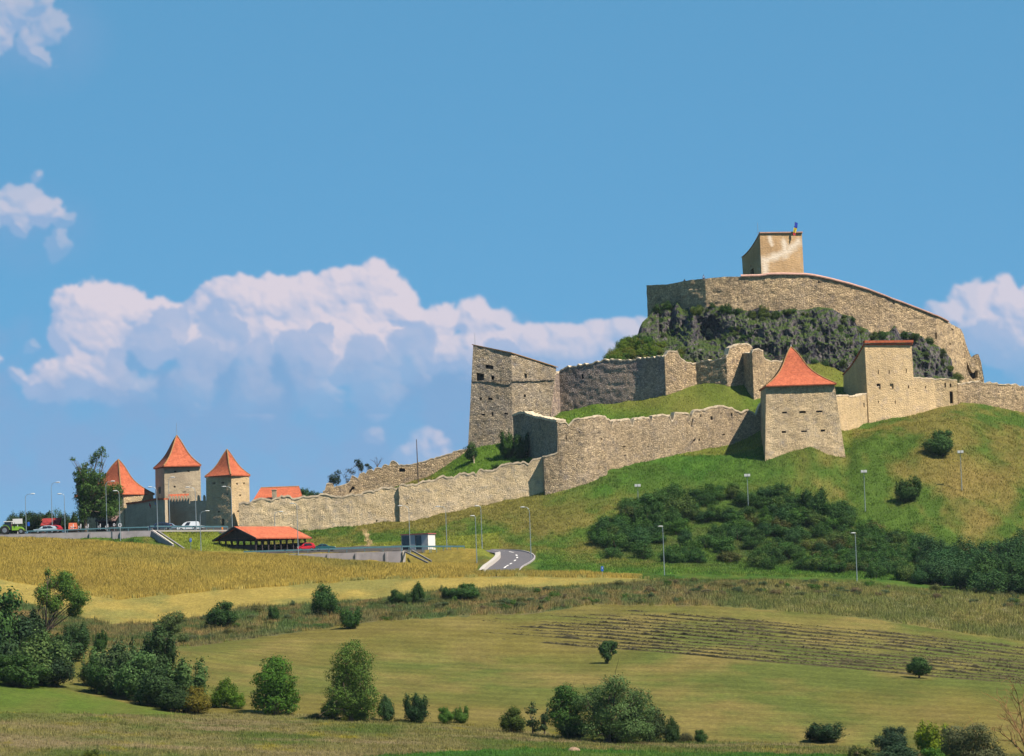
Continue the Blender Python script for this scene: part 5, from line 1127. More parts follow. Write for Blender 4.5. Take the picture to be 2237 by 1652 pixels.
for k, (x, y, h, w, c_) in enumerate(GM):
    shrub(x, y, h * 1.05, w * 1.35, c_, ['pale bush at the left end of the second group', 'grey green bush at the front left of the second group', 'narrow dark bush low in the second group', 'grey green bush in the middle of the second group', 'tall bush at the back under the leaning tree', 'dark bush below the leaning tree', 'pale bush at the right end of the second group', 'low dark bush next to the olive brown shrub', 'bush behind at the top of the second group'][k], mesh_i=k + 1, pool=DENSE)
shrub(430, 1560, 62, 72, G_AUT, 'olive brown round shrub at the right foot of the second group', mesh_i=0, pool=DENSE)
shrub(490, 1546, 68, 58, G_BRIGHT, 'bright green bush right behind the olive brown shrub', mesh_i=2, pool=DENSE)
shrub(520, 1549, 36, 46, G_BRIGHT, 'low bright green bush right of the second group', mesh_i=4)
tree(102, 1440, [(110, 1275, 16, 20), (95, 1300, 18, 22), (140, 1265, 20, 18), (150, 1290, 24, 24), (120, 1320, 22, 20), (172, 1310, 22, 20), (160, 1335, 20, 14), (108, 1250, 8, 10), (85, 1320, 8, 14)],
     'forked willow tree with an airy crown rising over the left bushes', (.085, .165, .028), n=15000, leaf=.11, trunk=.24, seed=21, gap=.32, fork=.42, shell=.2)
tree(346, 1470, [(365, 1360, 18, 18), (385, 1350, 18, 14), (350, 1370, 14, 12), (400, 1395, 14, 9), (380, 1375, 18, 10), (342, 1385, 10, 8)],
     'leaning airy tree rising from the second bush group', (.080, .120, .040), n=6000, leaf=.10, trunk=.2, seed=22, gap=.45, fork=.5, shell=.2)
# --- tree row in the middle
tree(603, 1560, [(603, 1462, 32, 26), (590, 1490, 34, 28), (615, 1495, 32, 28), (580, 1520, 28, 24), (630, 1520, 24, 26), (600, 1535, 36, 22), (565, 1540, 18, 12), (625, 1545, 24, 16), (605, 1448, 18, 14)],
     'rounded bright green tree standing alone in the row', (.060, .145, .016), n=14000, leaf=.12, trunk=.2, seed=23, gap=.24, shell=.5, fork=.2)
shrub(596, 1562, 36, 34, (.12, .10, .07), 'greyish dead looking shrub at the foot of the bright green tree', mesh_i=1)
tree(768, 1576, [(770, 1425, 26, 26), (750, 1445, 26, 26), (796, 1445, 22, 24), (742, 1475, 28, 24), (790, 1480, 28, 28), (765, 1480, 32, 30), (735, 1515, 26, 24), (798, 1520, 30, 28), (765, 1520, 40, 30), (745, 1545, 34, 24), (795, 1550, 34, 24), (720, 1548, 18, 18), (775, 1408, 14, 12)],
     'tallest feathery willow in the middle of the tree row', (.085, .155, .028), n=22000, leaf=.10, trunk=.28, seed=24, gap=.27, shell=.4, fork=.25)
for k, (x, y, h, w, c_, lb) in enumerate(((722, 1572, 44, 44, G_DARK, 'dark low bush at the left foot of the tallest willow'), (780, 1574, 40, 60, G_DARK, 'dark undergrowth at the foot of the tallest willow'), (843, 1576, 62, 40, (.035, .08, .03), 'narrow bush touching the right side of the tallest willow'),
      (910, 1579, 70, 62, (.03, .075, .026), 'pointed dark shrub standing alone in the tree row'), (974, 1581, 38, 36, G_MID, 'left of the two small round shrubs in the row'), (1008, 1580, 40, 40, G_MID, 'right of the two small round shrubs in the row'),
      (690, 1570, 13, 44, (.05, .11, .02), 'low leafy patch left of the tallest willow'), (752, 1576, 15, 20, G_YEL, 'small yellow green tuft under the tallest willow'),
      (1118, 1600, 58, 62, (.075, .115, .02), 'yellow green bush left of the thin saplings'), (1420, 1622, 88, 74, (.05, .085, .035), 'willow bush at the right side of the large clump'), (1467, 1624, 62, 40, (.035, .08, .022), 'spiky bush at the right end of the large clump'),
      (1497, 1622, 28, 36, (.10, .10, .045), 'olive low shrub right of the large clump'), (1530, 1624, 32, 30, G_DARK, 'small dark shrub furthest right of the large clump'),
      (1250, 1616, 70, 70, (.028, .065, .02), 'dark bush at the lower left of the large clump'), (1360, 1622, 60, 90, G_DARK, 'dark undergrowth below the large clump'), (1803, 1621, 46, 92, (.035, .075, .03), 'broad dark bush alone near the lower right'))):
    shrub(x, y, h, w, c_, lb, mesh_i=k, pool=DENSE if k not in (6, 7, 11) else SHR)
tree(1164, 1606, [(1160, 1555, 12, 10), (1168, 1575, 12, 12), (1155, 1580, 10, 8), (1164, 1540, 6, 8), (1172, 1592, 10, 7)], 'thin see-through sapling left of the large clump', (.05, .085, .03), n=1300, leaf=.12, trunk=.09, seed=31, gap=.6, fork=.9)
tree(1190, 1606, [(1190, 1570, 8, 10), (1186, 1588, 9, 8), (1194, 1552, 5, 8)], 'second thin sapling touching the large clump', (.045, .08, .03), n=900, leaf=.12, trunk=.08, seed=32, gap=.6, fork=.9)
tree(1235, 1614, [(1235, 1515, 24, 18), (1222, 1540, 24, 22), (1255, 1535, 24, 22), (1230, 1570, 30, 24), (1255, 1590, 34, 24), (1210, 1560, 14, 10)], 'dark leafy tree on the left of the large clump', (.050, .115, .022), n=11000, leaf=.12, trunk=.2, seed=33, gap=.25)
tree(1330, 1622, [(1345, 1495, 30, 22), (1320, 1520, 38, 26), (1370, 1530, 34, 26), (1400, 1525, 22, 22), (1290, 1545, 30, 24), (1345, 1560, 46, 32), (1400, 1560, 32, 30), (1310, 1585, 40, 30), (1380, 1595, 46, 26), (1270, 1530, 20, 16)],
     'great grey green willow forming the large clump', (.085, .150, .048), n=26000, leaf=.10, trunk=.35, seed=34, gap=.24, shell=.4)
tree(1327, 1450, [(1320, 1420, 12, 13), (1334, 1412, 12, 11), (1345, 1407, 5, 5), (1326, 1434, 9, 10), (1342, 1425, 6, 5), (1322, 1406, 7, 5), (1326, 1443, 5, 6)], 'small dark tree leaning in the mown field below the hay rows', (.040, .090, .026), n=4200, leaf=.11, trunk=.14, seed=35, gap=.36, fork=.3)
tree(2008, 1482, [(2008, 1456, 19, 14), (1993, 1462, 13, 10), (2024, 1463, 12, 9), (2004, 1443, 11, 8), (2016, 1446, 9, 7), (1986, 1455, 6, 5), (2031, 1458, 5, 5), (2010, 1470, 14, 7)], 'small round tree with its shadow at the edge of the hay rows', (.045, .100, .026), n=4600, leaf=.11, trunk=.14, seed=36, gap=.36, fork=.3)
# --- lower right
for k, (x, y, h, w, c_, lb) in enumerate(((1950, 1645, 60, 74, (.022, .05, .026), 'dark blue green bush in the lower right corner group'), (1885, 1672, 46, 60, (.07, .10, .03), 'pale green bush at the bottom edge, leftmost of its group'), (1960, 1680, 60, 110, (.035, .07, .035), 'grey green bush at the bottom edge below the dark one'),
      (2040, 1662, 92, 74, (.13, .19, .012), 'vivid yellow green bush in the lower right corner group'), (2045, 1690, 50, 70, G_MID, 'mid green bush under the vivid yellow green one'), (202, 1668, 34, 46, (.10, .13, .015), 'yellowish bush top at the bottom edge on the left'))):
    shrub(x, y, h, w, c_, lb, mesh_i=k, pool=DENSE)
tree(2105, 1690, [(2090, 1605, 34, 20), (2130, 1600, 34, 18), (2110, 1630, 46, 26), (2160, 1630, 24, 26), (2075, 1640, 24, 24), (2140, 1655, 40, 24), (2180, 1650, 20, 20)], 'grey olive willow in the lower right corner', (.110, .125, .06), n=16000, leaf=.085, trunk=.16, seed=37, gap=.36, bark='barkpale', fork=.3, shell=.25)
bare_tree(2252, 1668, [(2196, 1545, .9), (2222, 1518, .9), (2186, 1600, .9), (2236, 1545, .7), (2205, 1575, .6)], 'leafless orange barked tree in the lower right corner', 384, .17, 'barkpale', 41, 'dead_tree')

# ---------------------------------------------------------------- grass, crops and weeds that nobody could count
def blades(name, mask, n, hlo, hhi, wid, label, tint_=(1, 1, 1), seed=1, lean=.25, ylim=(385, 900), var=(.62, 1.5), tuft=1, spread=.3):
    r = np.random.default_rng(seed); px = gpx[:-1, :-1]; 
    area = (GXX[:-1, 1:] - GXX[:-1, :-1]) * (GYY[1:, :-1] - GYY[:-1, :-1]) * mask[:-1, :-1] * (gpx[:-1, :-1] > -220) * (gpx[:-1, :-1] < 2520) * (GYY[:-1, :-1] > ylim[0]) * (GYY[:-1, :-1] < ylim[1])
    n0 = n // tuft; p = area.ravel() / area.sum(); idx = r.choice(len(p), n0, p=p); i, j = np.divmod(idx, area.shape[1])
    a = r.uniform(0, 1, n0); b = r.uniform(0, 1, n0)
    Y = YS[i] * (1 - a) + YS[i + 1] * a; t = TS[j] * (1 - b) + TS[j + 1] * b; X = t * Y; tf = np.ones(n0)
    if tuft > 1:                                              # blades gathered in tufts, each tuft with its own tone and height
        tf = r.uniform(.55, 1.5, n0); X, Y, i, j, tf = [np.repeat(q, tuft) for q in (X, Y, i, j, tf)]; n = len(X); sp = spread * np.sqrt(tf)
        X = X + r.normal(size=n) * sp; Y = Y + r.normal(size=n) * sp
    else: n = n0
    Z = groundz(X, Y)
    pt = fbm(X / 6, Y / 8, o=3, seed=seed + 3)
    h = r.uniform(hlo, hhi, n) * (1 + .5 * pt) * (tf if tuft > 1 else 1); an = r.uniform(-.9, .9, n); w = wid * r.uniform(.6, 1.4, n)
    dx, dy = np.cos(an) * w / 2, np.sin(an) * w / 2; lx, ly = r.normal(size=n) * lean * h, r.normal(size=n) * lean * h
    V = np.stack([np.stack([X - dx, Y - dy, Z - .05], 1), np.stack([X + dx, Y + dy, Z - .05], 1), np.stack([X + lx, Y + ly, Z + h], 1)], 1).reshape(-1, 3)
    k = np.arange(n) * 3; F = np.stack([k, k + 1, k + 2], 1)
    c = GCOL[i, j] * np.array(tint_) * (1.15 * r.uniform(var[0], var[1], n) * (1 + .25 * pt) * (1 / tf ** .8 if tuft > 1 else 1))[:, None]
    o = mesh(name, V, F, MAT['grass'], None, col=np.repeat(c, 3, 0)); tag(o, label, None, kind='stuff'); return o
sh_ = (gpy < pw(L_D, gpx)) & (GYY < 744) & (gpx < 1470)
crop_m = sh_ & (gpy <= pw(L_MOW, gpx)) & (GYY < pw([(-300, 744), (380, 744), (470, 735), (600, 729), (880, 722), (1050, 716), (1180, 696), (1390, 688), (1500, 688)], gpx)); weeds_m = (gpy < pw(L_C, gpx)) & (gpy > pw(L_D, gpx)) & (GYY < 700); near_m = (gpy > pw(L_NEAR, gpx)) & (GYY < 500)
road_box = (gpx > 1040) & (gpx < 1172) & (gpy > 1196) & (gpy < 1250)
hill_m = (GROUGH > .85) & ~weeds_m & ~near_m & (GYY > 693) & ~road_box
blades('standing_crop', crop_m & ~road_box, 210000, .40, .72, .12, 'ripe yellow crop standing below the car park', (1.72, 1.75, 1.85), 2, .15, var=(.75, 1.25))
blades('weeds', weeds_m, 190000, .15, .48, .09, 'tall weeds and dry grass in the rough strip between the fields', (1.35, 1.35, 1.3), 3)
blades('meadow_grass', near_m, 150000, .10, .26, .06, 'unmown meadow grass along the bottom of the view', (1.4, 1.4, 1.25), 4)
blades('rough_tufts', hill_m & (GYY < 818), 230000, .16, .42, .11, 'coarse grass tufts standing out of the hillside', (1.75, 1.75, 1.45), 15, var=(.7, 1.35), tuft=14, spread=.34)
blades('meadow_tufts', near_m, 60000, .15, .36, .06, 'taller tufts in the meadow along the bottom', (1.3, 1.35, 1.1), 16, tuft=12, spread=.25)
blades('weed_clumps', weeds_m, 90000, .3, .75, .09, 'clumps of taller weeds in the rough strip', (1.15, 1.3, 1.05), 17, tuft=12, spread=.4)
blades('hill_grass', hill_m, 260000, .10, .34, .15, 'grass growing over the castle hill', (1.55, 1.55, 1.35), 5, var=(.45, 1.75))
# hay rows, with their shadow put into a dark hay colour
ytopR = [(1000, 1318), (1338, 1333), (1651, 1358), (1965, 1386), (2237, 1418), (2300, 1425)]; ybotR = [(1000, 1390), (1119, 1399), (1651, 1443), (1950, 1470), (2237, 1495), (2300, 1500)]
st = [1336, 1262, 1214, 1190, 1150, 1085, 1055, 1070, 1062, 1075, 1060, 1086, 1098]
hm, hnt, hb_ = newmat('cut_hay'); hb_.inputs['Roughness'].default_value = .95
at = N(hnt, 'ShaderNodeAttribute', attribute_name='Col'); hnt.links.new(at.outputs['Color'], hb_.inputs['Base Color'])
for k in range(13):
    r = np.random.default_rng(300 + k); xs = np.linspace(st[k], 2262, 60); P = np.array([hit(x, pw(ytopR, x) * (1 - k / 12) + pw(ybotR, x) * k / 12 + .9 * math.sin(x / 60 + k)) for x in xs])
    Q, s = resample(P, .35); dens = 1.1 * fbm(s / 5, s * 0 + k * 7.7, o=3, seed=301) + .72 + .25 * (Q[:, 0] > 5)
    fine_ = vnoise(s / 1.6, s * 0 + k * 3.3, seed=305) + .3
    dens = np.clip(dens + (s < 25) * (s / 25 - .8), 0, 1); V = []; F = []; col_ = []; nb = 0
    for i in range(len(Q)):
        g = dens[i] * (.55 + .45 * r.uniform()); hgt = .34 * g * (.6 + .8 * max(0, fine_[i])); w = .12 + .26 * g
        for a_, b_ in ((-1, -.04), (-.55, .75), (0, 1), (.55, .75), (1, -.04)):
            V.append(Q[i] + np.array([0, a_ * w, b_ * hgt * r.uniform(.8, 1.2) - .03])); col_.append(np.array([.060, .052, .026]) * r.uniform(.6, 1.4))
    for i in range(len(Q) - 1):
        if dens[i] < .06 and dens[i + 1] < .06: continue
        for a_ in range(4): F.append([i * 5 + a_, (i + 1) * 5 + a_, (i + 1) * 5 + a_ + 1, i * 5 + a_ + 1])
    n0 = len(V); m_ = 1500; ii_ = r.choice(len(Q), m_, p=(dens + 1e-4) / (dens + 1e-4).sum()); c0 = Q[ii_] + np.stack([r.uniform(-.3, .3, m_), r.normal(size=m_) * .15, r.uniform(0, .30, m_) * dens[ii_]], 1)
    d = r.normal(size=(m_, 3)) * [.3, .3, .14]; e = r.normal(size=(m_, 3)) * .06
    V = np.concatenate([np.array(V), np.stack([c0 - d * .5, c0 + e, c0 + d * .5], 1).reshape(-1, 3)]); F += [[n0 + 3 * q, n0 + 3 * q + 1, n0 + 3 * q + 2] for q in range(m_)]
    col_ += list(np.repeat(np.array([.08, .07, .035]) * r.uniform(.5, 1.5, (m_, 1)), 3, 0))
    o = mesh('hay_row', V, F, hm, None, loc=P[0], col=np.array(col_))
    tag(o, ['topmost', 'second from the top', 'third from the top', 'fourth from the top', 'fifth from the top', 'sixth from the top', 'middle', 'sixth from the bottom', 'fifth from the bottom', 'fourth from the bottom', 'third from the bottom', 'second from the bottom', 'lowest'][k] + ' of the dark broken rows of cut hay', 'hay row', 'rows of cut hay across the mown field')

# ---------------------------------------------------------------- road
def drape(cl, half, dz, name, mat, parent=None, kind=None, wob=False):
    P, s = resample(cl, .8); tan = np.gradient(P[:, :2], axis=0); tan /= np.linalg.norm(tan, axis=1)[:, None]; nn_ = np.stack([tan[:, 1], -tan[:, 0]], 1); V = []; m_ = 7
    hw = np.interp(np.linspace(0, 1, len(P)), np.linspace(0, 1, len(half)), half)
    for i in range(len(P)):
        for a_ in np.linspace(-1, 1, m_):
            q = P[i, :2] + nn_[i] * a_ * hw[i]; V.append((q[0], q[1], P[i, 2] + dz))
    F = [[i * m_ + j, i * m_ + j + 1, (i + 1) * m_ + j + 1, (i + 1) * m_ + j] for i in range(len(P) - 1) for j in range(m_ - 1)]
    V = np.array(V); o = mesh(name, V, F, mat, parent); 
    if kind: tag(o, None, None, kind=kind)
    return o, P
ol = [z8(*p) for p in ((-400, 652), (0, 653), (130, 655), (350, 654), (560, 656), (650, 666), (715, 688), (745, 715), (735, 742), (690, 772), (632, 800), (600, 850), (560, 930))]
il = [z8(*p) for p in ((-400, 664), (0, 664), (110, 665), (230, 670), (330, 675), (395, 688), (438, 702), (440, 728), (410, 755), (370, 790), (330, 812), (290, 860), (230, 940))]
Yr = [745, 744, 743, 742, 741, 738, 732, 724, 716, 708, 700, 694, 688]
O_ = np.array([Wl(x, y, Yr[k] + 3.0) for k, (x, y) in enumerate(ol)]); I_ = np.array([Wl(x, y, Yr[k] - 1.0) for k, (x, y) in enumerate(il)])
def sm(P, n=80):
    t = np.linspace(0, 1, len(P)); tt = np.linspace(0, 1, n); Q = np.stack([np.interp(tt, t, P[:, k]) for k in range(3)], 1)
    for _ in range(10): Q[1:-1] = .25 * Q[:-2] + .5 * Q[1:-1] + .25 * Q[2:]
    return Q
O_, I_ = sm(O_), sm(I_); mz = (O_[:, 2] + I_[:, 2]) / 2; O_[:, 2] = mz * .35 + O_[:, 2] * .65; I_[:, 2] = mz * .35 + I_[:, 2] * .65
# bed the road: ground under it is pressed to just below the surface
cen = (O_ + I_) / 2; msk = (GYY > 680) & (GYY < 752) & (gpx > 860) & (gpx < 1200)
gi = np.argwhere(msk); Xg = GXX[msk]; Yg = GYY[msk]
d2 = (Xg[:, None] - cen[None, :, 0]) ** 2 + (Yg[:, None] - cen[None, :, 1]) ** 2; kk = np.argmin(d2, 1); dd = np.sqrt(d2[np.arange(len(kk)), kk]); hwid = np.linalg.norm((O_ - I_)[kk][:, :2], axis=1) / 2
f_w = np.clip((hwid + 2.2 - dd) / 1.6, 0, 1); Zg = TZ[msk]; Zn = Zg * (1 - f_w) + (cen[kk, 2] - .22) * f_w; TZ[msk] = np.where(f_w > 0, Zn, Zg)
co = np.stack([GXX, GYY, TZ], -1).reshape(-1, 3); ground.data.vertices.foreach_set('co', co.astype(np.float32).ravel()); ground.data.update()
V = []; m_ = 8
for k in range(80):
    for a_ in range(m_): V.append(O_[k] * (1 - a_ / 7) + I_[k] * (a_ / 7) + [0, 0, .02 + .05 * math.sin(math.pi * a_ / 7)])
F = [[k * m_ + j, (k + 1) * m_ + j, (k + 1) * m_ + j + 1, k * m_ + j + 1] for k in range(79) for j in range(m_ - 1)]
road = mesh('road', V, F, MAT['asphalt']); tag(road, None, None, kind='structure')
# dashed centre line
dl = [z8(*p) for p in ((425, 668), (535, 680), (583, 703), (588, 727), (566, 752), (533, 776), (505, 796), (485, 816))]
for k, (x, y) in enumerate(dl):
    best = None
    for i in range(79):
        for a_ in np.linspace(.25, .75, 9):
            q = O_[i] * (1 - a_) + I_[i] * a_; px_, py_ = proj(q[None]); e = (px_[0] - x) ** 2 + (py_[0] - y) ** 2
            if best is None or e < best[0]: best = (e, i, a_)
    _, i, a_ = best; i0, i1 = max(0, i - 1), min(79, i + 1); A_ = O_[i0] * (1 - a_) + I_[i0] * a_; B_ = O_[i1] * (1 - a_) + I_[i1] * a_; d = nrm(B_ - A_); c_ = O_[i] * (1 - a_) + I_[i] * a_; sd_ = nrm(np.cross(d, (0, 0, 1)))
    L_ = 1.4; V = [c_ + d * sx * L_ + sd_ * sy * .16 + [0, 0, .085] for sx, sy in ((-1, -1), (1, -1), (1, 1), (-1, 1))]
    mesh('lane_marking', V, [[0, 1, 2, 3]], MAT['paint'], road)
# pale kerb barrier on the inside of the bend, low kerb outside
mb = MB(); a0, a1 = 40, 72
for k in range(a0, a1): 
    d = nrm(I_[k + 1] - I_[k]); sd_ = nrm(np.cross(d, (0, 0, 1)))
    p, q = I_[k] + [0, 0, .0], I_[k + 1]
    mb.add([p - sd_ * .1 + [0, 0, -.3], p - sd_ * .1 + [0, 0, .75], p + sd_ * .9 + [0, 0, .55], p + sd_ * 1.0 + [0, 0, -1.2], q - sd_ * .1 + [0, 0, -.3], q - sd_ * .1 + [0, 0, .75], q + sd_ * .9 + [0, 0, .55], q + sd_ * 1.0 + [0, 0, -1.2]], [[0, 4, 5, 1], [1, 5, 6, 2], [2, 6, 7, 3]])
o = mb.build('kerb_barrier', MAT['concreteW'], loc=None); tag(o, 'pale concrete barrier along the inside of the road bend', 'barrier')
mb = MB()
for k in range(20, 76): mb.bar(O_[k] + [0, 0, .05], O_[k + 1] + [0, 0, .05], .25, .3)
o = mb.build('kerb', MAT['concrete'], road)

# ---------------------------------------------------------------- concrete walls
def plainwall(name, label, A_, B_, topdz, drop, thick, mat, pil=(), joints=()):
    """A_, B_ top ends (world)"""
    A_ = np.array(A_); B_ = np.array(B_); d = nrm((B_ - A_) * [1, 1, 0]); out = np.array([d[1], -d[0], 0]); mid = (A_ + B_) / 2
    root = thing(name, (mid[0], mid[1], mid[2] - drop), label, 'wall'); cuts = [0] + list(joints) + [1]; 
    for i in range(len(cuts) - 1):
        a = A_ + (B_ - A_) * cuts[i] + d * .015; b = A_ + (B_ - A_) * cuts[i + 1] - d * .015
        V = [a + out * thick / 2 - [0, 0, drop], b + out * thick / 2 - [0, 0, drop], b - out * thick / 2 - [0, 0, drop], a - out * thick / 2 - [0, 0, drop], a + out * thick / 2, b + out * thick / 2, b - out * thick / 2, a - out * thick / 2]
        mesh('wall_panel', V, [[0, 3, 2, 1], [4, 5, 6, 7], [0, 1, 5, 4], [1, 2, 6, 5], [2, 3, 7, 6], [3, 0, 4, 7]], mat, root)
    for p in pil:
        c_ = A_ + (B_ - A_) * p + out * (thick / 2 + .16); mb = MB(); mb.box(c_ - [0, 0, drop / 2 + .05], (.45, .32, drop), math.atan2(d[1], d[0])); mb.build('pilaster', mat, root)
    return root
wa = Wl(-20, 1169, 753); wb = Wl(332, 1159.5, 753)
plainwall('retaining_wall', 'long pale concrete retaining wall under the upper car park', wa, wb, 0, 5, .5, MAT['concrete'], pil=(.62, .81), joints=(.31, .62, .81))
# wing
a = np.array(wb); b = np.array(Wl(376, 1190, 746)); 
V = [a + [-.05, -.3, 0], b, b + [.35, .2, 0], a + [.4, .4, 0]]; V += [v - [0, 0, 6] for v in V]
root = thing('wing_wall', a, 'sloping concrete wing wall at the right end of the upper retaining wall', 'wall')
mesh('slope_wall', V, [[0, 1, 2, 3], [0, 4, 5, 1], [1, 5, 6, 2], [2, 6, 7, 3], [3, 7, 4, 0]], MAT['concrete'], root)
mb = MB(); mb.bar(a + [.2, -.05, .08], b + [.2, 0, .08], .3, .12); mb.build('coping', MAT['concreteW'], root)
p0 = np.array(Wl(345, 1161, 755)); p1 = np.array(Wl(402, 1199, 743)); o = MB().bar(p0 + [0, 0, .05], p1 + [0, 0, .05], .35, .2).build('drain_channel', MAT['concreteD'], loc=None); tag(o, 'concrete drain channel slanting down the bank beside the wing wall', 'drain')
la = Wl(*z2(560, 1350), 737.0); lb_ = Wl(*z2(1545, 1321), 735.5)
plainwall('retaining_wall', 'grey concrete retaining wall of the lower terrace beside the cars', la, lb_, 0, 3.4, .5, MAT['concrete'], pil=(.35, .60, .865), joints=(.35, .47, .60, .73, .865))
q = np.array(lb_); mb = MB(); mb.box(q + [.4, 1.0, -1.7], (.5, 3.0, 3.5)); o = mb.build('end_wall', MAT['concreteW']); tag(o, 'short lit concrete end of the lower terrace wall', 'wall')  # paler concrete than the panels, sunlight on this end put into the colour
p0 = np.array(Wl(*z2(1575, 1332), 735)); p1 = np.array(Wl(*z2(1775, 1424), 725)); root = thing('drain_steps', p0, 'pair of dark concrete drain edges slanting down from the lower terrace', 'drain')
MB().bar(p0 + [0, 0, .1], p1 + [0, 0, .0], .2, .3).build('edge', MAT['concreteD'], root); MB().bar(p0 + [1.3, .3, .3], p1 + [.6, .8, .3], .2, .3).build('edge', MAT['concreteD'], root)

# ---------------------------------------------------------------- guard rails
def guardrail(label, pth, post_d, h=.8, two=False, mat='rail', beam=(.06, .30)):
    P = np.array(pth); root = thing('guard_rail', P[len(P) // 2], label, 'guard rail'); Q, s = resample(P, post_d)
    for i in range(len(P) - 1): MB().bar(P[i] + [0, 0, h - .15], P[i + 1] + [0, 0, h - .15], *beam).build('beam', MAT[mat], root)
    if two:
        for i in range(len(P) - 1): MB().bar(P[i] + [0, 0, h * .5 - .1], P[i + 1] + [0, 0, h * .5 - .1], .06, .1).build('beam', MAT[mat], root)
    for q in Q: MB().box(q + [0, .08, h / 2 - .3], (.10, .10, h + .5)).build('post', MAT[mat], root)
    return root
def topof(zf, L, Y, h=.0):
    return [np.array(Wl(*zf(x, y), Y)) - [0, 0, h] for x, y in L]
guardrail('blue grey guard rail on the left retaining wall of the upper car park', topof(z9, [(340, 560), (830, 545), (1400, 520), (1900, 508)], 753.4, .85), 3.6, 1.0, beam=(.07, .22))
guardrail('guard rail in front of the white van along the grassy bank', topof(z1, [(1312, 1100), (1500, 1102), (1750, 1103), (1990, 1104)], 761, .75), 1.35, .8, beam=(.07, .32))
guardrail('guard rail in front of the open red roofed shelter and the red car', topof(z2, [(165, 1326), (600, 1313), (910, 1302)], 738.3, .6), 3.4, .75, beam=(.07, .26))
guardrail('long guard rail between the parked cars and the small white hut', topof(z2, [(905, 1303), (1220, 1291), (1540, 1281)], 738, .65), 3.4, .8, beam=(.07, .30))
guardrail('guard rail in front of the small white hut', topof(z2, [(1545, 1280), (1800, 1280), (2092, 1280)], 737.5, .65), 1.3, .8, beam=(.07, .30))
mb = MB(); kp = topof(z1, [(1318, 1146), (1600, 1145), (1995, 1142)], 760.3); 
for i in range(2): mb.bar(kp[i], kp[i + 1], .35, .3)
o = mb.build('kerb', MAT['concreteW']); tag(o, 'pale kerb under the guard rail on top of the grassy bank', 'kerb')

# ---------------------------------------------------------------- shelter
A1 = np.array(Wl(559, 1174.6, 742)); A0 = np.array(Wl(464, 1178, 749.4)); R0 = np.array(Wl(509.6, 1149, 745.7)); A2 = np.array(Wl(681.5, 1177.2, 754)); R1 = np.array(Wl(633.4, 1151.5, 757.7))
ze = np.mean([A0[2], A1[2], A2[2]]); 
for p in (A0, A1, A2): p[2] = ze
zr = (R0[2] + R1[2]) / 2; R0 = np.array([(A0[0] + A1[0]) / 2, (A0[1] + A1[1]) / 2, zr]); A3 = A0 + (A2 - A1); R1 = R0 + (A2 - A1)
zg = gz(*((A1 + A2) / 2)[:2]) ; zf_ = min(zg, Wl(570, 1211, 742.5)[2])
root = thing('shelter', ((A0 + A2) / 2 * [1, 1, 0] + [0, 0, zf_]), 'open timber shelter with large orange tiled gable roof', 'shelter')
for quad in ([A1, A2, R1, R0], [A3, A0, R0, R1]):
    V, F = roof_slab(quad, .22); mesh('roof', V, F, MAT['tile'], root)
for e0, e1 in ((A1, R0), (A0, R0), (A2, R1), (A3, R1)): MB().bar(e0 - [0, 0, .18], e1 - [0, 0, .18], .16, .38).build('barge_board', MAT['darkwood'], root)
L_ = nrm((A2 - A1)); W_ = nrm((A0 - A1) * [1, 1, 0]); LL = np.linalg.norm(A2 - A1); WW = np.linalg.norm((A0 - A1)[:2]); c0 = A1 + L_ * .9 + W_ * 1.0; tl, tw = LL - 1.8, WW - 2.0
for k in range(9):
    for side in (0, 1):
        p = c0 + L_ * tl * k / 8 + W_ * tw * side
        MB().box((p[0], p[1], (zf_ - .6 + ze) / 2), (.26, .26, ze - zf_ + .7), math.atan2(L_[1], L_[0])).build('post', MAT['darkwood'], root)
for k in range(1, 3): 
    for end in (0, 1):
        p = c0 + L_ * tl * end + W_ * tw * k / 3; MB().box((p[0], p[1], (zf_ - .6 + ze) / 2), (.24, .24, ze - zf_ + .7)).build('post', MAT['darkwood'], root)
for k in range(8):
    p = c0 + L_ * tl * k / 8; q_ = p * [1, 1, 0] + [0, 0, ze - .75]
    for sgn, st_ in ((1, 0), (-1, 1)):
        pp = q_ + L_ * tl / 8 * st_; MB().bar(pp, pp + L_ * sgn * .7 + [0, 0, .65], .12, .12).build('brace', MAT['darkwood'], root)
zt_ = ze - .08
for a_, b_ in ((c0, c0 + L_ * tl), (c0 + W_ * tw, c0 + L_ * tl + W_ * tw), (c0, c0 + W_ * tw), (c0 + L_ * tl, c0 + L_ * tl + W_ * tw)):
    MB().bar(a_ * [1, 1, 0] + [0, 0, zt_], b_ * [1, 1, 0] + [0, 0, zt_], .2, .3).build('tie_beam', MAT['darkwood'], root)
for a_, b_, hh_ in ((c0, c0 + W_ * tw, 1.9), (c0 + W_ * tw, c0 + L_ * tl + W_ * tw, 2.3), (c0 + L_ * tl, c0 + L_ * tl + W_ * tw, 2.3)):
    a2_ = a_ * [1, 1, 0] + [0, 0, zf_ + hh_ / 2 - .2]; b2_ = b_ * [1, 1, 0] + [0, 0, zf_ + hh_ / 2 - .2]; MB().bar(a2_, b2_, .08, hh_ + .4).build('boarding', MAT['darkwood'], root)
g0 = c0 * [1, 1, 0] + [0, 0, ze + .1]; g1 = g0 + W_ * tw; g2 = (g0 + g1) / 2 + [0, 0, (zr - ze) * .84]; V = [g0, g1, g2, g0 + L_ * .08, g1 + L_ * .08, g2 + L_ * .08]
mesh('gable_boarding', V, [[0, 1, 2], [3, 5, 4], [0, 3, 4, 1], [1, 4, 5, 2], [2, 5, 3, 0]], MAT['darkwood'], root)
MB().bar((g0 + g1) / 2 - [0, 0, 2.9] - L_ * .1, g2 - L_ * .1, .2, .2).build('king_post', MAT['darkwood'], root)

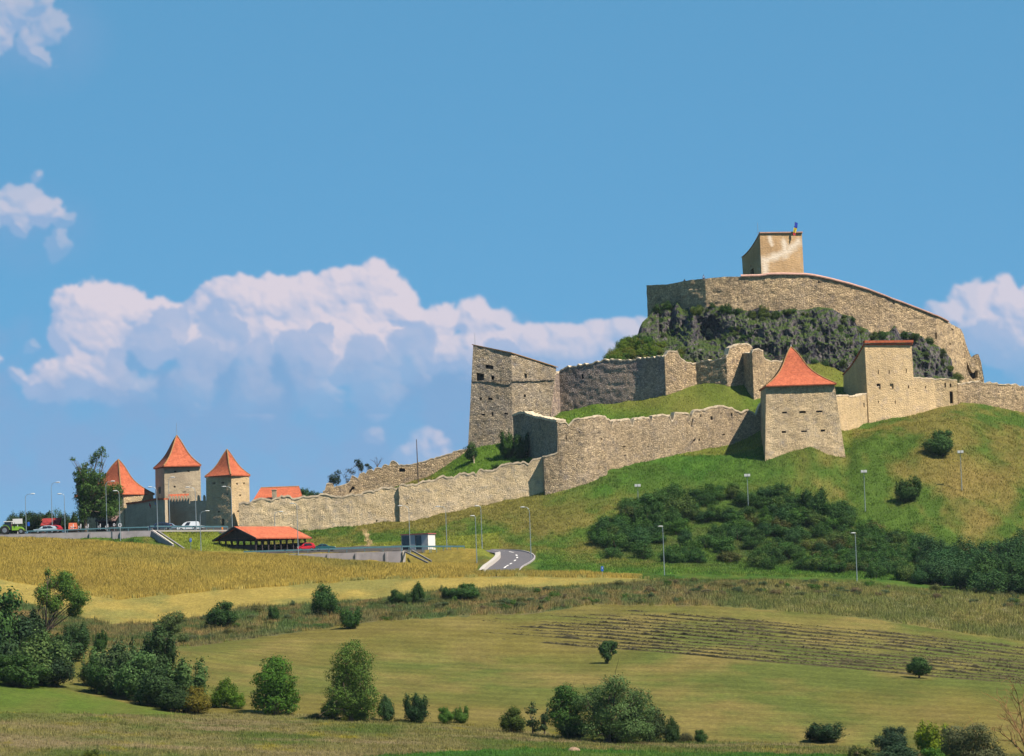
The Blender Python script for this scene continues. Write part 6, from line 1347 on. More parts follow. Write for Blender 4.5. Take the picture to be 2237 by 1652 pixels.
# ---------------------------------------------------------------- small hut
H1 = np.array(Wl(*z2(1776, 1310), 741)); top_ = Wl(*z2(1774, 1172), 741)[2]; hgt = top_ - H1[2]; al = math.radians(62); t1 = np.array([math.cos(al), math.sin(al), 0]); t2 = np.array([-math.sin(al), math.cos(al), 0]); w1, w2 = 2.9, 5.9
zb = H1[2]; root = thing('hut', (*((H1 + t1 * w1 / 2 + t2 * w2 / 2)[:2]), zb), 'small white hut with flat red edged roof and dark glazed front', 'hut'); B4 = [H1, H1 + t1 * w1, H1 + t1 * w1 + t2 * w2, H1 + t2 * w2]
def pan(a_, b_, z0_, z1_, name, mat, th=.1, off=0):
    d = nrm(b_ - a_); o_ = np.array([d[1], -d[0], 0]); A_, B_ = a_ + o_ * off, b_ + o_ * off
    mesh(name, [A_ * [1, 1, 0] + [0, 0, z0_], B_ * [1, 1, 0] + [0, 0, z0_], (B_ - o_ * th) * [1, 1, 0] + [0, 0, z0_], (A_ - o_ * th) * [1, 1, 0] + [0, 0, z0_], A_ * [1, 1, 0] + [0, 0, z1_], B_ * [1, 1, 0] + [0, 0, z1_], (B_ - o_ * th) * [1, 1, 0] + [0, 0, z1_], (A_ - o_ * th) * [1, 1, 0] + [0, 0, z1_]], [[0, 3, 2, 1], [4, 5, 6, 7], [0, 1, 5, 4], [1, 2, 6, 5], [2, 3, 7, 6], [3, 0, 4, 7]], mat, root)
wp = flat('white_panel', (.70, .70, .68), .6, var=.04); gp = flat('shaded_panel', (.40, .43, .46), .6, var=.04); glass_d = flat('dark_glass', (.015, .02, .03), .1, var=0, spec=.6)  # white panels on the shaded side made grey, shade put into the colour
pan(B4[0], B4[1], zb - .3, top_, 'wall', wp); pan(B4[1], B4[2], zb - .3, top_, 'wall', wp); pan(B4[2], B4[3], zb - .3, top_, 'wall', wp)
fr = lambda f: B4[3] + (B4[0] - B4[3]) * f
pan(fr(0), fr(.03), zb - .3, top_, 'wall', gp); pan(fr(.76), fr(1), zb - .3, top_, 'wall', gp); pan(fr(.32), fr(.52), zb - .3, top_, 'wall', gp); pan(fr(.03), fr(.32), zb - .3, top_ - .15, 'glazing', glass_d, off=-.15); pan(fr(.52), fr(.76), zb - .3, top_ - .15, 'door', glass_d, off=-.15)
pan(fr(.03), fr(.32), top_ - .15, top_, 'lintel', gp); pan(fr(.52), fr(.76), top_ - .15, top_, 'lintel', gp)
c_ = (B4[0] + B4[2]) / 2; MB().box((c_[0], c_[1], top_ + .10), (w1 + .35, w2 + .35, .2), al).build('roof', flat('red_roof_edge', (.33, .10, .09), .7), root)
MB().box((c_[0], c_[1], zb - .35), (w1 + .8, w2 + .8, .5), al).build('plinth', MAT['concrete'], root)

# ---------------------------------------------------------------- street lamps and floodlight masts
def lamp(label, base, topp, head, Y, flood=False, group='street lamps along the road and car parks'):
    b = np.array(Wl(*base, Y)); zt = Wl(*topp, Y)[2]; b = np.array([b[0], Y, b[2]]); 
    root = thing('street_lamp' if not flood else 'floodlight_mast', b, label, 'street lamp' if not flood else 'floodlight', group); t = np.array([b[0], Y, zt])
    MB().tube([b - [0, 0, 1.0], (b + t) / 2, t], [.10, .07, .05], 7).build('pole', MAT['steel'], root)
    if flood:
        MB().box(t + [0, 0, .1], (1.1, .5, .12)).build('bracket', MAT['steel'], root)
        for dx in (-.32, .32): MB().box(t + [dx, -.25, .38], (.55, .3, .5)).build('floodlight', MAT['lamphead'], root)
        return root
    h = np.array(Wl(*head, Y)); h = np.array([h[0], Y, h[2]]); dx = h[0] - t[0]
    if abs(dx) < .5: dx = .5 if dx >= 0 else -.5
    arm = [t - [0, 0, .05], t + [dx * .15, 0, (h[2] - t[2]) * .6], t + [dx * .5, 0, (h[2] - t[2]) * .95], h]
    MB().tube(arm, [.055, .05, .045, .04], 6).build('arm', MAT['steel'], root)
    sgn = 1 if dx > 0 else -1; V = []; n_ = 10; mb = MB()
    for f, rr_ in ((-.1, .06), (.05, .15), (.35, .19), (.62, .17), (.82, .05)):
        for k in range(n_): a_ = 2 * math.pi * k / n_; V.append(h + np.array([sgn * f, math.cos(a_) * rr_, .03 + math.sin(a_) * rr_ * .62]))
    F = [[i * n_ + k, i * n_ + (k + 1) % n_, (i + 1) * n_ + (k + 1) % n_, (i + 1) * n_ + k] for i in range(4) for k in range(n_)] + [list(range(n_)), [4 * n_ + k for k in range(n_)]]
    if sgn < 0: F = [f[::-1] for f in F]
    mesh('lamp_head', V, F, MAT['lamphead'], root); return root
LM = [('leftmost street lamp, above the silver car', (z1(230, 1170), z1(220, 850), z1(270, 822)), 757), ('tallest street lamp on the left, above the dark red kiosk roof', (z1(458, 1165), z1(448, 762), z1(490, 722)), 770),
 ('street lamp with left pointing head beside the dark red kiosk', (z1(570, 1172), z1(553, 842), z1(535, 822)), 753.4), ('street lamp with left pointing head in front of the tall ragged tree', (z1(1051, 1190), z1(1038, 830), z1(1022, 795)), 751.5),
 ('street lamp half hidden in the tall ragged tree', (z1(935, 1140), z1(922, 740), z1(970, 712)), 776), ('street lamp standing between the red coped wall and the gate tower', (z1(1378, 1144), z1(1370, 795), z1(1325, 762)), 760.6),
 ('street lamp in front of the tall gate tower with right pointing head', (z1(1485, 1120), z1(1478, 710), z1(1495, 678)), 779), ('street lamp behind the white van with left pointing head', (z1(1716, 1144), z1(1706, 800), z1(1655, 764)), 760.6),
 ('street lamp in front of the narrow gate tower', (z1(2030, 1120), z1(2018, 785), z1(1972, 758)), 770), ('street lamp on the grassy bank right of the blue sign', (z1(1757, 1318), z1(1745, 1010), z1(1795, 972)), 742),
 ('short street lamp behind the orange shelter roof', (z2(437, 1140), z2(438, 1005), z2(475, 978)), 770), ('street lamp in front of the orange shelter roof', (z2(641, 1352), z2(624, 935), z2(600, 905)), 736.4),
 ('thin street lamp in front of the small white hut', (z2(1618, 1328), z2(1609, 960), z2(1545, 926)), 737.8), ('street lamp right of the small white hut', (z2(1940, 1318), z2(1932, 965), z2(1875, 932)), 738),
 ('street lamp left of the road bend, nearest the field', (z8(236, 800), z8(221, 372), z8(212, 358)), 715), ('street lamp at the road bend behind the nearest one', (z8(282, 656), z8(267, 290), z8(250, 272)), 745),
 ('street lamp with left pointing head on the outside of the road bend', (z8(710, 760), z8(703, 325), z8(650, 282)), 723), ('street lamp in front of the left half of the thicket', (z8(1876, 918), z8(1858, 465), z8(1856, 450)), 690),
 ('street lamp in front of the right half of the thicket', (z7a(655, 1528), z7a(643, 1175), z7a(640, 1162)), 687)]
for lb, (a_, b_, c_), Y in LM: lamp(lb, a_, b_, c_, Y)
for lb, a_, b_ in (('floodlight mast rising from the upper left end of the thicket', z8(1646, 268), z8(1643, 108)), ('floodlight mast below the big red roofed tower', z6(642, 1620), z6(628, 1330)), ('floodlight mast on the slope right of the big tower', z7a(715, 1002), z7a(706, 722)), ('floodlight mast furthest right on the dry slope', z7a(1424, 852), z7a(1423, 578))):
    p = hit(*a_); lamp(lb, a_, b_, None, p[1], True, 'floodlight masts on the slope')
# wooden pole
p = np.array(Wl(*z2(1690, 716), 800)); t = np.array(Wl(*z2(1667, 345), 800)); o = MB().tube([p - [0, 0, 1.5], (p + t) / 2 + [.06, 0, 0], [p[0] - .1, p[1], t[2]]], [.15, .12, .08], 6).build('wooden_pole', MAT['bark'], loc=None); tag(o, 'tall bare wooden pole standing behind the long wall', 'pole')

# ---------------------------------------------------------------- signs
blue = flat('sign_blue', (.015, .12, .55), .5, var=.05); white = flat('sign_white', (.75, .78, .8), .5, var=0)
def sign(x, y, w, h, yb, Y, label, round_=False, glyph='arrow'):
    c_ = np.array(Wl(x, y, Y)); m = Y / F_PX; w *= m; h *= m; zb = Wl(x, yb, Y)[2]; root = thing('road_sign', (c_[0], Y, min(zb, c_[2])), label, 'sign'); n_ = 20; V = []
    for dy in (0, .04):
        for k in range(n_):
            a_ = 2 * math.pi * k / n_; e = 2.2 if round_ else 6
            cx_, sx_ = math.cos(a_), math.sin(a_); V.append(c_ + [w / 2 * math.copysign(abs(cx_) ** (2 / e), cx_), dy, h / 2 * math.copysign(abs(sx_) ** (2 / e), sx_)])
    F = [list(range(n_)), [n_ + k for k in range(n_)][::-1]] + [[k, (k + 1) % n_, n_ + (k + 1) % n_, n_ + k] for k in range(n_)]
    mesh('panel', V, F, blue, root); f = c_ + [0, -.012, 0]; mb = MB()
    def st(x0, z0, x1, z1_, t_=.12): mb.bar(f + [x0 * w, 0, z0 * h], f + [x1 * w, 0, z1_ * h], .01, t_ * w)
    if glyph == 'P': st(-.1, -.3, -.1, .28, .16); mb.tube([f + [-.1 * w, 0, .26 * h], f + [.15 * w, 0, .24 * h], f + [.2 * w, 0, .12 * h], f + [.15 * w, 0, .02 * h], f + [-.1 * w, 0, 0]], .05 * w, 4)
    else: mb.add([f + [.12 * w * a_ + .05 * w, -.005, .12 * h + .18 * h * b_] for a_, b_ in ((math.cos(t_), math.sin(t_)) for t_ in np.linspace(0, 5.7, 10))], [list(range(10))[::-1]]); st(.02, .0, -.02, -.22, .16)
    mb.build('symbol', white, root); MB().tube([[c_[0], Y + .08, zb - .6], [c_[0], Y + .08, c_[2] + h * .3]], .04, 6).build('post', MAT['steel'], root)
sign(416.3, 1180, 5.2, 9.4, 1197, 742, 'rounded blue road sign on the grassy bank left of the shelter', True, 'P')
sign(1315.6, 1242.6, 5.4, 11, 1262.5, 685.5, 'blue rectangular road sign at the end of the yellow field', False, 'x')

# ---------------------------------------------------------------- vehicles
def paint(name, col): return flat(name, col, .25, .1, var=.03, spec=.6)
tyre = flat('tyre_rubber', (.02, .02, .02), .9); rimm = flat('wheel_rim', (.35, .36, .38), .35, .6); lampw = flat('headlamp_glass', (.75, .78, .8), .15, spec=.7); lampr = flat('tail_lamp', (.45, .02, .02), .3)
def car(label, cat, x, yb, Y, L_, H_, colr, kind, front=-1, rz=0, name='car'):
    """side profile lofted with tumblehome; parts: body, windows, wheels, lamps. front=-1 faces left"""
    b = Wl(x, yb, Y); zb = gz(b[0], Y); root = thing(name, (b[0], Y, zb), label, cat); W_ = 1.72; s = front
    PR = {'sedan': [(-.5, .30), (-.5, .50), (-.47, .56), (-.30, .62), (-.20, .66), (-.06, .95), (.05, 1.0), (.20, .99), (.34, .74), (.48, .68), (.5, .5), (.5, .30)],
          'hatch': [(-.5, .28), (-.5, .46), (-.46, .54), (-.28, .62), (-.14, .92), (-.02, 1.0), (.25, .99), (.40, .90), (.47, .62), (.5, .5), (.5, .28)],
          'van': [(-.5, .20), (-.5, .38), (-.46, .46), (-.32, .52), (-.20, .84), (-.08, .97), (.10, 1.0), (.42, .98), (.47, .90), (.5, .45), (.5, .20)]}[kind]
    if kind == 'van': wl = .60
    else: wl = .66
    pr = np.array(PR); n_ = len(pr); V = []; ws = (-.5, -.46, .46, .5)
    for k, wy in enumerate((-.5, -.44, .44, .5)):
        for a_, b_ in pr:
            tum = 1 - .22 * max(0, (b_ - wl)) / (1 - wl) if b_ > wl else 1
            yy = wy * W_ * tum; hh_ = b_ if k in (1, 2) else b_ - .02; V.append((-a_ * L_ * s * -1 * 1.0 if False else a_ * L_ * (1 if s < 0 else -1), yy, hh_ * H_))
    F = []
    for k in range(3):
        for i in range(n_): i2 = (i + 1) % n_; F.append([k * n_ + i, k * n_ + i2, (k + 1) * n_ + i2, (k + 1) * n_ + i])
    F += [list(range(n_))[::-1], [3 * n_ + i for i in range(n_)]]
    V = np.array(V)
    def place(V): 
        V = np.array(V, float).reshape(-1, 3); c_, s_ = math.cos(rz), math.sin(rz); return np.stack([V[:, 0] * c_ - V[:, 1] * s_, V[:, 0] * s_ + V[:, 1] * c_, V[:, 2]], 1) + [b[0], Y, zb]
    mesh('body', place(V), F, colr, root)
    # side windows and screens, 1 cm proud of the body
    up_ = [p for p in PR if p[1] > wl - .01]; xs_ = [p[0] for p in up_]; x0, x1 = min(xs_), max(xs_); f_ = 1 if s < 0 else -1
    def yat(bh): return .5 * W_ * (1 - .22 * max(0, bh - wl) / (1 - wl))
    zt_ = .93; xtop = [p[0] for p in PR if p[1] > .9]; xa, xb_ = min(xtop), max(xtop)
    for sy in (-1, 1):
        segs = [(0.03, .47), (.52, .97)] if kind != 'van' else [(.02, .36)]
        for u0, u1 in segs:
            q = []
            for (u, hh_) in ((u0, wl + .01), (u1, wl + .01), (u1, zt_), (u0, zt_)):
                lo_x = x0 + .03 + (x1 - x0 - .06) * u; hi_x = xa + .02 + (xb_ - xa - .04) * u; f2 = (hh_ - wl) / (zt_ - wl); xx = lo_x * (1 - f2) + hi_x * f2; q.append((xx * L_ * f_, sy * (yat(hh_) + .012), hh_ * H_))
            mesh('side_window', place(q), [[0, 1, 2, 3]] if sy * f_ < 0 else [[3, 2, 1, 0]], glass_d, root)
    for nm_, ia in (('windscreen', [p for p in PR if p[0] < 0 and p[1] >= wl - .05][:2]), ('rear_window', [p for p in PR if p[0] > 0 and p[1] > wl - .2][-2:] if kind != 'van' else None)):
        if not ia: continue
        (xa_, ha_), (xb2, hb2) = ia[0], ia[-1]
        q = [(xa_ * L_ * f_ * 1.005, -.42 * W_, ha_ * H_ + .02), (xa_ * L_ * f_ * 1.005, .42 * W_, ha_ * H_ + .02), (xb2 * L_ * f_, .36 * W_, hb2 * H_ + .0), (xb2 * L_ * f_, -.36 * W_, hb2 * H_ + .0)]
        mesh(nm_, place([(a + (-.02 * f_ if nm_ == 'windscreen' else .02 * f_), b_, c + .01) for a, b_, c in q]), [[0, 1, 2, 3]], glass_d, root)
    R_ = .31 if kind != 'van' else .32
    for wx in (-.31, .30):
        for sy in (-1, 1):
            cx_ = wx * L_ * f_; cy = sy * (W_ / 2 - .10); V = []; m_ = 18
            for yy, rr_ in ((-.11, R_ * .92), (-.11, R_), (.11, R_), (.11, R_ * .92)):
                for k in range(m_): a_ = 2 * math.pi * k / m_; V.append((cx_ + rr_ * math.cos(a_), cy + yy, R_ + rr_ * math.sin(a_)))
            F = [[i * m_ + k, i * m_ + (k + 1) % m_, (i + 1) * m_ + (k + 1) % m_, (i + 1) * m_ + k] for i in range(3) for k in range(m_)] + [list(range(m_))[::-1], [3 * m_ + k for k in range(m_)]]
            w_o = mesh('wheel', place(V), F, tyre, root); w_base = w_o
            V = [(cx_ + R_ * .62 * math.cos(2 * math.pi * k / 12), cy + sy * .118, R_ + R_ * .62 * math.sin(2 * math.pi * k / 12)) for k in range(12)]; rm = mesh('rim', place(V), [list(range(12)) if sy < 0 else list(range(12))[::-1]], rimm, root)
            rm.parent = w_o
    for sy in (-1, 1):
        MB().box(place([(-.487 * L_ * f_, sy * W_ * .36, .50 * H_ if kind != 'van' else .42 * H_)])[0], (.12, .34, .16), rz).build('headlamp', lampw, root)
        MB().box(place([(.487 * L_ * f_, sy * W_ * .38, .56 * H_ if kind != 'van' else .5 * H_)])[0], (.08, .24, .24), rz).build('tail_lamp', lampr, root)
    MB().box(place([(-.495 * L_ * f_, 0, .34 * H_)])[0], (.12, W_ * .96, .18), rz).build('bumper', colr, root)
    return root
car('silver car parked side on beside the leftmost street lamp', 'car', 100, 1167, 760, 4.6, 1.5, paint('silver_paint', (.40, .50, .56)), 'hatch', -1)
car('red car showing behind the silver car', 'car', 114, 1166, 763.5, 4.2, 1.5, paint('red_paint', (.55, .03, .04)), 'hatch', -1)
car('dark blue car parked left of the white van', 'car', 349, 1156, 764, 4.6, 1.6, paint('dark_paint', (.02, .03, .07)), 'hatch', -1)
car('silver blue car between the dark car and the white van', 'car', 374, 1156, 768, 4.2, 1.45, paint('silverblue_paint', (.25, .33, .45)), 'sedan', 1)
car('white delivery van parked in front of the gate wall', 'van', 412, 1156, 765, 4.5, 1.85, paint('white_paint', (.72, .76, .80)), 'van', -1, name='van')
car('white car mostly hidden behind the delivery van', 'car', 424, 1155, 772, 4.2, 1.45, paint('white_paint_b', (.70, .72, .75)), 'hatch', 1)
car('red family car parked at the end of the shelter', 'car', 670, 1207, 742, 3.5, 1.6, paint('bright_red_paint', (.62, .02, .03)), 'hatch', -1)
car('dark green car parked right of the red one', 'car', 710, 1206, 742, 4.1, 1.35, paint('green_paint', (.02, .11, .12)), 'sedan', 1)
# tractor
b = Wl(28, 1169, 757); zb = gz(b[0], 757); root = thing('tractor', (b[0], 757, zb), 'green tractor with dark cab at the left edge of the car park', 'tractor'); gpaint = paint('green_tractor_paint', (.22, .42, .02))
O3 = np.array([b[0], 757, zb])
def wheel3(cx_, R_, w, nm='wheel'):
    for sy in (-1, 1):
        V = []; m_ = 24
        for yy, rr_ in ((-w / 2, R_ * .9), (-w / 2 * .9, R_), (w / 2 * .9, R_), (w / 2, R_ * .9)):
            for k in range(m_): a_ = 2 * math.pi * k / m_; V.append(O3 + [cx_ + rr_ * math.cos(a_), sy * .85 + yy, R_ + rr_ * math.sin(a_)])
        F = [[i * m_ + k, i * m_ + (k + 1) % m_, (i + 1) * m_ + (k + 1) % m_, (i + 1) * m_ + k] for i in range(3) for k in range(m_)] + [list(range(m_))[::-1], [3 * m_ + k for k in range(m_)]]; w_o = mesh('wheel', V, F, tyre, root)
        V = [O3 + [cx_ + R_ * .55 * math.cos(2 * math.pi * k / 14), sy * (.85 + w / 2 + .02), R_ + R_ * .55 * math.sin(2 * math.pi * k / 14)] for k in range(14)]; rm = mesh('rim', V, [list(range(14)) if sy < 0 else list(range(14))[::-1]], rimm, root); rm.parent = w_o
wheel3(-1.45, .85, .5); wheel3(1.75, .55, .36)
for sy in (-1, 1):
    mb = MB(); 
    P = [O3 + [-1.45 + 1.0 * math.cos(a_), sy * .85, .85 + 1.0 * math.sin(a_)] for a_ in np.linspace(2.6, .1, 8)]
    for i in range(7): mb.bar(P[i], P[i + 1], .55, .08)
    mb.build('fender', gpaint, root); P = [O3 + [1.75 + .68 * math.cos(a_), sy * .85, .55 + .68 * math.sin(a_)] for a_ in np.linspace(2.4, .2, 6)]; mb = MB()
    for i in range(5): mb.bar(P[i], P[i + 1], .38, .06)
    mb.build('fender', gpaint, root)
mb = MB(); V = []
for x_, h0, h1, w in ((-.1, .8, 1.62, .45), (.8, .8, 1.6, .45), (1.8, .8, 1.45, .42), (2.25, .8, 1.15, .36)):
    for sy, hh_ in ((-1, h0), (1, h0), (1, h1), (-1, h1)): V.append(O3 + [x_, sy * w * (1 if hh_ == h0 else .85), hh_])
F = [[i * 4 + k, i * 4 + (k + 1) % 4, (i + 1) * 4 + (k + 1) % 4, (i + 1) * 4 + k] for i in range(3) for k in range(4)] + [[0, 1, 2, 3], [15, 14, 13, 12]]
mesh('bonnet', V, F, gpaint, root); MB().box(O3 + [.4, 0, .75], (3.2, .5, .4)).build('chassis', tyre, root)
MB().box(O3 + [-.85, 0, 1.75], (1.45, 1.4, 1.5), taper=.9).build('cab', glass_d, root); MB().box(O3 + [-.85, 0, 2.56], (1.6, 1.55, .14)).build('cab_roof', wp, root)
for sx in (-1.5, -.2): 
    for sy in (-.68, .68): MB().bar(O3 + [sx, sy, 1.0], O3 + [sx * .93 - .05, sy * .93, 2.5], .09, .09).build('cab_pillar', tyre, root)
MB().tube([O3 + [.5, -.5, 1.4], O3 + [.5, -.5, 2.35]], .05, 6).build('exhaust', tyre, root)
o = MB().box(O3 + [.35, 5.0, 2.75], (1.9, .3, 1.0)).box(O3 + [.35, 5.0, 1.2], (.12, .12, 2.6)).build('notice_board', wp); tag(o, 'white notice board standing behind the tractor cab', 'board')
o = MB().box(np.array(Wl(62.5, 1145, 780)), (.45, .08, .8)).build('blue_sign', blue); tag(o, 'small blue panel in the shade right of the first street lamp', 'sign')

# ---------------------------------------------------------------- kiosks, chairs, flags
def kiosk(label, quad, Y, dep, mat, body_to, wallm, name='kiosk'):
    """quad: photo reading of the sunny roof plane (eave left, eave right, ridge right, ridge left)"""
    e0, e1, r1_, r0_ = [np.array(Wl(*p, Y + (0 if k < 2 else dep))) for k, p in enumerate(quad)]; e0[2] = e1[2] = (e0[2] + e1[2]) / 2; r0_[2] = r1_[2] = (r0_[2] + r1_[2]) / 2
    zb = gz(e0[0], Y + dep); root = thing(name, ((e0[0] + e1[0]) / 2, Y + dep, zb), label, 'kiosk'); b0 = e0 + [r0_[0] * 0, 2 * dep, 0]; b1 = e1 + [0, 2 * dep, 0]
    V, F = roof_slab([e0, e1, r1_, r0_], .12); mesh('roof', V, F, mat, root); V, F = roof_slab([b1, b0, r0_, r1_], .12); mesh('roof', V, F, mat, root)
    x0, x1 = e0[0] + .3, e1[0] - .3; mesh('gable', [[x1, Y + .3, e1[2] - .1], [x1, Y + 2 * dep - .3, e1[2] - .1], [x1, Y + dep, r1_[2] - .15], [x1 - .08, Y + .3, e1[2] - .1], [x1 - .08, Y + 2 * dep - .3, e1[2] - .1], [x1 - .08, Y + dep, r1_[2] - .15]], [[0, 1, 2], [5, 4, 3], [0, 3, 4, 1], [1, 4, 5, 2], [2, 5, 3, 0]], MAT['darkwood'], root)
    for xx in (x0, (x0 + x1) / 2, x1):
        for yy in (Y + .4, Y + 2 * dep - .4): MB().box((xx, yy, (zb + e0[2]) / 2 - .1), (.16, .16, e0[2] - zb + .2)).build('post', MAT['darkwood'], root)
    MB().box(((x0 + x1) / 2, Y + 2 * dep - .5, (zb + e0[2]) / 2 - .1), (x1 - x0, .1, e0[2] - zb)).build('back_wall', wallm, root); MB().box(((x0 + x1) / 2, Y + .45, zb + .5), (x1 - x0 - .2, .1, 1.0)).build('counter', wallm, root); return root
kiosk('wooden kiosk with dark red gable roof behind the silver car', [(88, 1147.5), (127.5, 1147), (134.8, 1131.6), (95, 1132.4)], 782, 2.0, MAT['tileRed'], 1160, flat('brown_boarding', (.16, .06, .04), .8))
kiosk('wooden kiosk with brown gable roof under the tall ragged tree', [(207, 1138.5), (252, 1137.5), (259.5, 1126.5), (212, 1128)], 783, 2.2, MAT['tileBrown'], 1160, MAT['darkwood'])
kiosk('little kiosk with orange roof left of the tall ragged tree trunk', [(149, 1158), (170, 1157), (168, 1149), (150, 1136)], 788, 1.6, MAT['tile'], 1160, MAT['darkwood'])
kiosk('small orange roof corner showing left of the dark red kiosk', [(84, 1137), (94, 1137), (92, 1132), (86, 1132)], 790, 1.2, MAT['tile'], 1160, MAT['darkwood'])
cw = flat('white_plastic', (.80, .78, .80), .4, var=.02)
def chair(x, y, label, s_=1):
    p = np.array(Wl(x, y, 777)); zb = p[2]; root = thing('chair', p, label, 'chair', 'white chairs in front of the kiosks'); k = s_
    MB().box(p + [0, 0, .45], (.52, .5, .06)).build('seat', cw, root); MB().box(p + [.25, 0, .78], (.09, .5, .72)).build('backrest', cw, root)
    for sx in (-.21, .23):
        for sy in (-.21, .21): MB().bar(p + [sx, sy, 0], p + [sx * .9, sy * .9, .45], .06, .06).build('leg', cw, root)
    for sy in (-.25, .25): MB().bar(p + [-.24, sy, .68], p + [.26, sy, .7], .06, .05).build('armrest', cw, root); MB().bar(p + [-.22, sy, .44], p + [-.22, sy, .68], .05, .05).build('arm_support', cw, root)
for k, zx in enumerate((290, 515, 735, 1095, 1320)):
    chair(136.5 + zx / 13.65, 1157.2 - (.5 if k > 2 else 0), ['white plastic chair, leftmost in front of the orange roofed kiosk', 'second white plastic chair from the left, beside the orange roof', 'third white plastic chair, below the tall ragged tree trunk', 'fourth white plastic chair, under the brown kiosk roof', 'fifth white plastic chair, rightmost of the row'][k])
for k, (zx, zy, r_) in enumerate(((1540, 592, .28), (1712, 602, .42))):
    c_ = np.array(Wl(136.5 + zx / 13.65, 1103.2 + zy / 13.65, 776)); root = thing('round_sign', c_, ['small round white sign in the shade of the brown kiosk', 'larger round white ring sign beside the street lamp'][k], 'sign')
    V = []; m_ = 20
    for rr_ in (r_, r_ * .62): V += [c_ + [rr_ * math.cos(2 * math.pi * i / m_) * .8, 0, rr_ * math.sin(2 * math.pi * i / m_)] for i in range(m_)]
    V += [np.array(v) + [0, .05, 0] for v in V]; F = [[i, (i + 1) % m_, m_ + (i + 1) % m_, m_ + i] for i in range(m_)] + [[2 * m_ + i, 3 * m_ + i, 3 * m_ + (i + 1) % m_, 2 * m_ + (i + 1) % m_] for i in range(m_)] + [[i, 2 * m_ + i, 2 * m_ + (i + 1) % m_, (i + 1) % m_] for i in range(m_)]
    mesh('ring', V, F, cw, root); MB().tube([c_ - [0, -.1, 1.6], c_ + [0, .1, 0]], .04, 5).build('post', MAT['steel'], root)
def flag(label, pole0, pole1, Y, stripes, drop, name='flag', wdt=.9):
    a_ = np.array(Wl(*pole0, Y)); b_ = np.array(Wl(*pole1, Y)); root = thing(name, a_, label, 'flag'); MB().tube([a_, b_], .035, 5).build('pole', MAT['steel'], root); n_ = 10
    for k, (c0_, f0, f1) in enumerate(stripes):
        V = []; 
        for i in range(n_ + 1):
            u = f0 + (f1 - f0) * i / n_; 
            for v in (0, .25, .5, .75, 1): V.append(b_ + np.array(drop[0]) * u + np.array(drop[1]) * v * (1 - .25 * u) + [.05 * math.sin(7 * u + 5 * v), .10 * math.sin(9 * u + 3 * v), 0])
        F = [[i * 5 + j, i * 5 + j + 1, i * 5 + j + 6, i * 5 + j + 5] for i in range(n_) for j in range(4)]; mesh('stripe', V, F, c0_, root)
fb = flat('flag_blue', (.01, .04, .38), .8); fb2 = flat('flag_bright_blue', (.02, .14, .70), .8); fy = flat('flag_yellow', (.75, .55, .02), .8); fr_ = flat('flag_red', (.55, .03, .04), .8)
flag('blue yellow and red flag hanging on the roof edge of the keep', z4(1703, 188), z4(1701, 84), 880, [(fb, 0, .42), (fy, .42, .78), (fr_, .78, 1)], ([-.25, 0, -4.2 * .27 * 4 * .23 * 1.0 * 4], [.16, 0, 0]) if False else ([-.5, 0, -3.0], [.75, 0, -.25]))
e = lambda zx, zy: (294.9 + zx / 10.24, 1065 + zy / 10.24)
flag('blue and yellow flag flying on a slanting pole by the gate', e(520, 470), e(430, 318), 800, [(fb2, 0, .5), (fy, .5, 1)], ([.35, 0, -1.15], [1.35, 0, -.75]))
flag('limp dark red flag on a slanting pole left of the blue flag', e(345, 470), e(305, 345), 801, [(fr_, 0, 1)], ([.3, 0, -1.0], [.35, 0, -.25]))
o = MB().box(np.array(Wl(*e(1955, 940), 760.8)) , (.3, .12, .9)).build('marker_post', flat('orange_marker', (.7, .22, .03), .6)); tag(o, 'small orange marker post at the right end of the upper guard rail', 'post')

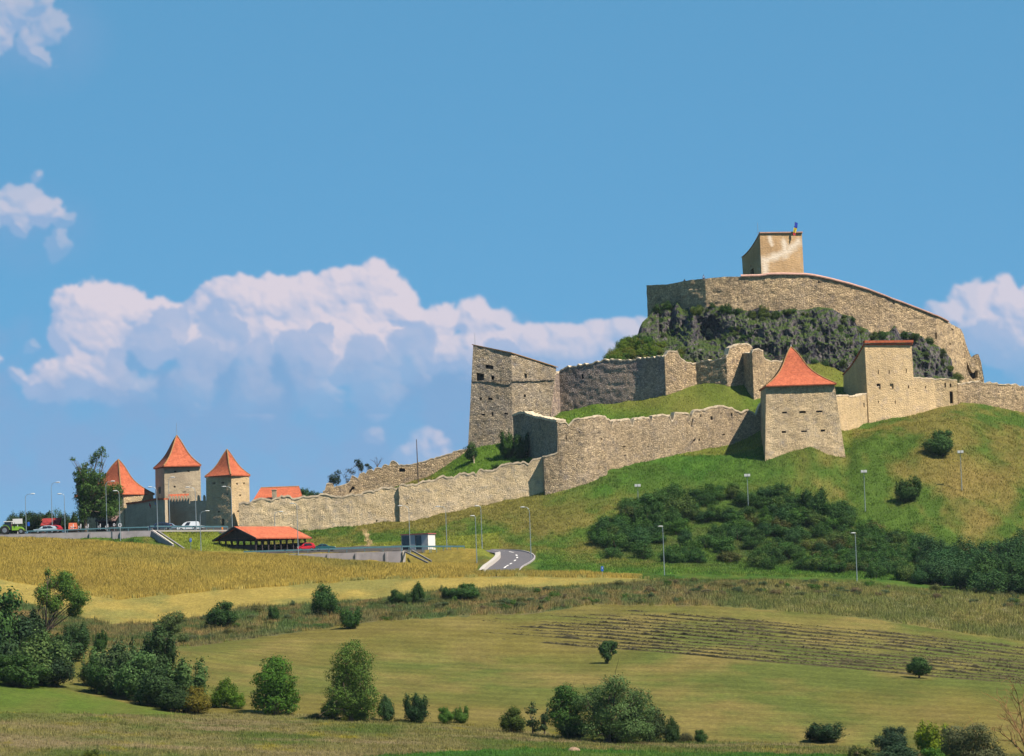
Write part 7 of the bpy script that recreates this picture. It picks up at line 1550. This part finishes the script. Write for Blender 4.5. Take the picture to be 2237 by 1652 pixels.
# ---------------------------------------------------------------- two visitors on the upper ward wall
def person(label, x, ytop, Y, hgt, top_c, leg_c, seed):
    t = np.array(Wl(x, ytop, Y)); p = t - [0, 0, hgt]; root = thing('person', p, label, 'person'); k = hgt / 1.75
    J = {'pel': (0, 0, .95), 'bel': (0, 0, 1.12), 'che': (0, 0, 1.35), 'nec': (0, 0, 1.50), 'hd0': (0, -.01, 1.60), 'hd1': (0, -.01, 1.70), 'ls': (-.19, 0, 1.42), 'le': (-.25, .02, 1.14), 'lw': (-.22, -.16, .95), 'lh': (-.21, -.22, .90), 'rs': (.19, 0, 1.42), 're': (.26, .03, 1.14), 'rw': (.24, -.08, .90), 'rh': (.24, -.11, .83),
         'lp': (-.10, 0, .92), 'lk': (-.11, -.02, .50), 'la': (-.11, .02, .09), 'lt': (-.12, -.16, .04), 'rp': (.10, 0, .92), 'rk': (.12, -.03, .50), 'ra': (.13, .02, .09), 'rtt': (.14, -.16, .04)}
    R_ = {'pel': .15, 'bel': .14, 'che': .16, 'nec': .06, 'hd0': .09, 'hd1': .095, 'ls': .065, 'le': .048, 'lw': .036, 'lh': .04, 'rs': .065, 're': .048, 'rw': .036, 'rh': .04, 'lp': .09, 'lk': .065, 'la': .045, 'lt': .04, 'rp': .09, 'rk': .065, 'ra': .045, 'rtt': .04}
    E_ = [('pel', 'bel'), ('bel', 'che'), ('che', 'nec'), ('nec', 'hd0'), ('hd0', 'hd1'), ('che', 'ls'), ('ls', 'le'), ('le', 'lw'), ('lw', 'lh'), ('che', 'rs'), ('rs', 're'), ('re', 'rw'), ('rw', 'rh'), ('pel', 'lp'), ('lp', 'lk'), ('lk', 'la'), ('la', 'lt'), ('pel', 'rp'), ('rp', 'rk'), ('rk', 'ra'), ('ra', 'rtt')]
    ks = list(J); me = bpy.data.meshes.new('body'); me.from_pydata([(J[a][0] * k, J[a][1] * k, J[a][2] * k) for a in ks], [(ks.index(a), ks.index(b)) for a, b in E_], [])
    o = bpy.data.objects.new('body', me); C.objects.link(o); o.parent = root; md = o.modifiers.new('skin', 'SKIN'); md.use_smooth_shade = True
    for i, a in enumerate(ks): me.skin_vertices[0].data[i].radius = (R_[a] * k, R_[a] * k * (.75 if a in ('pel', 'bel', 'che') else 1))
    me.skin_vertices[0].data[0].use_root = True; o.modifiers.new('sub', 'SUBSURF').render_levels = 1; me.materials.append(leg_c)
    hc = MB(); hc.box((np.array([0, 0, 1.28 * k]) + p), (.44 * k, .27 * k, .50 * k), taper=.9); hc.build('shirt', top_c, root)
    V = []; F = []; 
    for i in range(5):
        for j in range(10): th, ph = math.pi * .62 * i / 4, 2 * math.pi * j / 10; V.append(p + np.array([.115 * math.sin(th) * math.cos(ph), .115 * math.sin(th) * math.sin(ph) + .01, 1.69 + .115 * math.cos(th)]) * 1.0 * k + [0, 0, 0] if k == 1 else p + np.array([.115 * math.sin(th) * math.cos(ph), .115 * math.sin(th) * math.sin(ph) + .01, 1.69 + .115 * math.cos(th)]) * k)
    F = [[i * 10 + j, i * 10 + (j + 1) % 10, (i + 1) * 10 + (j + 1) % 10, (i + 1) * 10 + j] for i in range(4) for j in range(10)]; mesh('hair', V, F, tyre, root)
person('person in a light blue shirt standing at the upper wall parapet', z4(905, 545)[0], z4(905, 545)[1], 866, 1.72, flat('blue_shirt', (.25, .35, .55), .9), flat('dark_trousers', (.05, .05, .09), .9), 1)
person('small dark figure leaning at the left part of the upper wall', z4(738, 583)[0], z4(738, 583)[1], 869, 1.6, flat('dark_jacket', (.03, .03, .05), .9), flat('dark_jeans', (.03, .03, .05), .9), 2)

# ---------------------------------------------------------------- two little heaps by the bottom edge
hp = flat('straw_and_earth', (.24, .165, .11), .95, var=.35, scale=2)
for x, y, w, h, lb in ((1252, 1640, 26, 8, 'pale brown heap lying in the grass at the bottom edge'), (1868, 1651, 24, 10, 'rounded pinkish heap at the bottom edge on the right')):
    p = hit(x, y); m = p[1] / F_PX; V = []; n_ = 14
    for i in range(6):
        for k in range(n_):
            a_ = 2 * math.pi * k / n_; rr_ = math.cos(i / 5 * math.pi / 2) + .02; q = 1 + .22 * math.sin(3 * a_ + x) + .1 * math.sin(7 * a_)
            V.append(p + np.array([rr_ * q * w / 2 * m * math.cos(a_), rr_ * q * w / 2.4 * m * math.sin(a_), math.sin(i / 5 * math.pi / 2) * h * m * (1 + .15 * math.sin(5 * a_)) - .05]))
    F = [[i * n_ + k, i * n_ + (k + 1) % n_, (i + 1) * n_ + (k + 1) % n_, (i + 1) * n_ + k] for i in range(5) for k in range(n_)] + [[5 * n_ + k for k in range(n_)]]
    tag(mesh('heap', V, F, hp, None, loc=p, smooth=True), lb, 'heap')
# ---------------------------------------------------------------- thin haze volume, added to turn the shaded faces bluer

HZ = 0.000022
hz, nt, b = newmat('added_haze'); nt.nodes.remove(b)
pv = N(nt, 'ShaderNodeVolumePrincipled'); pv.inputs['Density'].default_value = HZ; pv.inputs['Color'].default_value = (.62, .78, 1.0, 1); pv.inputs['Anisotropy'].default_value = 0.0
nt.links.new(pv.outputs[0], nt.nodes['Material Output'].inputs['Volume'])
mb = MB(); mb.box((0, 13500, 50), (110000, 28200, 170)); o = mb.build('haze', hz); tag(o, 'thin bluish haze added to cool the shadows', kind='stuff')
